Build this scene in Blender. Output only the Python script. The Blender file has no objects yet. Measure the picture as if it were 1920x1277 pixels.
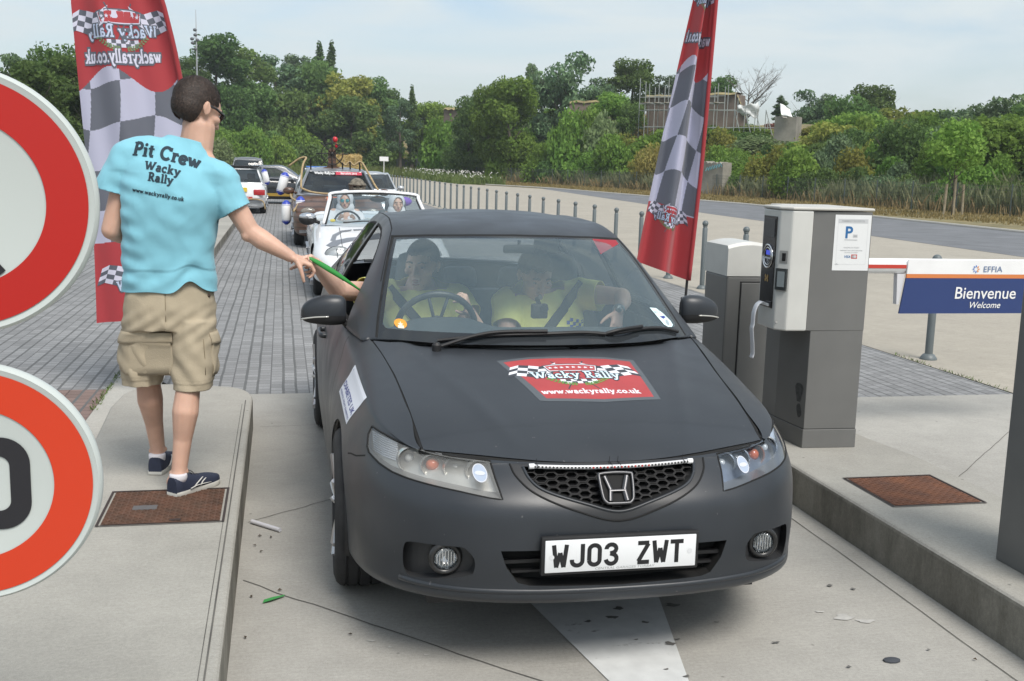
import bpy, bmesh, math, random
import numpy as np
from mathutils import Vector, Matrix, Euler, noise
from mathutils.bvhtree import BVHTree
random.seed(7)
SC = bpy.context.scene
COL = SC.collection
R_ = math.radians
PI = math.pi
# ------------------------------------------------------------------ camera
cam_d = bpy.data.cameras.new('camera')
cam = bpy.data.objects.new('camera', cam_d)
COL.objects.link(cam)
SC.camera = cam
cam_d.sensor_width = 36.0
cam_d.sensor_fit = 'HORIZONTAL'
cam_d.lens = 2023.0 / 1920.0 * 36.0
cam_d.clip_end = 3000
cam_d.clip_start = 0.05
def _cam_matrix():
	yaw, pitch, roll = R_(12.14124701978034), R_(9.260407347617681), R_(-1.53)
	f = Vector((math.sin(yaw)*math.cos(pitch), math.cos(yaw)*math.cos(pitch), -math.sin(pitch)))
	r = Vector((math.cos(yaw), -math.sin(yaw), 0))
	d = f.cross(r)
	c, s = math.cos(roll), math.sin(roll)
	r2 = r*c + d*s
	d2 = d*c - r*s
	m = Matrix.Identity(4)
	for i in range(3):
		m[i][0] = r2[i]; m[i][1] = -d2[i]; m[i][2] = -f[i]
	m[2][3] = 1.7
	return m
cam.matrix_world = _cam_matrix()
# ------------------------------------------------------------------ world, sun, exposure
SUN_EL, SUN_AZ = 54.0, 160.0     # azimuth measured from +Y towards +X
wd = bpy.data.worlds.new('World'); SC.world = wd; wd.use_nodes = True
def build_world():
	nt = wd.node_tree; nt.nodes.clear()
	N = nt.nodes.new; L = nt.links.new
	out = N('ShaderNodeOutputWorld'); bg = N('ShaderNodeBackground'); bg.inputs['Strength'].default_value = 0.105
	sky = N('ShaderNodeTexSky'); sky.sky_type = 'NISHITA'; sky.sun_disc = False
	sky.sun_elevation = R_(SUN_EL); sky.sun_rotation = R_(SUN_AZ)
	sky.air_density = 1.0; sky.dust_density = 2.0; sky.ozone_density = 1.0
	tc = N('ShaderNodeTexCoord'); sep = N('ShaderNodeSeparateXYZ'); L(tc.outputs['Generated'], sep.inputs[0])
	# thin cloud veil laid out on the sky direction
	mp = N('ShaderNodeMapping'); mp.inputs['Scale'].default_value = (1.2, 1.2, 7.0); mp.inputs['Rotation'].default_value = (0.1, 0.05, 0.4)
	L(tc.outputs['Generated'], mp.inputs[0])
	nz = N('ShaderNodeTexNoise'); nz.inputs['Scale'].default_value = 2.2; nz.inputs['Detail'].default_value = 7; nz.inputs['Roughness'].default_value = .55
	nz.inputs['Distortion'].default_value = .6
	L(mp.outputs[0], nz.inputs['Vector'])
	cr = N('ShaderNodeValToRGB'); cr.color_ramp.elements[0].position = .36; cr.color_ramp.elements[1].position = .60
	cr.color_ramp.elements[0].color = (.22, .22, .22, 1); cr.color_ramp.elements[1].color = (.97, .97, .97, 1)
	L(nz.outputs[0], cr.inputs[0])
	mix = N('ShaderNodeMixRGB'); mix.inputs[2].default_value = (4.35, 4.80, 4.95, 1)
	L(cr.outputs[0], mix.inputs[0]); L(sky.outputs[0], mix.inputs[1])
	L(mix.outputs[0], bg.inputs['Color']); L(bg.outputs[0], out.inputs[0])
build_world()
sun_d = bpy.data.lights.new('sun', 'SUN'); sun = bpy.data.objects.new('sun', sun_d); COL.objects.link(sun)
sun_d.energy = 2.1; sun_d.angle = R_(26); sun_d.color = (1.0, .955, .89)
_az, _el = R_(SUN_AZ), R_(SUN_EL)
sun.rotation_euler = Vector((math.sin(_az)*math.cos(_el), math.cos(_az)*math.cos(_el), math.sin(_el))).to_track_quat('Z', 'Y').to_euler()
SC.view_settings.view_transform = 'Standard'; SC.view_settings.look = 'None'
SC.view_settings.gamma = 1; SC.view_settings.exposure = 0.75
SC.render.engine = 'CYCLES'
SC.cycles.max_bounces = 6; SC.cycles.transparent_max_bounces = 12; SC.cycles.glossy_bounces = 3; SC.cycles.diffuse_bounces = 3
SC.cycles.caustics_reflective = False; SC.cycles.caustics_refractive = False

# ------------------------------------------------------------------ materials
def srgb(r, g, b):
	f = lambda c: ((c/255.0)/12.92) if c/255.0 <= .04045 else (((c/255.0)+.055)/1.055)**2.4
	return (f(r), f(g), f(b))
MATS = {}
def M(name, col=(.5, .5, .5), rough=.6, metal=0.0, var=0.0, vscale=8.0, bump=0.0, bscale=60.0, spec=.5, coat=0.0, emit=None,
      col2=None, stain=0.0, sscale=1.5, objvar=0.0, detail=4, rvar=0.0, vec='Object', sheen=0.0, sub=0.0):
	"""procedural principled material: base colour with noise variation, broad stains, bump"""
	if name in MATS: return MATS[name]
	m = bpy.data.materials.new(name); MATS[name] = m; m.use_nodes = True
	nt = m.node_tree; b = nt.nodes['Principled BSDF']; N = nt.nodes.new; L = nt.links.new
	b.inputs['Roughness'].default_value = rough; b.inputs['Metallic'].default_value = metal
	b.inputs['Specular IOR Level'].default_value = spec; b.inputs['Coat Weight'].default_value = coat
	b.inputs['Coat Roughness'].default_value = .05
	b.inputs['Sheen Weight'].default_value = sheen
	if sub:
		b.inputs['Subsurface Weight'].default_value = sub; b.inputs['Subsurface Radius'].default_value = (.02, .008, .004)
		b.inputs['Subsurface Scale'].default_value = .5
	b.inputs['Base Color'].default_value = (*col, 1)
	tc = N('ShaderNodeTexCoord')
	cur = None
	if var or col2:
		nz = N('ShaderNodeTexNoise'); nz.inputs['Scale'].default_value = vscale; nz.inputs['Detail'].default_value = detail
		L(tc.outputs[vec], nz.inputs['Vector'])
		cr = N('ShaderNodeValToRGB'); cr.color_ramp.elements[0].position = .32; cr.color_ramp.elements[1].position = .68
		c2 = col2 if col2 else tuple(min(1, c*(1+var)) for c in col)
		c1 = col if col2 else tuple(c*(1-var) for c in col)
		cr.color_ramp.elements[0].color = (*c1, 1); cr.color_ramp.elements[1].color = (*c2, 1)
		L(nz.outputs[0], cr.inputs[0]); cur = cr.outputs[0]
	if stain:
		nz = N('ShaderNodeTexNoise'); nz.inputs['Scale'].default_value = sscale; nz.inputs['Detail'].default_value = 6; nz.inputs['Roughness'].default_value = .65
		L(tc.outputs[vec], nz.inputs['Vector'])
		cr = N('ShaderNodeValToRGB'); cr.color_ramp.elements[0].position = .35; cr.color_ramp.elements[1].position = .7
		cr.color_ramp.elements[0].color = (1-stain, 1-stain, 1-stain, 1); cr.color_ramp.elements[1].color = (1+stain*.5,)*3+(1,)
		L(nz.outputs[0], cr.inputs[0])
		mx = N('ShaderNodeMixRGB'); mx.blend_type = 'MULTIPLY'; mx.inputs[0].default_value = 1
		if cur: L(cur, mx.inputs[1])
		else: mx.inputs[1].default_value = (*col, 1)
		L(cr.outputs[0], mx.inputs[2]); cur = mx.outputs[0]
	if objvar:
		oi = N('ShaderNodeObjectInfo'); hs = N('ShaderNodeHueSaturation')
		mr = N('ShaderNodeMapRange'); mr.inputs[3].default_value = 1-objvar; mr.inputs[4].default_value = 1+objvar
		L(oi.outputs['Random'], mr.inputs[0]); L(mr.outputs[0], hs.inputs['Value'])
		mr2 = N('ShaderNodeMapRange'); mr2.inputs[3].default_value = .5-objvar*.06; mr2.inputs[4].default_value = .5+objvar*.06
		ml = N('ShaderNodeMath'); ml.operation = 'FRACT'; mm = N('ShaderNodeMath'); mm.operation = 'MULTIPLY'; mm.inputs[1].default_value = 7.31
		L(oi.outputs['Random'], mm.inputs[0]); L(mm.outputs[0], ml.inputs[0]); L(ml.outputs[0], mr2.inputs[0]); L(mr2.outputs[0], hs.inputs['Hue'])
		if cur: L(cur, hs.inputs['Color'])
		else: hs.inputs['Color'].default_value = (*col, 1)
		cur = hs.outputs[0]
	if cur: L(cur, b.inputs['Base Color'])
	if rvar:
		nz = N('ShaderNodeTexNoise'); nz.inputs['Scale'].default_value = 5; nz.inputs['Detail'].default_value = 5
		L(tc.outputs[vec], nz.inputs['Vector'])
		mr = N('ShaderNodeMapRange'); mr.inputs[1].default_value = .3; mr.inputs[2].default_value = .7
		mr.inputs[3].default_value = rough-rvar; mr.inputs[4].default_value = rough+rvar
		L(nz.outputs[0], mr.inputs[0]); L(mr.outputs[0], b.inputs['Roughness'])
	if bump:
		nz = N('ShaderNodeTexNoise'); nz.inputs['Scale'].default_value = bscale; nz.inputs['Detail'].default_value = 5
		L(tc.outputs[vec], nz.inputs['Vector'])
		bp = N('ShaderNodeBump'); bp.inputs['Strength'].default_value = bump; bp.inputs['Distance'].default_value = .01
		L(nz.outputs[0], bp.inputs['Height']); L(bp.outputs[0], b.inputs['Normal'])
	if emit:
		b.inputs['Emission Color'].default_value = (*emit[0], 1); b.inputs['Emission Strength'].default_value = emit[1]
	return m
def glass(name, tint=(.8, .88, .88), refl=1.0, haze=0.0, ior=1.5, hazecol=(.45, .55, .6)):
	"""thin clear pane: transparent tint under a fresnel reflection, with an even diffuse veil that paints a sky wash into the windscreen"""
	if name in MATS: return MATS[name]
	m = bpy.data.materials.new(name); MATS[name] = m; m.use_nodes = True
	nt = m.node_tree; nt.nodes.clear(); N = nt.nodes.new; L = nt.links.new
	o = N('ShaderNodeOutputMaterial'); t = N('ShaderNodeBsdfTransparent'); t.inputs[0].default_value = (*tint, 1)
	g = N('ShaderNodeBsdfGlossy'); g.inputs['Roughness'].default_value = .03
	f = N('ShaderNodeFresnel'); f.inputs[0].default_value = ior
	mu = N('ShaderNodeMath'); mu.operation = 'MULTIPLY'; mu.inputs[1].default_value = refl; mu.use_clamp = True
	L(f.outputs[0], mu.inputs[0]); mx = N('ShaderNodeMixShader'); L(mu.outputs[0], mx.inputs[0])
	base = t.outputs[0]
	if haze:
		d = N('ShaderNodeBsdfDiffuse'); d.inputs[0].default_value = (*hazecol, 1); m2 = N('ShaderNodeMixShader'); m2.inputs[0].default_value = haze
		L(t.outputs[0], m2.inputs[1]); L(d.outputs[0], m2.inputs[2]); base = m2.outputs[0]
	L(base, mx.inputs[1]); L(g.outputs[0], mx.inputs[2]); L(mx.outputs[0], o.inputs[0])
	return m

# ------------------------------------------------------------------ object helpers
def thing(name, label, cat, loc=(0, 0, 0), rz=0.0, group=None):
	o = bpy.data.objects.new(name, None); COL.objects.link(o); o.empty_display_size = .1
	o.location = loc; o.rotation_euler = (0, 0, rz); o['label'] = label; o['category'] = cat
	if group: o['group'] = group
	return o
def tag(o, label=None, cat=None, group=None, kind=None):
	if label: o['label'] = label
	if cat: o['category'] = cat
	if group: o['group'] = group
	if kind: o['kind'] = kind
	return o
def struct(o): o['kind'] = 'structure'; return o
def link_mesh(name, me, mats, parent=None, smooth=False, auto=None):
	if not isinstance(mats, (list, tuple)): mats = [mats]
	for m in mats: me.materials.append(m)
	if smooth or auto:
		me.polygons.foreach_set('use_smooth', [True]*len(me.polygons))
	if auto:
		me.set_sharp_from_angle(angle=R_(auto))
	o = bpy.data.objects.new(name, me); COL.objects.link(o)
	if parent: o.parent = parent
	return o
def mk(name, verts, faces, mat, parent=None, smooth=False, auto=None, mi=None):
	me = bpy.data.meshes.new(name); me.from_pydata([tuple(v) for v in verts], [], faces)
	if mi is not None: me.polygons.foreach_set('material_index', mi)
	me.update(); return link_mesh(name, me, mat, parent, smooth, auto)
def from_bm(name, bm, mat, parent=None, smooth=False, auto=None):
	me = bpy.data.meshes.new(name); bm.to_mesh(me); bm.free(); me.update()
	return link_mesh(name, me, mat, parent, smooth, auto)
def kids(o): return [c for c in COL.objects if c.parent == o]
def copy_tree(o, children, parent=None):
	c = o.copy(); COL.objects.link(c); c.parent = parent
	for ch in children.get(o, ()): copy_tree(ch, children, c)
	return c
def child_map(root):
	cm = {}
	for ob in COL.objects:
		if ob.parent: cm.setdefault(ob.parent, []).append(ob)
	return cm
def spline(P, n, knots=None, dup=None):
	"""natural cubic spline through points P (k,d) sampled at n positions"""
	P = np.asarray(P, float); k = len(P)
	if knots is None:
		d = np.linalg.norm(np.diff(P.reshape(k, -1), axis=0), axis=1)**.5; knots = np.concatenate([[0], np.cumsum(np.maximum(d, 1e-6))])
	t = np.linspace(knots[0], knots[-1], n) if np.isscalar(n) else np.asarray(n)
	sh = P.shape[1:]; Q = P.reshape(k, -1); h = np.diff(knots)
	A = np.zeros((k, k)); Bm = np.zeros((k, Q.shape[1])); A[0, 0] = A[-1, -1] = 1
	for i in range(1, k-1):
		A[i, i-1] = h[i-1]; A[i, i] = 2*(h[i-1]+h[i]); A[i, i+1] = h[i]
		Bm[i] = 6*((Q[i+1]-Q[i])/h[i]-(Q[i]-Q[i-1])/h[i-1])
	m = np.linalg.solve(A, Bm)
	i = np.clip(np.searchsorted(knots, t, side='right')-1, 0, k-2); x = t-knots[i]; hi = h[i]
	a = (hi-x)[:, None]; b = x[:, None]; hh = hi[:, None]
	r = m[i]*a**3/(6*hh)+m[i+1]*b**3/(6*hh)+(Q[i]/hh-m[i]*hh/6)*a+(Q[i+1]/hh-m[i+1]*hh/6)*b
	return r.reshape((len(t),)+sh)
def catmull(pts, n=8, closed=False):
	"""centripetal-ish smooth polyline through points"""
	P = [Vector(p) for p in pts]; out = []
	m = len(P); rng = range(m if closed else m-1)
	for i in rng:
		p1, p2 = P[i], P[(i+1) % m]
		p0 = P[(i-1) % m] if (closed or i > 0) else p1*2-p2
		p3 = P[(i+2) % m] if (closed or i+2 < m) else p2*2-p1
		for j in range(n):
			t = j/n
			out.append(.5*((2*p1)+(p2-p0)*t+(2*p0-5*p1+4*p2-p3)*t*t+(3*p1-p0-3*p2+p3)*t**3))
	if not closed: out.append(P[-1])
	return out
class MB:
	"""collects shapes into one mesh"""
	def __init__(s): s.v = []; s.f = []; s.mi = []; s.m = 0
	def add(s, vs, fs):
		o = len(s.v); s.v += [tuple(v) for v in vs]; s.f += [tuple(i+o for i in f) for f in fs]; s.mi += [s.m]*len(fs); return s
	def box(s, c, size, rot=None, taper=1.0, bev=0.0):
		hx, hy, hz = size[0]/2, size[1]/2, size[2]/2
		if bev:
			bm = bmesh.new(); bmesh.ops.create_cube(bm, size=1)
			for v in bm.verts: v.co = Vector((v.co.x*size[0]*(taper if v.co.z > 0 else 1), v.co.y*size[1]*(taper if v.co.z > 0 else 1), v.co.z*size[2]))
			bmesh.ops.bevel(bm, geom=bm.edges[:], offset=bev, segments=2, affect='EDGES', profile=.5)
			bm.verts.ensure_lookup_table(); bm.verts.index_update()
			vs = [v.co.copy() for v in bm.verts]; fs = [[v.index for v in f.verts] for f in bm.faces]; bm.free()
		else:
			vs = [Vector((x*hx*(taper if z > 0 else 1), y*hy*(taper if z > 0 else 1), z*hz)) for z in (-1, 1) for y in (-1, 1) for x in (-1, 1)]
			fs = [(0, 2, 3, 1), (4, 5, 7, 6), (0, 1, 5, 4), (1, 3, 7, 5), (3, 2, 6, 7), (2, 0, 4, 6)]
		if rot is not None:
			r = rot if isinstance(rot, Matrix) else Euler(rot).to_matrix(); vs = [r @ v for v in vs]
		c = Vector(c); return s.add([v+c for v in vs], fs)
	def span(s, a, b, bev=0.0):
		a, b = Vector(a), Vector(b); return s.box((a+b)/2, b-a, bev=bev)
	def tube(s, pts, r, n=10, closed=False, cap=True, flat=None, up=None):
		P = [Vector(p) for p in pts]; m = len(P); rs = r if isinstance(r, (list, tuple, np.ndarray)) else [r]*m
		prev = None; base = len(s.v); vs = []
		for i, p in enumerate(P):
			if closed: t = P[(i+1) % m]-P[i-1]
			else: t = P[min(i+1, m-1)]-P[max(i-1, 0)]
			t = t.normalized() if t.length > 1e-9 else Vector((0, 0, 1))
			if prev is None:
				a = Vector(up) if up else (Vector((0, 0, 1)) if abs(t.z) < .9 else Vector((1, 0, 0)))
				u = t.cross(a).normalized()
			else:
				u = (prev-t*prev.dot(t)); u = u.normalized() if u.length > 1e-9 else t.orthogonal().normalized()
			prev = u; w = t.cross(u)
			rr = rs[i]; ra, rb = (rr if isinstance(rr, (tuple, list)) else (rr, rr if flat is None else rr*flat))
			for k in range(n):
				an = 2*PI*k/n; vs.append(p+u*(math.cos(an)*ra)+w*(math.sin(an)*rb))
		fs = []
		for i in range(m if closed else m-1):
			a = i*n; b = ((i+1) % m)*n
			for k in range(n): fs.append((a+k, a+(k+1) % n, b+(k+1) % n, b+k))
		if cap and not closed: fs.append(tuple(range(n))[::-1]); fs.append(tuple((m-1)*n+k for k in range(n)))
		return s.add(vs, fs)
	def lathe(s, prof, c=(0, 0, 0), axis='Z', n=20, rot=None, cap=True):
		"""prof = [(r, h)] around the axis"""
		vs = []; fs = []
		for r, h in prof:
			for k in range(n):
				an = 2*PI*k/n; x, y = r*math.cos(an), r*math.sin(an)
				v = {'Z': (x, y, h), 'Y': (x, h, -y), 'X': (h, x, y)}[axis]; vs.append(Vector(v))
		for i in range(len(prof)-1):
			for k in range(n): fs.append((i*n+k, i*n+(k+1) % n, (i+1)*n+(k+1) % n, (i+1)*n+k))
		if cap: fs.append(tuple(range(n))[::-1]); fs.append(tuple((len(prof)-1)*n+k for k in range(n)))
		if rot is not None:
			r_ = rot if isinstance(rot, Matrix) else Euler(rot).to_matrix(); vs = [r_ @ v for v in vs]
		c = Vector(c); return s.add([v+c for v in vs], fs)
	def ball(s, c, r, n=12, m=8, rot=None):
		rx, ry, rz = (r if isinstance(r, (tuple, list)) else (r, r, r)); vs = []; fs = []
		for i in range(1, m):
			th = PI*i/m
			for k in range(n):
				an = 2*PI*k/n; vs.append(Vector((rx*math.sin(th)*math.cos(an), ry*math.sin(th)*math.sin(an), rz*math.cos(th))))
		vs.append(Vector((0, 0, rz))); vs.append(Vector((0, 0, -rz))); T = len(vs)-2; B = T+1
		for i in range(m-2):
			for k in range(n): fs.append((i*n+k, (i+1)*n+k, (i+1)*n+(k+1) % n, i*n+(k+1) % n))
		for k in range(n): fs.append((T, k, (k+1) % n)); fs.append((B, (m-2)*n+(k+1) % n, (m-2)*n+k))
		if rot is not None:
			r_ = rot if isinstance(rot, Matrix) else Euler(rot).to_matrix(); vs = [r_ @ v for v in vs]
		c = Vector(c); return s.add([v+c for v in vs], fs)
	def prism(s, poly, a, b, axis='Z'):
		"""2D outline extruded from a to b; axis Z: (x,y), Y: (x,z), X: (y,z)"""
		f = {'Z': lambda p, h: (p[0], p[1], h), 'Y': lambda p, h: (p[0], h, p[1]), 'X': lambda p, h: (h, p[0], p[1])}[axis]
		n = len(poly); vs = [f(p, a) for p in poly]+[f(p, b) for p in poly]
		fs = [tuple(range(n))[::-1], tuple(range(n, 2*n))]+[(i, (i+1) % n, n+(i+1) % n, n+i) for i in range(n)]
		return s.add(vs, fs)
	def grid(s, G, closed_u=False):
		"""G[i][j] points"""
		a = len(G); b = len(G[0]); vs = [tuple(p) for row in G for p in row]; fs = []
		for i in range(a-1):
			for j in range(b if closed_u else b-1): fs.append((i*b+j, i*b+(j+1) % b, (i+1)*b+(j+1) % b, (i+1)*b+j))
		return s.add(vs, fs)
	def build(s, name, mat, parent=None, smooth=False, auto=None, off=None, fixn=True):
		vs = s.v if off is None else [(v[0]-off[0], v[1]-off[1], v[2]-off[2]) for v in s.v]
		me = bpy.data.meshes.new(name); me.from_pydata(vs, [], s.f); me.polygons.foreach_set('material_index', s.mi); me.update()
		if fixn:
			bm = bmesh.new(); bm.from_mesh(me); bmesh.ops.recalc_face_normals(bm, faces=bm.faces[:]); bm.to_mesh(me); bm.free()
		return link_mesh(name, me, mat, parent, smooth, auto)
def inpoly(x, y, poly):
	c = False; n = len(poly); j = n-1
	for i in range(n):
		xi, yi = poly[i]; xj, yj = poly[j]
		if ((yi > y) != (yj > y)) and (x < (xj-xi)*(y-yi)/(yj-yi)+xi): c = not c
		j = i
	return c
AX = {'X': (1, 2), 'Y': (0, 2), 'Z': (0, 1)}
def stencil(bm, poly, axis, filt=lambda c: True, mi=None):
	"""cut the outline poly (seen along axis) into the mesh; return the faces inside it"""
	iu, iv = AX[axis]; n = len(poly)
	for k in range(n):
		p, q = poly[k], poly[(k+1) % n]
		if abs(p[0]-q[0])+abs(p[1]-q[1]) < 1e-7: continue
		lo = (min(p[0], q[0])-.002, min(p[1], q[1])-.002); hi = (max(p[0], q[0])+.002, max(p[1], q[1])+.002)
		fs = []
		for f in bm.faces:
			us = [v.co[iu] for v in f.verts]; vs = [v.co[iv] for v in f.verts]
			if max(us) < lo[0] or min(us) > hi[0] or max(vs) < lo[1] or min(vs) > hi[1]: continue
			if filt(f.calc_center_median()): fs.append(f)
		if not fs: continue
		co = [0, 0, 0]; co[iu], co[iv] = p; no = [0, 0, 0]; no[iu] = -(q[1]-p[1]); no[iv] = q[0]-p[0]
		geom = list({v for f in fs for v in f.verts})+list({e for f in fs for e in f.edges})+fs
		bmesh.ops.bisect_plane(bm, geom=geom, dist=1e-6, plane_co=co, plane_no=Vector(no).normalized())
	res = []
	for f in bm.faces:
		c = f.calc_center_median()
		if inpoly(c[iu], c[iv], poly) and filt(c): res.append(f)
	if mi is not None:
		for f in res: f.material_index = mi
	return res
def detach(bm, faces):
	"""faces moved out of bm into a new bmesh"""
	nb = bmesh.new(); mp = {}
	for f in faces:
		vs = []
		for v in f.verts:
			if v not in mp: mp[v] = nb.verts.new(v.co)
			vs.append(mp[v])
		try: nf = nb.faces.new(vs); nf.material_index = f.material_index; nf.smooth = True
		except ValueError: pass
	bmesh.ops.delete(bm, geom=faces, context='FACES')
	return nb
def strip(line, w):
	"""thin outline polygon round a 2D polyline"""
	L = [Vector((p[0], p[1])) for p in line]; a = []; b = []
	for i, p in enumerate(L):
		t = (L[min(i+1, len(L)-1)]-L[max(i-1, 0)]).normalized(); nn = Vector((-t.y, t.x))*w/2
		a.append(tuple(p+nn)); b.append(tuple(p-nn))
	return a+b[::-1]
# ------------------------------------------------------------------ writing
def text_tris(body, size=1.0, bold=0.0, shear=0.0, align='CENTER', spacing=1.0):
	cu = bpy.data.curves.new('t', 'FONT'); cu.body = body; cu.size = size; cu.offset = bold; cu.shear = shear; cu.align_x = align
	cu.space_character = spacing; cu.resolution_u = 3
	o = bpy.data.objects.new('t', cu); COL.objects.link(o)
	dg = bpy.context.evaluated_depsgraph_get(); me = bpy.data.meshes.new_from_object(o.evaluated_get(dg))
	vs = [v.co.copy() for v in me.vertices]; fs = [tuple(p.vertices) for p in me.polygons]
	bpy.data.objects.remove(o); bpy.data.curves.remove(cu); bpy.data.meshes.remove(me)
	return vs, fs
def decal(name, shapes, fn, mats, parent, step=None, both=0):
	"""flat shapes [(verts2d, faces, material index, layer)] laid on a surface by fn(u, v, lift)"""
	vv = []; ff = []; mi = []
	for vs, fs, m, layer in shapes:
		if step:
			bm = bmesh.new(); bv = [bm.verts.new((v[0], v[1], 0)) for v in vs]
			for f in fs:
				try: bm.faces.new([bv[i] for i in f])
				except ValueError: pass
			xs = [v[0] for v in vs]; ys = [v[1] for v in vs]
			for ax, arr in ((0, xs), (1, ys)):
				a = math.floor(min(arr)/step)*step+step
				while a < max(arr):
					no = [0, 0, 0]; no[ax] = 1; co = [0, 0, 0]; co[ax] = a
					bmesh.ops.bisect_plane(bm, geom=bm.verts[:]+bm.edges[:]+bm.faces[:], plane_co=co, plane_no=no); a += step
			bmesh.ops.triangulate(bm, faces=[f for f in bm.faces if len(f.verts) > 4])
			bm.verts.index_update(); vs = [(v.co.x, v.co.y) for v in bm.verts]; fs = [tuple(v.index for v in f.verts) for f in bm.faces]; bm.free()
		for sgn in ((1, -1) if both else (1,)):
			o = len(vv)
			for v in vs: vv.append(tuple(fn(v[0], v[1], sgn*(layer+(both if both else 0)))))
			for f in fs: ff.append(tuple(i+o for i in f)); mi.append(m)
	return mk(name, vv, ff, mats, parent, smooth=False, mi=mi)
def poly_shape(pts, m=0, layer=.001): return ([(p[0], p[1]) for p in pts], [tuple(range(len(pts)))], m, layer)
def rect_shape(x0, y0, x1, y1, m=0, layer=.001): return poly_shape([(x0, y0), (x1, y0), (x1, y1), (x0, y1)], m, layer)
def ring_shape(cx, cy, r0, r1, m=0, layer=.001, n=40, a0=0, a1=2*PI, sx=1.0):
	vs = []; fs = []
	for k in range(n+1):
		a = a0+(a1-a0)*k/n
		vs += [(cx+r0*math.cos(a)*sx, cy+r0*math.sin(a)), (cx+r1*math.cos(a)*sx, cy+r1*math.sin(a))]
	for k in range(n): fs.append((2*k, 2*k+1, 2*k+3, 2*k+2))
	return (vs, fs, m, layer)
def disc_shape(cx, cy, r, m=0, layer=.001, n=40, sx=1.0): return poly_shape([(cx+r*math.cos(2*PI*k/n)*sx, cy+r*math.sin(2*PI*k/n)) for k in range(n)], m, layer)
def star_shape(cx, cy, r, m=0, layer=.001):
	return poly_shape([(cx+(r if k % 2 == 0 else r*.42)*math.sin(PI*k/5), cy+(r if k % 2 == 0 else r*.42)*math.cos(PI*k/5)) for k in range(10)], m, layer)
def text_shape(body, cx, cy, size, m=0, layer=.001, bold=0.0, shear=0.0, sx=1.0, flip=False, rot=0.0, arc=None, spacing=1.0):
	vs, fs = text_tris(body, size, bold, shear, spacing=spacing); o = []
	for v in vs:
		x, y = v.x*sx*(-1 if flip else 1), v.y
		if arc: y += arc*(x*x)
		c, s = math.cos(rot), math.sin(rot); o.append((cx+x*c-y*s, cy+x*s+y*c))
	return (o, fs, m, layer)
def moved(sh, dx=0, dy=0, sc=1.0, rot=0.0, flip=False):
	vs, fs, m, l = sh; c, s = math.cos(rot), math.sin(rot); out = []
	for x, y in vs:
		x *= sc*(-1 if flip else 1); y *= sc; out.append((dx+x*c-y*s, dy+x*s+y*c))
	return (out, fs, m, l)
def sol(o, t):
	m = o.modifiers.new('thickness', 'SOLIDIFY'); m.thickness = abs(t); m.offset = -1
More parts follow.
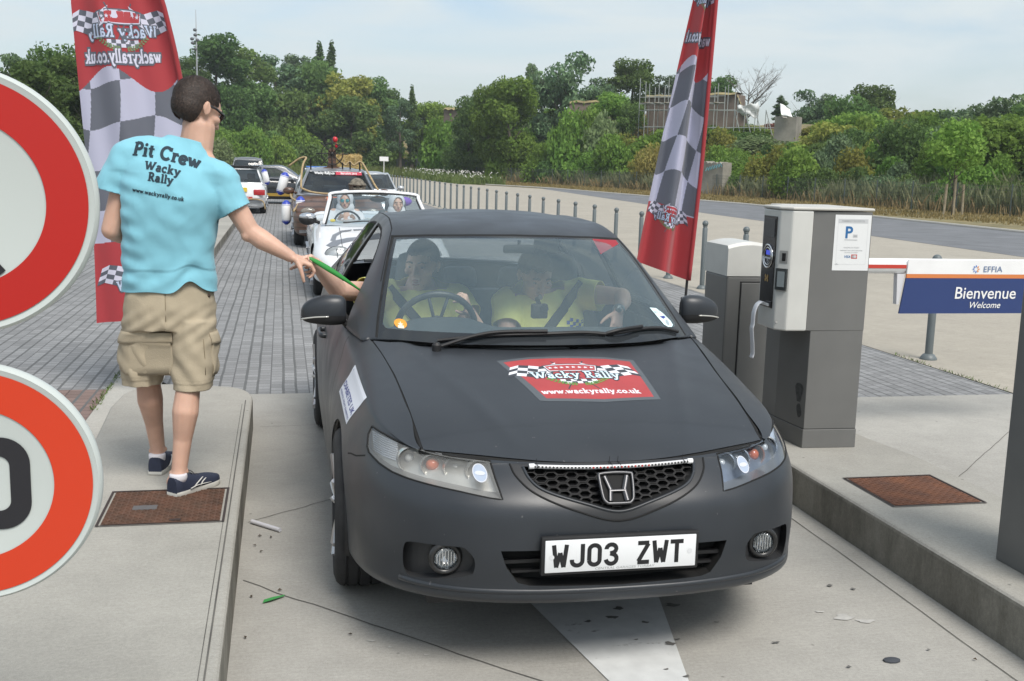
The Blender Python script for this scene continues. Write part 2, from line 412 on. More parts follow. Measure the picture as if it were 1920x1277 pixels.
# ------------------------------------------------------------------ a fat slab-serif alphabet drawn as strokes
def _arc(cx, cy, rx, ry, a0, a1, n=10): return [(cx+rx*math.cos(R_(a0+(a1-a0)*k/n)), cy+ry*math.sin(R_(a0+(a1-a0)*k/n))) for k in range(n+1)]
SLAB = { # advance, strokes, serifs (x, y, half width), dots
 'P': (.52, [[(.15, 0), (.15, .70)], [(.12, .68), (.28, .68)]+_arc(.28, .52, .15, .16, 90, -90)+[(.12, .36)]], [(.15, .02, .13), (.10, .68, .08)], []),
 'R': (.60, [[(.15, 0), (.15, .70)], [(.12, .68), (.28, .68)]+_arc(.28, .52, .15, .16, 90, -90)+[(.12, .36)], [(.26, .36), (.36, .22), (.46, .04)]], [(.15, .02, .13), (.10, .68, .08), (.50, .02, .09)], []),
 'C': (.62, [_arc(.33, .35, .25, .32, 42, 318, 16), [(.52, .50), (.53, .70)]], [], []),
 'W': (.92, [[(.10, .68), (.27, .06)], [(.27, .06), (.43, .58)], [(.43, .58), (.59, .06)], [(.59, .06), (.80, .68)]], [(.10, .68, .12), (.43, .66, .08), (.80, .68, .11)], []),
 'i': (.26, [[(.13, 0), (.13, .44)]], [(.13, .02, .12), (.09, .44, .08)], [(.13, .63, .085)]),
 'l': (.26, [[(.13, 0), (.13, .70)]], [(.13, .02, .12), (.09, .70, .08)], []),
 't': (.34, [[(.15, .62), (.15, .14), (.19, .05), (.31, .06)]], [(.16, .44, .15)], []),
 'r': (.38, [[(.12, 0), (.12, .44)], [(.13, .28), (.20, .42), (.32, .42)]], [(.13, .02, .13), (.08, .44, .07)], [(.31, .38, .065)]),
 'e': (.48, [_arc(.24, .23, .18, .20, 0, 325, 16), [(.08, .24), (.40, .24)]], [], []),
 'c': (.44, [_arc(.23, .23, .17, .20, 50, 320, 14)], [], [(.34, .34, .06)]),
 'o': (.48, [_arc(.24, .22, .17, .19, 0, 360, 18)], [], []),
 'a': (.48, [_arc(.20, .14, .12, .11, 0, 360, 14), [(.08, .36), (.17, .44), (.29, .43), (.33, .34), (.33, .0)]], [(.37, .02, .07)], []),
 'w': (.68, [[(.07, .44), (.20, .04)], [(.20, .04), (.32, .38)], [(.32, .38), (.44, .04)], [(.44, .04), (.58, .44)]], [(.07, .44, .09), (.32, .43, .06), (.58, .44, .09)], []),
 'k': (.54, [[(.12, 0), (.12, .70)], [(.15, .20), (.36, .42)], [(.22, .26), (.40, .02)]], [(.12, .02, .12), (.08, .70, .08), (.37, .44, .10), (.42, .02, .10)], []),
 'y': (.52, [[(.09, .44), (.25, .06)], [(.42, .44), (.20, -.12), (.10, -.18)]], [(.09, .44, .11), (.42, .44, .10)], [(.09, -.14, .065)]),
 'u': (.52, [[(.12, .44), (.12, .14), (.18, .04), (.28, .04), (.38, .14)], [(.39, .44), (.39, .0)]], [(.08, .44, .08), (.34, .44, .07), (.43, .02, .07)], []),
 '.': (.22, [], [], [(.11, .06, .075)]), ' ': (.28, [], [], []),
 # plain block characters of a registration plate (cell .5 wide, 0.79 high)
 '_W': (.50, [[(.03, .79), (.125, .03)], [(.125, .03), (.25, .52)], [(.25, .52), (.375, .03)], [(.375, .03), (.47, .79)]], [], []),
 '_J': (.50, [[(.43, .79), (.43, .22)]+_arc(.25, .22, .18, .155, 0, -180, 10)+[(.07, .27)]], [], []),
 '_0': (.50, [[(.07, .22), (.07, .57)]+_arc(.25, .57, .18, .155, 180, 0, 10)+[(.43, .22)]+_arc(.25, .22, .18, .155, 0, -180, 10)], [], []),
 '_3': (.50, [[(.07, .57)]+_arc(.24, .58, .17, .145, 175, -80, 10)+[(.20, .425)], [(.20, .42)]+_arc(.245, .235, .185, .17, 75, -175, 12)], [], []),
 '_Z': (.50, [[(.05, .725), (.44, .725)], [(.42, .70), (.08, .10)], [(.05, .065), (.46, .065)]], [], []),
 '_T': (.50, [[(.02, .725), (.48, .725)], [(.25, .725), (.25, .0)]], [], []),
}
def slab_shapes(body, cx, cy, size, m=0, layer=.001, fat=.125, flip=False, rot=0.0, arc=0.0, sx=1.0, grow=0.0, block=False):
	"""shapes for a line of slab letters, centred on cx; each stroke sits a hair above the last"""
	keys = ['_'+c if block and c != ' ' else c for c in body]; W = sum(SLAB[k][0]+(.09 if block and k != ' ' else 0) for k in keys); x0 = -W/2; out = []; q = 0
	def T(x, y):
		x *= sx; y += arc*x*x; x *= (-1 if flip else 1); x *= size; y *= size; c, s = math.cos(rot), math.sin(rot); return (cx+x*c-y*s, cy+x*s+y*c)
	for k in keys:
		adv, st, se, dt = SLAB[k]
		for L in st:
			q += 1; P = strip([(x0+p[0], p[1]) for p in L], fat+grow); n = len(P)//2
			vs = [T(*p) for p in P]; fs = [(i, i+1, 2*n-2-i, 2*n-1-i) for i in range(n-1)]; out.append((vs, fs, m, layer+q*.000012))
		for (x, y, h) in se:
			q += 1; t = .045+grow/2; out.append(([T(x0+x-h-grow/2, y-t), T(x0+x+h+grow/2, y-t), T(x0+x+h+grow/2, y+t), T(x0+x-h-grow/2, y+t)], [(0, 1, 2, 3)], m, layer+q*.000012))
		for (x, y, r) in dt:
			q += 1; out.append(([T(x0+x+(r+grow/2)*math.cos(a), y+(r+grow/2)*math.sin(a)) for a in np.linspace(0, 2*PI, 13)[:-1]], [tuple(range(12))], m, layer+q*.000012))
		x0 += adv+(.09 if block and k != ' ' else 0)
	return out
# ================================================================== the matt black saloon car in the lane
CARX, CARY = 1.08, 3.25
def hero_lower():
	"""U-shaped wrap of the lower body (one half), rows from sill to shoulder; columns from nose centre round to the tail"""
	#        a      y      per column; first the plan at the widest height
	cols = [(0, .0), (.20, .006), (.38, .03), (.55, .085), (.69, .19), (.79, .36), (.845, .58), (.868, .80), (.876, 1.05), (.88, 1.40),
			(.882, 1.9), (.882, 2.5), (.880, 3.1), (.874, 3.6), (.855, 4.05), (.80, 4.40), (.68, 4.58), (.40, 4.655), (0, 4.665)]
	nc = len(cols)
	front = [1, 1, 1, 1, .9, .6, .25, .08, 0, 0, 0, 0, 0, 0, 0, 0, 0, 0, 0]
	rear = [0]*13+[0, .1, .5, .9, 1, 1]
	#  (height front, height side, height rear, set-back in y at the nose, inset of a on the side, set-in at the tail)
	rows = [(.262, .215, .25, .16, .075, .22),
			(.266, .215, .27, .035, .035, .08),
			(.285, .235, .30, .006, .018, .03),
			(.32, .29, .36, .002, .008, .01),
			(.38, .40, .44, .000, .003, .0),
			(.47, .50, .52, .000, .000, .0),
			(.545, .60, .62, .006, .0, .015),
			(.60, .68, .72, .020, .004, .04),
			(.645, .745, .82, .055, .014, .06),
			(.685, .80, .92, .100, .030, .08),
			(.712, .85, .98, .135, .050, .10)]
	# crest of the wing, then the edge that meets the bonnet / the side windows
	sh = [(0, .140, .706), (.19, .146, .707), (.385, .172, .714), (.56, .232, .728), (.672, .33, .746), (.722, .475, .780), (.738, .64, .816), (.748, .80, .848),
          (.760, .99, .882), (.785, 1.34, .924), (.815, 1.9, .955), (.818, 2.5, .965), (.812, 3.1, .975), (.795, 3.6, .985), (.76, 4.05, .99),
          (.69, 4.30, 1.0), (.57, 4.42, 1.005), (.34, 4.47, 1.01), (0, 4.48, 1.012)]
	gp = [(0, .150, .712), (.19, .158, .714), (.380, .188, .7195), (.52, .240, .728), (.622, .290, .738), (.636, .44, .790), (.645, .58, .828), (.655, .74, .862),
          (.673, .93, .902), (.718, 1.27, .952), (.80, 1.9, .962), (.803, 2.5, .972), (.797, 3.1, .982), (.78, 3.6, .992), (.745, 4.03, .997),
          (.67, 4.26, 1.007), (.55, 4.38, 1.012), (.33, 4.43, 1.017), (0, 4.44, 1.019)]
	G = np.zeros((len(rows)+2, nc, 3))
	for i, (zf, zs, zr, sb, ins, rb) in enumerate(rows):
		for j, (a, y) in enumerate(cols):
			f, r = front[j], rear[j]; s = 1-f-r
			z = zf*f+zs*s+zr*r
			# set-back along the local outward normal
			t = cols[min(j+1, nc-1)]; p = cols[max(j-1, 0)]
			tx, ty = t[0]-p[0], t[1]-p[1]; l = math.hypot(tx, ty); nx, ny = ty/l, -tx/l
			d = sb*f+ins*s+rb*r
			G[i, j] = (max(0, a-nx*d) if j not in (0, nc-1) else 0, y-ny*d, z)
	for j in range(4, 16):
		w = min(1, max(0, 1-front[j]-rear[j])); am, ym = cols[j]; ac, yc, zc = sh[j]
		for i in range(6, 11):
			t = (i-5)/6.0; k = t**2.6
			q = np.array([am+(ac-am)*k, ym+(yc-ym)*k, .5+(zc-.5)*t])
			G[i, j] = G[i, j]*(1-w)+q*w
	for j, p in enumerate(sh): G[-2, j] = p
	for j, p in enumerate(gp): G[-1, j] = p
	return G
HERO_G = hero_lower()
def dense_grid(G, nr, ncol):
	A = spline(G.transpose(1, 0, 2).reshape(G.shape[1], -1), ncol, knots=_knots(G.transpose(1, 0, 2))).reshape(ncol, G.shape[0], 3)
	B = spline(A.transpose(1, 0, 2).reshape(G.shape[0], -1), nr, knots=_knots(G)).reshape(nr, ncol, 3)
	return B
def _knots(G):
	d = np.linalg.norm(np.diff(G, axis=0), axis=2).mean(axis=1)
	return np.concatenate([[0], np.cumsum(d)])
# bonnet height
_hy = [.13, .20, .28, .45, .65, .85, 1.05, 1.24, 1.40, 1.7]
_hc = [.700, .742, .777, .832, .880, .918, .948, .968, .98, .99]
_hg = [.700, .716, .734, .790, .842, .885, .922, .950, .962, .97]
_hw = [.55, .60, .620, .634, .647, .662, .686, .712, .72, .73]
def hood_z(a, y):
	zc = float(spline(np.array(_hc)[:, None], [y], knots=np.array(_hy))[0, 0]); zg = float(spline(np.array(_hg)[:, None], [y], knots=np.array(_hy))[0, 0])
	w = float(np.interp(y, _hy, _hw)); t = abs(a)/w
	z = zc-(zc-zg)*t**2.2
	# soft crease running from the pillar foot towards the grille
	ca = .30+.30*max(0, min(1, (y-.2)/1.0)); z += .006*math.exp(-((abs(a)-ca)/.035)**2)*min(1, max(0, (y-.15)*4))
	return z

def hood_grid(nu=90, nv=80):
	rows = []
	for i in range(nv+1):
		v = i/nv; row = []
		for j in range(nu+1):
			u = -1+2*j/nu; au = abs(u)
			yf = .150+.138*au**2.4; yc = 1.03+.23*au**2.2; y = yf+(yc-yf)*v
			w = float(np.interp(y, _hy, _hw)); w = .622+(w-.622)*1.0 if y > .28 else .622
			row.append((u*w, y, hood_z(u*w, y)))
		rows.append(row)
	return rows
def hero_upper(nu=90, nv=150):
	"""arches over the cabin: belt, side bulge, roof rail, then the crown to the centre line"""
	st = [ # belt(a,y,z)       rail(a,y,z)          centre(y,z)   crown shape
		((.755, 1.31, .945), (.712, 1.285, .955), (1.03, .965)),
		((.800, 1.60, .955), (.660, 1.60, 1.145), (1.37, 1.165)),
		((.815, 1.85, .958), (.612, 1.82, 1.275), (1.62, 1.300)),
		((.820, 2.08, .960), (.572, 2.03, 1.365), (1.86, 1.388)),
		((.822, 2.40, .966), (.556, 2.36, 1.402), (2.26, 1.437)),
		((.822, 2.80, .970), (.552, 2.78, 1.405), (2.72, 1.447)),
		((.815, 3.20, .976), (.556, 3.16, 1.375), (3.16, 1.420)),
		((.802, 3.55, .985), (.585, 3.50, 1.270), (3.52, 1.330)),
		((.780, 3.85, .992), (.640, 3.82, 1.125), (3.86, 1.165)),
		((.745, 4.10, .998), (.690, 4.08, 1.020), (4.14, 1.040)),
	]
	G = []
	for (b, r, c) in st:
		row = [b]
		f = .5
		row.append((b[0]+(r[0]-b[0])*.45+.018, b[1]+(r[1]-b[1])*.45, b[2]+(r[2]-b[2])*.45))
		row.append((b[0]+(r[0]-b[0])*.85+.010, b[1]+(r[1]-b[1])*.85, b[2]+(r[2]-b[2])*.85))
		row.append(r)
		# crown
		for t in (.90, .66, .34, 0):
			a = r[0]*t; q = 1-t*t
			z = r[2]+(c[1]-r[2])*(1-t**2.6) + (.004 if t == .9 else 0)
			row.append((a, c[0]+(r[1]-c[0])*t**2.2, z))
		G.append(row)
	G = np.array(G)                       # station, arch, 3
	G = np.concatenate([G, (G*np.array([-1, 1, 1]))[:, -2::-1]], axis=1)
	return dense_grid(G, nv, nu)
# ================================================================== ground, slabs, paving, road
def sheet(name, poly, z, mat, kind='structure'):
	o = mk(name, [(p[0], p[1], z) for p in poly], [tuple(range(len(poly)))], mat); o['kind'] = kind
	if o.data.polygons[0].normal.z < 0: o.data.flip_normals()
	return o
def m_concrete(name, base, broom=.35, stain=.14, warm=0):
	if name in MATS: return MATS[name]
	m = bpy.data.materials.new(name); MATS[name] = m; m.use_nodes = True
	nt = m.node_tree; b = nt.nodes['Principled BSDF']; N = nt.nodes.new; L = nt.links.new
	b.inputs['Roughness'].default_value = .85; b.inputs['Specular IOR Level'].default_value = .3
	tc = N('ShaderNodeTexCoord')
	def noise(sc, det, ro=.6, mp=None, dist=0):
		n = N('ShaderNodeTexNoise'); n.inputs['Scale'].default_value = sc; n.inputs['Detail'].default_value = det; n.inputs['Roughness'].default_value = ro; n.inputs['Distortion'].default_value = dist
		if mp:
			q = N('ShaderNodeMapping'); q.inputs['Scale'].default_value = mp; L(tc.outputs['Object'], q.inputs[0]); L(q.outputs[0], n.inputs['Vector'])
		else: L(tc.outputs['Object'], n.inputs['Vector'])
		return n.outputs[0]
	def ramp(src, p0, p1, c0, c1):
		r = N('ShaderNodeValToRGB'); r.color_ramp.elements[0].position = p0; r.color_ramp.elements[1].position = p1
		r.color_ramp.elements[0].color = (c0,)*3+(1,) if np.isscalar(c0) else (*c0, 1); r.color_ramp.elements[1].color = (c1,)*3+(1,) if np.isscalar(c1) else (*c1, 1)
		L(src, r.inputs[0]); return r.outputs[0]
	def mul(a, bb, f=1.0, mode='MULTIPLY'):
		x = N('ShaderNodeMixRGB'); x.blend_type = mode; x.inputs[0].default_value = f; L(a, x.inputs[1]); L(bb, x.inputs[2]); return x.outputs[0]
	c = ramp(noise(.7, 6, .6), .3, .7, tuple(v*(1-stain) for v in base), tuple(v*(1+stain*.4) for v in base))
	c = mul(c, ramp(noise(3.5, 8, .7, dist=.4), .35, .75, 1-stain*.8, 1.04))
	c = mul(c, ramp(noise(70, 4, .7), .3, .7, .86, 1.08))
	c = mul(c, ramp(noise(260, 2, .5), .25, .75, .86, 1.1))
	c = mul(c, ramp(noise(9, 3, .5, (1, 14, 1)), .3, .7, 1-broom*.18, 1+broom*.10))
	# pits and dark specks
	v = N('ShaderNodeTexVoronoi'); v.inputs['Scale'].default_value = 38; L(tc.outputs['Object'], v.inputs['Vector'])
	c = mul(c, ramp(v.outputs['Distance'], .035, .07, .55, 1.0), .8)
	v = N('ShaderNodeTexVoronoi'); v.inputs['Scale'].default_value = 5.5; L(tc.outputs['Object'], v.inputs['Vector'])
	c = mul(c, ramp(v.outputs['Distance'], .02, .05, .45, 1.0), .9)
	L(c, b.inputs['Base Color'])
	bp = N('ShaderNodeBump'); bp.inputs['Strength'].default_value = .25; bp.inputs['Distance'].default_value = .004
	L(noise(120, 6, .7, (1, 3, 1)), bp.inputs['Height']); L(bp.outputs[0], b.inputs['Normal'])
	return m
def m_pavers(name, base, jx, jy, bw, bh, joint=(.125, .127, .125)):
	"""blocks bw wide and bh deep; strong joints along the lane every bw, fine joints across"""
	if name in MATS: return MATS[name]
	m = bpy.data.materials.new(name); MATS[name] = m; m.use_nodes = True
	nt = m.node_tree; b = nt.nodes['Principled BSDF']; N = nt.nodes.new; L = nt.links.new
	b.inputs['Roughness'].default_value = .8; b.inputs['Specular IOR Level'].default_value = .35
	tc = N('ShaderNodeTexCoord')
	br = N('ShaderNodeTexBrick'); br.offset = .5; br.offset_frequency = 2
	mp = N('ShaderNodeMapping'); mp.inputs['Rotation'].default_value = (0, 0, PI/2); L(tc.outputs['Object'], mp.inputs[0]); L(mp.outputs[0], br.inputs['Vector'])
	br.inputs['Scale'].default_value = 1; br.inputs['Brick Width'].default_value = bh; br.inputs['Row Height'].default_value = bw
	br.inputs['Mortar Size'].default_value = jy; br.inputs['Mortar Smooth'].default_value = .3; br.inputs['Bias'].default_value = 0
	br.inputs['Color1'].default_value = (*[v*.84 for v in base], 1); br.inputs['Color2'].default_value = (*[v*1.14 for v in base], 1)
	br.inputs['Mortar'].default_value = (*[v*.52 for v in base], 1)
	# long open joints
	sp = N('ShaderNodeSeparateXYZ'); wob = N('ShaderNodeTexNoise'); wob.inputs['Scale'].default_value = 1.3; L(tc.outputs['Object'], sp.inputs[0]); L(tc.outputs['Object'], wob.inputs['Vector'])
	def math_(op, a, v=None, b_=None):
		x = N('ShaderNodeMath'); x.operation = op;
		if hasattr(a, 'links') or True: L(a, x.inputs[0])
		if v is not None: x.inputs[1].default_value = v
		if b_ is not None: L(b_, x.inputs[1])
		return x.outputs[0]
	w1 = math_('MULTIPLY', wob.outputs[0], .02); xx = math_('ADD', sp.outputs[0], None, w1)
	fx = math_('FRACT', math_('DIVIDE', xx, bw*3)); l1 = math_('LESS_THAN', fx, jx)
	fx2 = math_('FRACT', math_('ADD', math_('DIVIDE', xx, bw*3), .667)); l2 = math_('LESS_THAN', fx2, jx*.9)
	mxm = math_('MAXIMUM', l1, None, l2)
	# moss and sand break the open joints up
	gr = N('ShaderNodeTexNoise'); gr.inputs['Scale'].default_value = 9; gr.inputs['Detail'].default_value = 4; L(tc.outputs['Object'], gr.inputs['Vector'])
	grc = N('ShaderNodeValToRGB'); grc.color_ramp.elements[0].position = .10; grc.color_ramp.elements[1].position = .52; L(gr.outputs[0], grc.inputs[0])
	jm = N('ShaderNodeMath'); jm.operation = 'MULTIPLY'; L(mxm, jm.inputs[0]); L(grc.outputs[0], jm.inputs[1])
	mx = N('ShaderNodeMixRGB'); L(jm.outputs[0], mx.inputs[0]); L(br.outputs[0], mx.inputs[1]); mx.inputs[2].default_value = (*joint, 1)
	n1 = N('ShaderNodeTexNoise'); n1.inputs['Scale'].default_value = .9; n1.inputs['Detail'].default_value = 7; L(tc.outputs['Object'], n1.inputs['Vector'])
	r1 = N('ShaderNodeValToRGB'); r1.color_ramp.elements[0].position = .3; r1.color_ramp.elements[1].position = .7; r1.color_ramp.elements[0].color = (.86, .86, .86, 1); r1.color_ramp.elements[1].color = (1.08, 1.08, 1.08, 1); L(n1.outputs[0], r1.inputs[0])
	m2 = N('ShaderNodeMixRGB'); m2.blend_type = 'MULTIPLY'; m2.inputs[0].default_value = 1; L(mx.outputs[0], m2.inputs[1]); L(r1.outputs[0], m2.inputs[2])
	n3 = N('ShaderNodeTexNoise'); n3.inputs['Scale'].default_value = 120; n3.inputs['Detail'].default_value = 3; L(tc.outputs['Object'], n3.inputs['Vector'])
	r3 = N('ShaderNodeValToRGB'); r3.color_ramp.elements[0].position = .3; r3.color_ramp.elements[1].position = .7; r3.color_ramp.elements[0].color = (.85, .85, .85, 1); r3.color_ramp.elements[1].color = (1.1, 1.1, 1.1, 1); L(n3.outputs[0], r3.inputs[0])
	m3 = N('ShaderNodeMixRGB'); m3.blend_type = 'MULTIPLY'; m3.inputs[0].default_value = 1; L(m2.outputs[0], m3.inputs[1]); L(r3.outputs[0], m3.inputs[2]); L(m3.outputs[0], b.inputs['Base Color'])
	bp = N('ShaderNodeBump'); bp.inputs['Strength'].default_value = .5; bp.inputs['Distance'].default_value = .006; bp.invert = True
	L(br.outputs['Fac'], bp.inputs['Height']); L(bp.outputs[0], b.inputs['Normal'])
	return m
CON = m_concrete('lane_concrete', (.41, .395, .36))
CONI = m_concrete('island_concrete', (.44, .425, .385), broom=.5, stain=.10)
CONR = m_concrete('beige_concrete', (.41, .375, .315), broom=.9, stain=.10)
PAV = m_pavers('grey_pavers', (.250, .250, .250), .075, .0055, .095, .105)
PAVR = m_pavers('red_pavers', (.215, .150, .130), .075, .0055, .095, .105)
ASPH = M('asphalt', (.155, .160, .170), .85, var=.12, vscale=1.2, bump=.5, bscale=90, stain=.10, sscale=.3)
SOIL = M('soil_and_short_grass', (.135, .125, .055), .95, col2=(.27, .215, .11), vscale=1.6, bump=.6, bscale=20, stain=.3, sscale=.25, detail=8)
g = MB();
# ground sheet with the hillside rising behind the fence
FENCE = [(36, 20), (33.5, 40), (31.2, 48), (30.6, 56), (29.6, 68), (27.0, 85), (23.5, 100), (19.7, 117), (18.6, 140), (17, 156), (12, 158), (6, 140), (-2, 122), (-12, 112), (-28, 104), (-60, 98), (-200, 100)]
def seg_d(px, py, a, b):
	ax, ay = a; bx, by = b; dx, dy = bx-ax, by-ay; t = max(0, min(1, ((px-ax)*dx+(py-ay)*dy)/(dx*dx+dy*dy)))
	qx, qy = ax+dx*t, ay+dy*t; s = dx*(py-ay)-dy*(px-ax); return math.hypot(px-qx, py-qy), (-1 if s > 0 else 1)
FE = [(60, -60)]+FENCE
def beyond(x, y):
	"""metres beyond the fence line (positive on the hill side)"""
	best = (1e9, 1)
	for i in range(len(FE)-1):
		d = seg_d(x, y, FE[i], FE[i+1])
		if d[0] < best[0]: best = d
	return best[0]*best[1]
def hill_h(x, y):
	d = beyond(x, y)
	if d <= 2: return 0.0
	top = 3.4 if y < 66 else 3.4+2.6*min(1, (y-66)/30)
	if y > 125 or x < 14: top = 6.0
	t = min(1, (d-2)/(11 if y < 60 else 16)); t = t*t*(3-2*t)
	return top*t + .5*math.sin(x*.31)*math.sin(y*.23)*t
xs = np.concatenate([np.linspace(-300, -60, 9), np.linspace(-50, 80, 66), np.linspace(90, 400, 12)])
ys = np.concatenate([np.linspace(-40, 20, 7), np.linspace(24, 200, 89), np.linspace(210, 700, 16)])
G = [[(x, y, -.03+hill_h(x, y)) for x in xs] for y in ys]
g.grid(G); go = g.build('ground', SOIL, smooth=True); struct(go)
if go.data.polygons[0].normal.z < 0: go.data.flip_normals()
# paving of the lanes, then concrete slabs, then the pale bay beside the posts and the road
sheet('paving', [(-16, -8), (-1.25, -8), (-1.25, 8.10), (-.98, 8.6), (-.6, 7.912), (3.2, 7.912), (3.2, 7.422), (5.735, 7.422), (5.77, 14), (5.78, 108), (-9, 105), (-16, 60)], -.012, PAV)
sheet('paving_red', [(-3.2, -2), (-1.255, -2), (-1.255, 8.2), (-3.2, 8.2)], -.007, PAVR)
sheet('lane_slab', [(-.6, -8), (2.9, -8), (2.9, 7.91), (-.6, 7.91)], 0, CON)
sheet('side_slab', [(3.0, -8), (5.70, -8), (5.70, 7.42), (3.0, 7.42)], -.003, CON)
sheet('kerb_strip', [(-1.25, -8), (-.9, -8), (-.9, 8.6), (-1.10, 12), (-1.25, 12)], -.004, CONI)
sheet('pale_paving', [(5.74, -8), (17.5, -8), (15.9, 21), (16.2, 30), (16.4, 40), (17.2, 52), (18.8, 78), (15.2, 88), (14.6, 112), (12.0, 118), (5.78, 118)], -.008, CONR)
sheet('road', [(17.5, -8), (24, -8), (22.8, 24), (23.3, 40), (23.2, 52), (21.8, 63), (19.9, 80), (18.8, 79), (17.2, 52), (16.4, 40), (16.2, 30), (15.9, 21)], -.004, ASPH)
ke = MB(); P = [(24, -8, .01), (22.8, 24, .01), (23.3, 40, .01), (23.2, 52, .01), (21.8, 63, .01), (19.9, 80, .01), (16.2, 89, .01), (14.8, 112, .01)]
ke.tube(P, [(.09, .06)]*len(P), 8); struct(ke.build('road_edge', CONI))
# joints and cracks in the slabs
JN = M('joint_dark', (.10, .095, .085), .9, var=.3, vscale=5)
def crack(pts, z, w=.006, name='slab_joint'):
	o = strip([(p[0], p[1]) for p in pts], w); sheet(name, o, z, JN)
def wob(a, b, n=24, amp=.006, seed=1):
	r = random.Random(seed); a = Vector(a); b = Vector(b); t = (b-a).normalized(); nn = Vector((-t.y, t.x)); return [a.lerp(b, i/n)+nn*r.uniform(-amp, amp) for i in range(n+1)]
crack(wob((-.17, 4.30), (1.50, 2.58), seed=2), .003, .005)
crack(wob((-.17, 5.03), (.9, 5.85), seed=3), .003, .004)
crack(wob((2.50, 7.8), (2.44, 2.2), seed=4, amp=.003), .003, .004)
crack(wob((3.36, 4.92), (5.6, 7.0), seed=5, amp=.003), .001, .004)
crack(wob((.3, 6.93), (-.15, 6.90), seed=6), .003, .003)
# painted arrow head, worn
def m_paint():
	m = M('road_paint', (.60, .61, .60), .6, var=.08, vscale=12)
	nt = m.node_tree; b = nt.nodes['Principled BSDF']; N = nt.nodes.new; L = nt.links.new
	tc = N('ShaderNodeTexCoord'); n = N('ShaderNodeTexNoise'); n.inputs['Scale'].default_value = 7; n.inputs['Detail'].default_value = 9; n.inputs['Roughness'].default_value = .75
	mp = N('ShaderNodeMapping'); mp.inputs['Scale'].default_value = (1, 2.2, 1); L(tc.outputs['Object'], mp.inputs[0]); L(mp.outputs[0], n.inputs['Vector'])
	r = N('ShaderNodeValToRGB'); r.color_ramp.elements[0].position = .60; r.color_ramp.elements[1].position = .68; L(n.outputs[0], r.inputs[0])
	mx = N('ShaderNodeMixRGB'); mx.inputs[2].default_value = (.16, .15, .14, 1); s = b.inputs['Base Color'].links[0].from_socket
	L(r.outputs[0], mx.inputs[0]); L(s, mx.inputs[1]); L(mx.outputs[0], b.inputs['Base Color']); return m
sheet('painted_arrow', [(1.185, 2.50), (1.52, 4.15), (.90, 4.15)], .004, m_paint())
# drips of oil and rubber, pale patch
OIL = M('oil_stain', (.14, .135, .125), .7, var=.3, vscale=20)
rr = random.Random(5)
def blot(x, y, r, z, mat, name='stain', sx=1.6):
	n = 12; ph = rr.uniform(0, 6); P = [(x+r*sx*(.7+.3*math.sin(3*a+ph)+rr.uniform(-.15, .15))*math.cos(a), y+r*(.7+.3*math.cos(2*a+ph)+rr.uniform(-.15, .15))*math.sin(a)) for a in np.linspace(0, 2*PI, n+1)[:-1]]; sheet(name, P, z, mat)
for (x, y, r) in ((1.27, 3.80, .018), (1.22, 3.72, .022), (1.33, 3.66, .012), (1.36, 3.47, .018), (1.40, 3.50, .010), (1.25, 3.52, .007), (1.49, 3.80, .022), (1.12, 3.70, .012), (1.60, 3.62, .009), (1.75, 3.42, .012), (1.92, 3.2, .008), (1.28, 3.28, .008), (1.33, 3.22, .010), (2.28, 3.28, .006), (2.22, 3.9, .012), (2.30, 3.85, .010)): blot(x, y, r, .0065, OIL)
PAL = M('pale_scuff', (.42, .41, .385), .8, var=.12, vscale=30)
for (x, y, r) in ((2.12, 3.60, .035), (2.18, 3.55, .03), (2.05, 3.66, .015), (.30, 3.66, .012), (.36, 3.6, .008), (.48, 3.52, .008)): blot(x, y, r, .003, PAL, 'pale_scuff_mark')
# ---- islands: kerbed concrete tables
def island(name, outline, z, mat, label=None, bev=.018):
	bm = bmesh.new(); vs = [bm.verts.new((p[0], p[1], z)) for p in outline]; f = bm.faces.new(vs)
	r = bmesh.ops.extrude_face_region(bm, geom=[f]); lo = [v for v in r['geom'] if isinstance(v, bmesh.types.BMVert)]
	for v in lo: v.co.z = -.05
	bm.faces.remove([q for q in bm.faces if all(abs(v.co.z+.05) < 1e-6 for v in q.verts)][0]) if any(all(abs(v.co.z+.05) < 1e-6 for v in q.verts) for q in bm.faces) else None
	bmesh.ops.recalc_face_normals(bm, faces=bm.faces[:])
	top = [e for e in bm.edges if all(abs(v.co.z-z) < 1e-6 for v in e.verts)]
	bmesh.ops.bevel(bm, geom=top, offset=bev, segments=3, affect='EDGES', profile=.5)
	o = from_bm(name, bm, mat, None); o['kind'] = 'structure'; return o
def rounded(x0, y0, x1, y1, r, n=8, corners=(1, 1, 1, 1)):
	P = []
	for (cx, cy, a0, c, px, py) in ((x1-r, y1-r, 0, corners[0], x1, y1), (x0+r, y1-r, 90, corners[1], x0, y1), (x0+r, y0+r, 180, corners[2], x0, y0), (x1-r, y0+r, 270, corners[3], x1, y0)):
		if c: P += [(cx+r*math.cos(R_(a0+90*k/n)), cy+r*math.sin(R_(a0+90*k/n))) for k in range(n+1)]
		else: P.append((px, py))
	return P
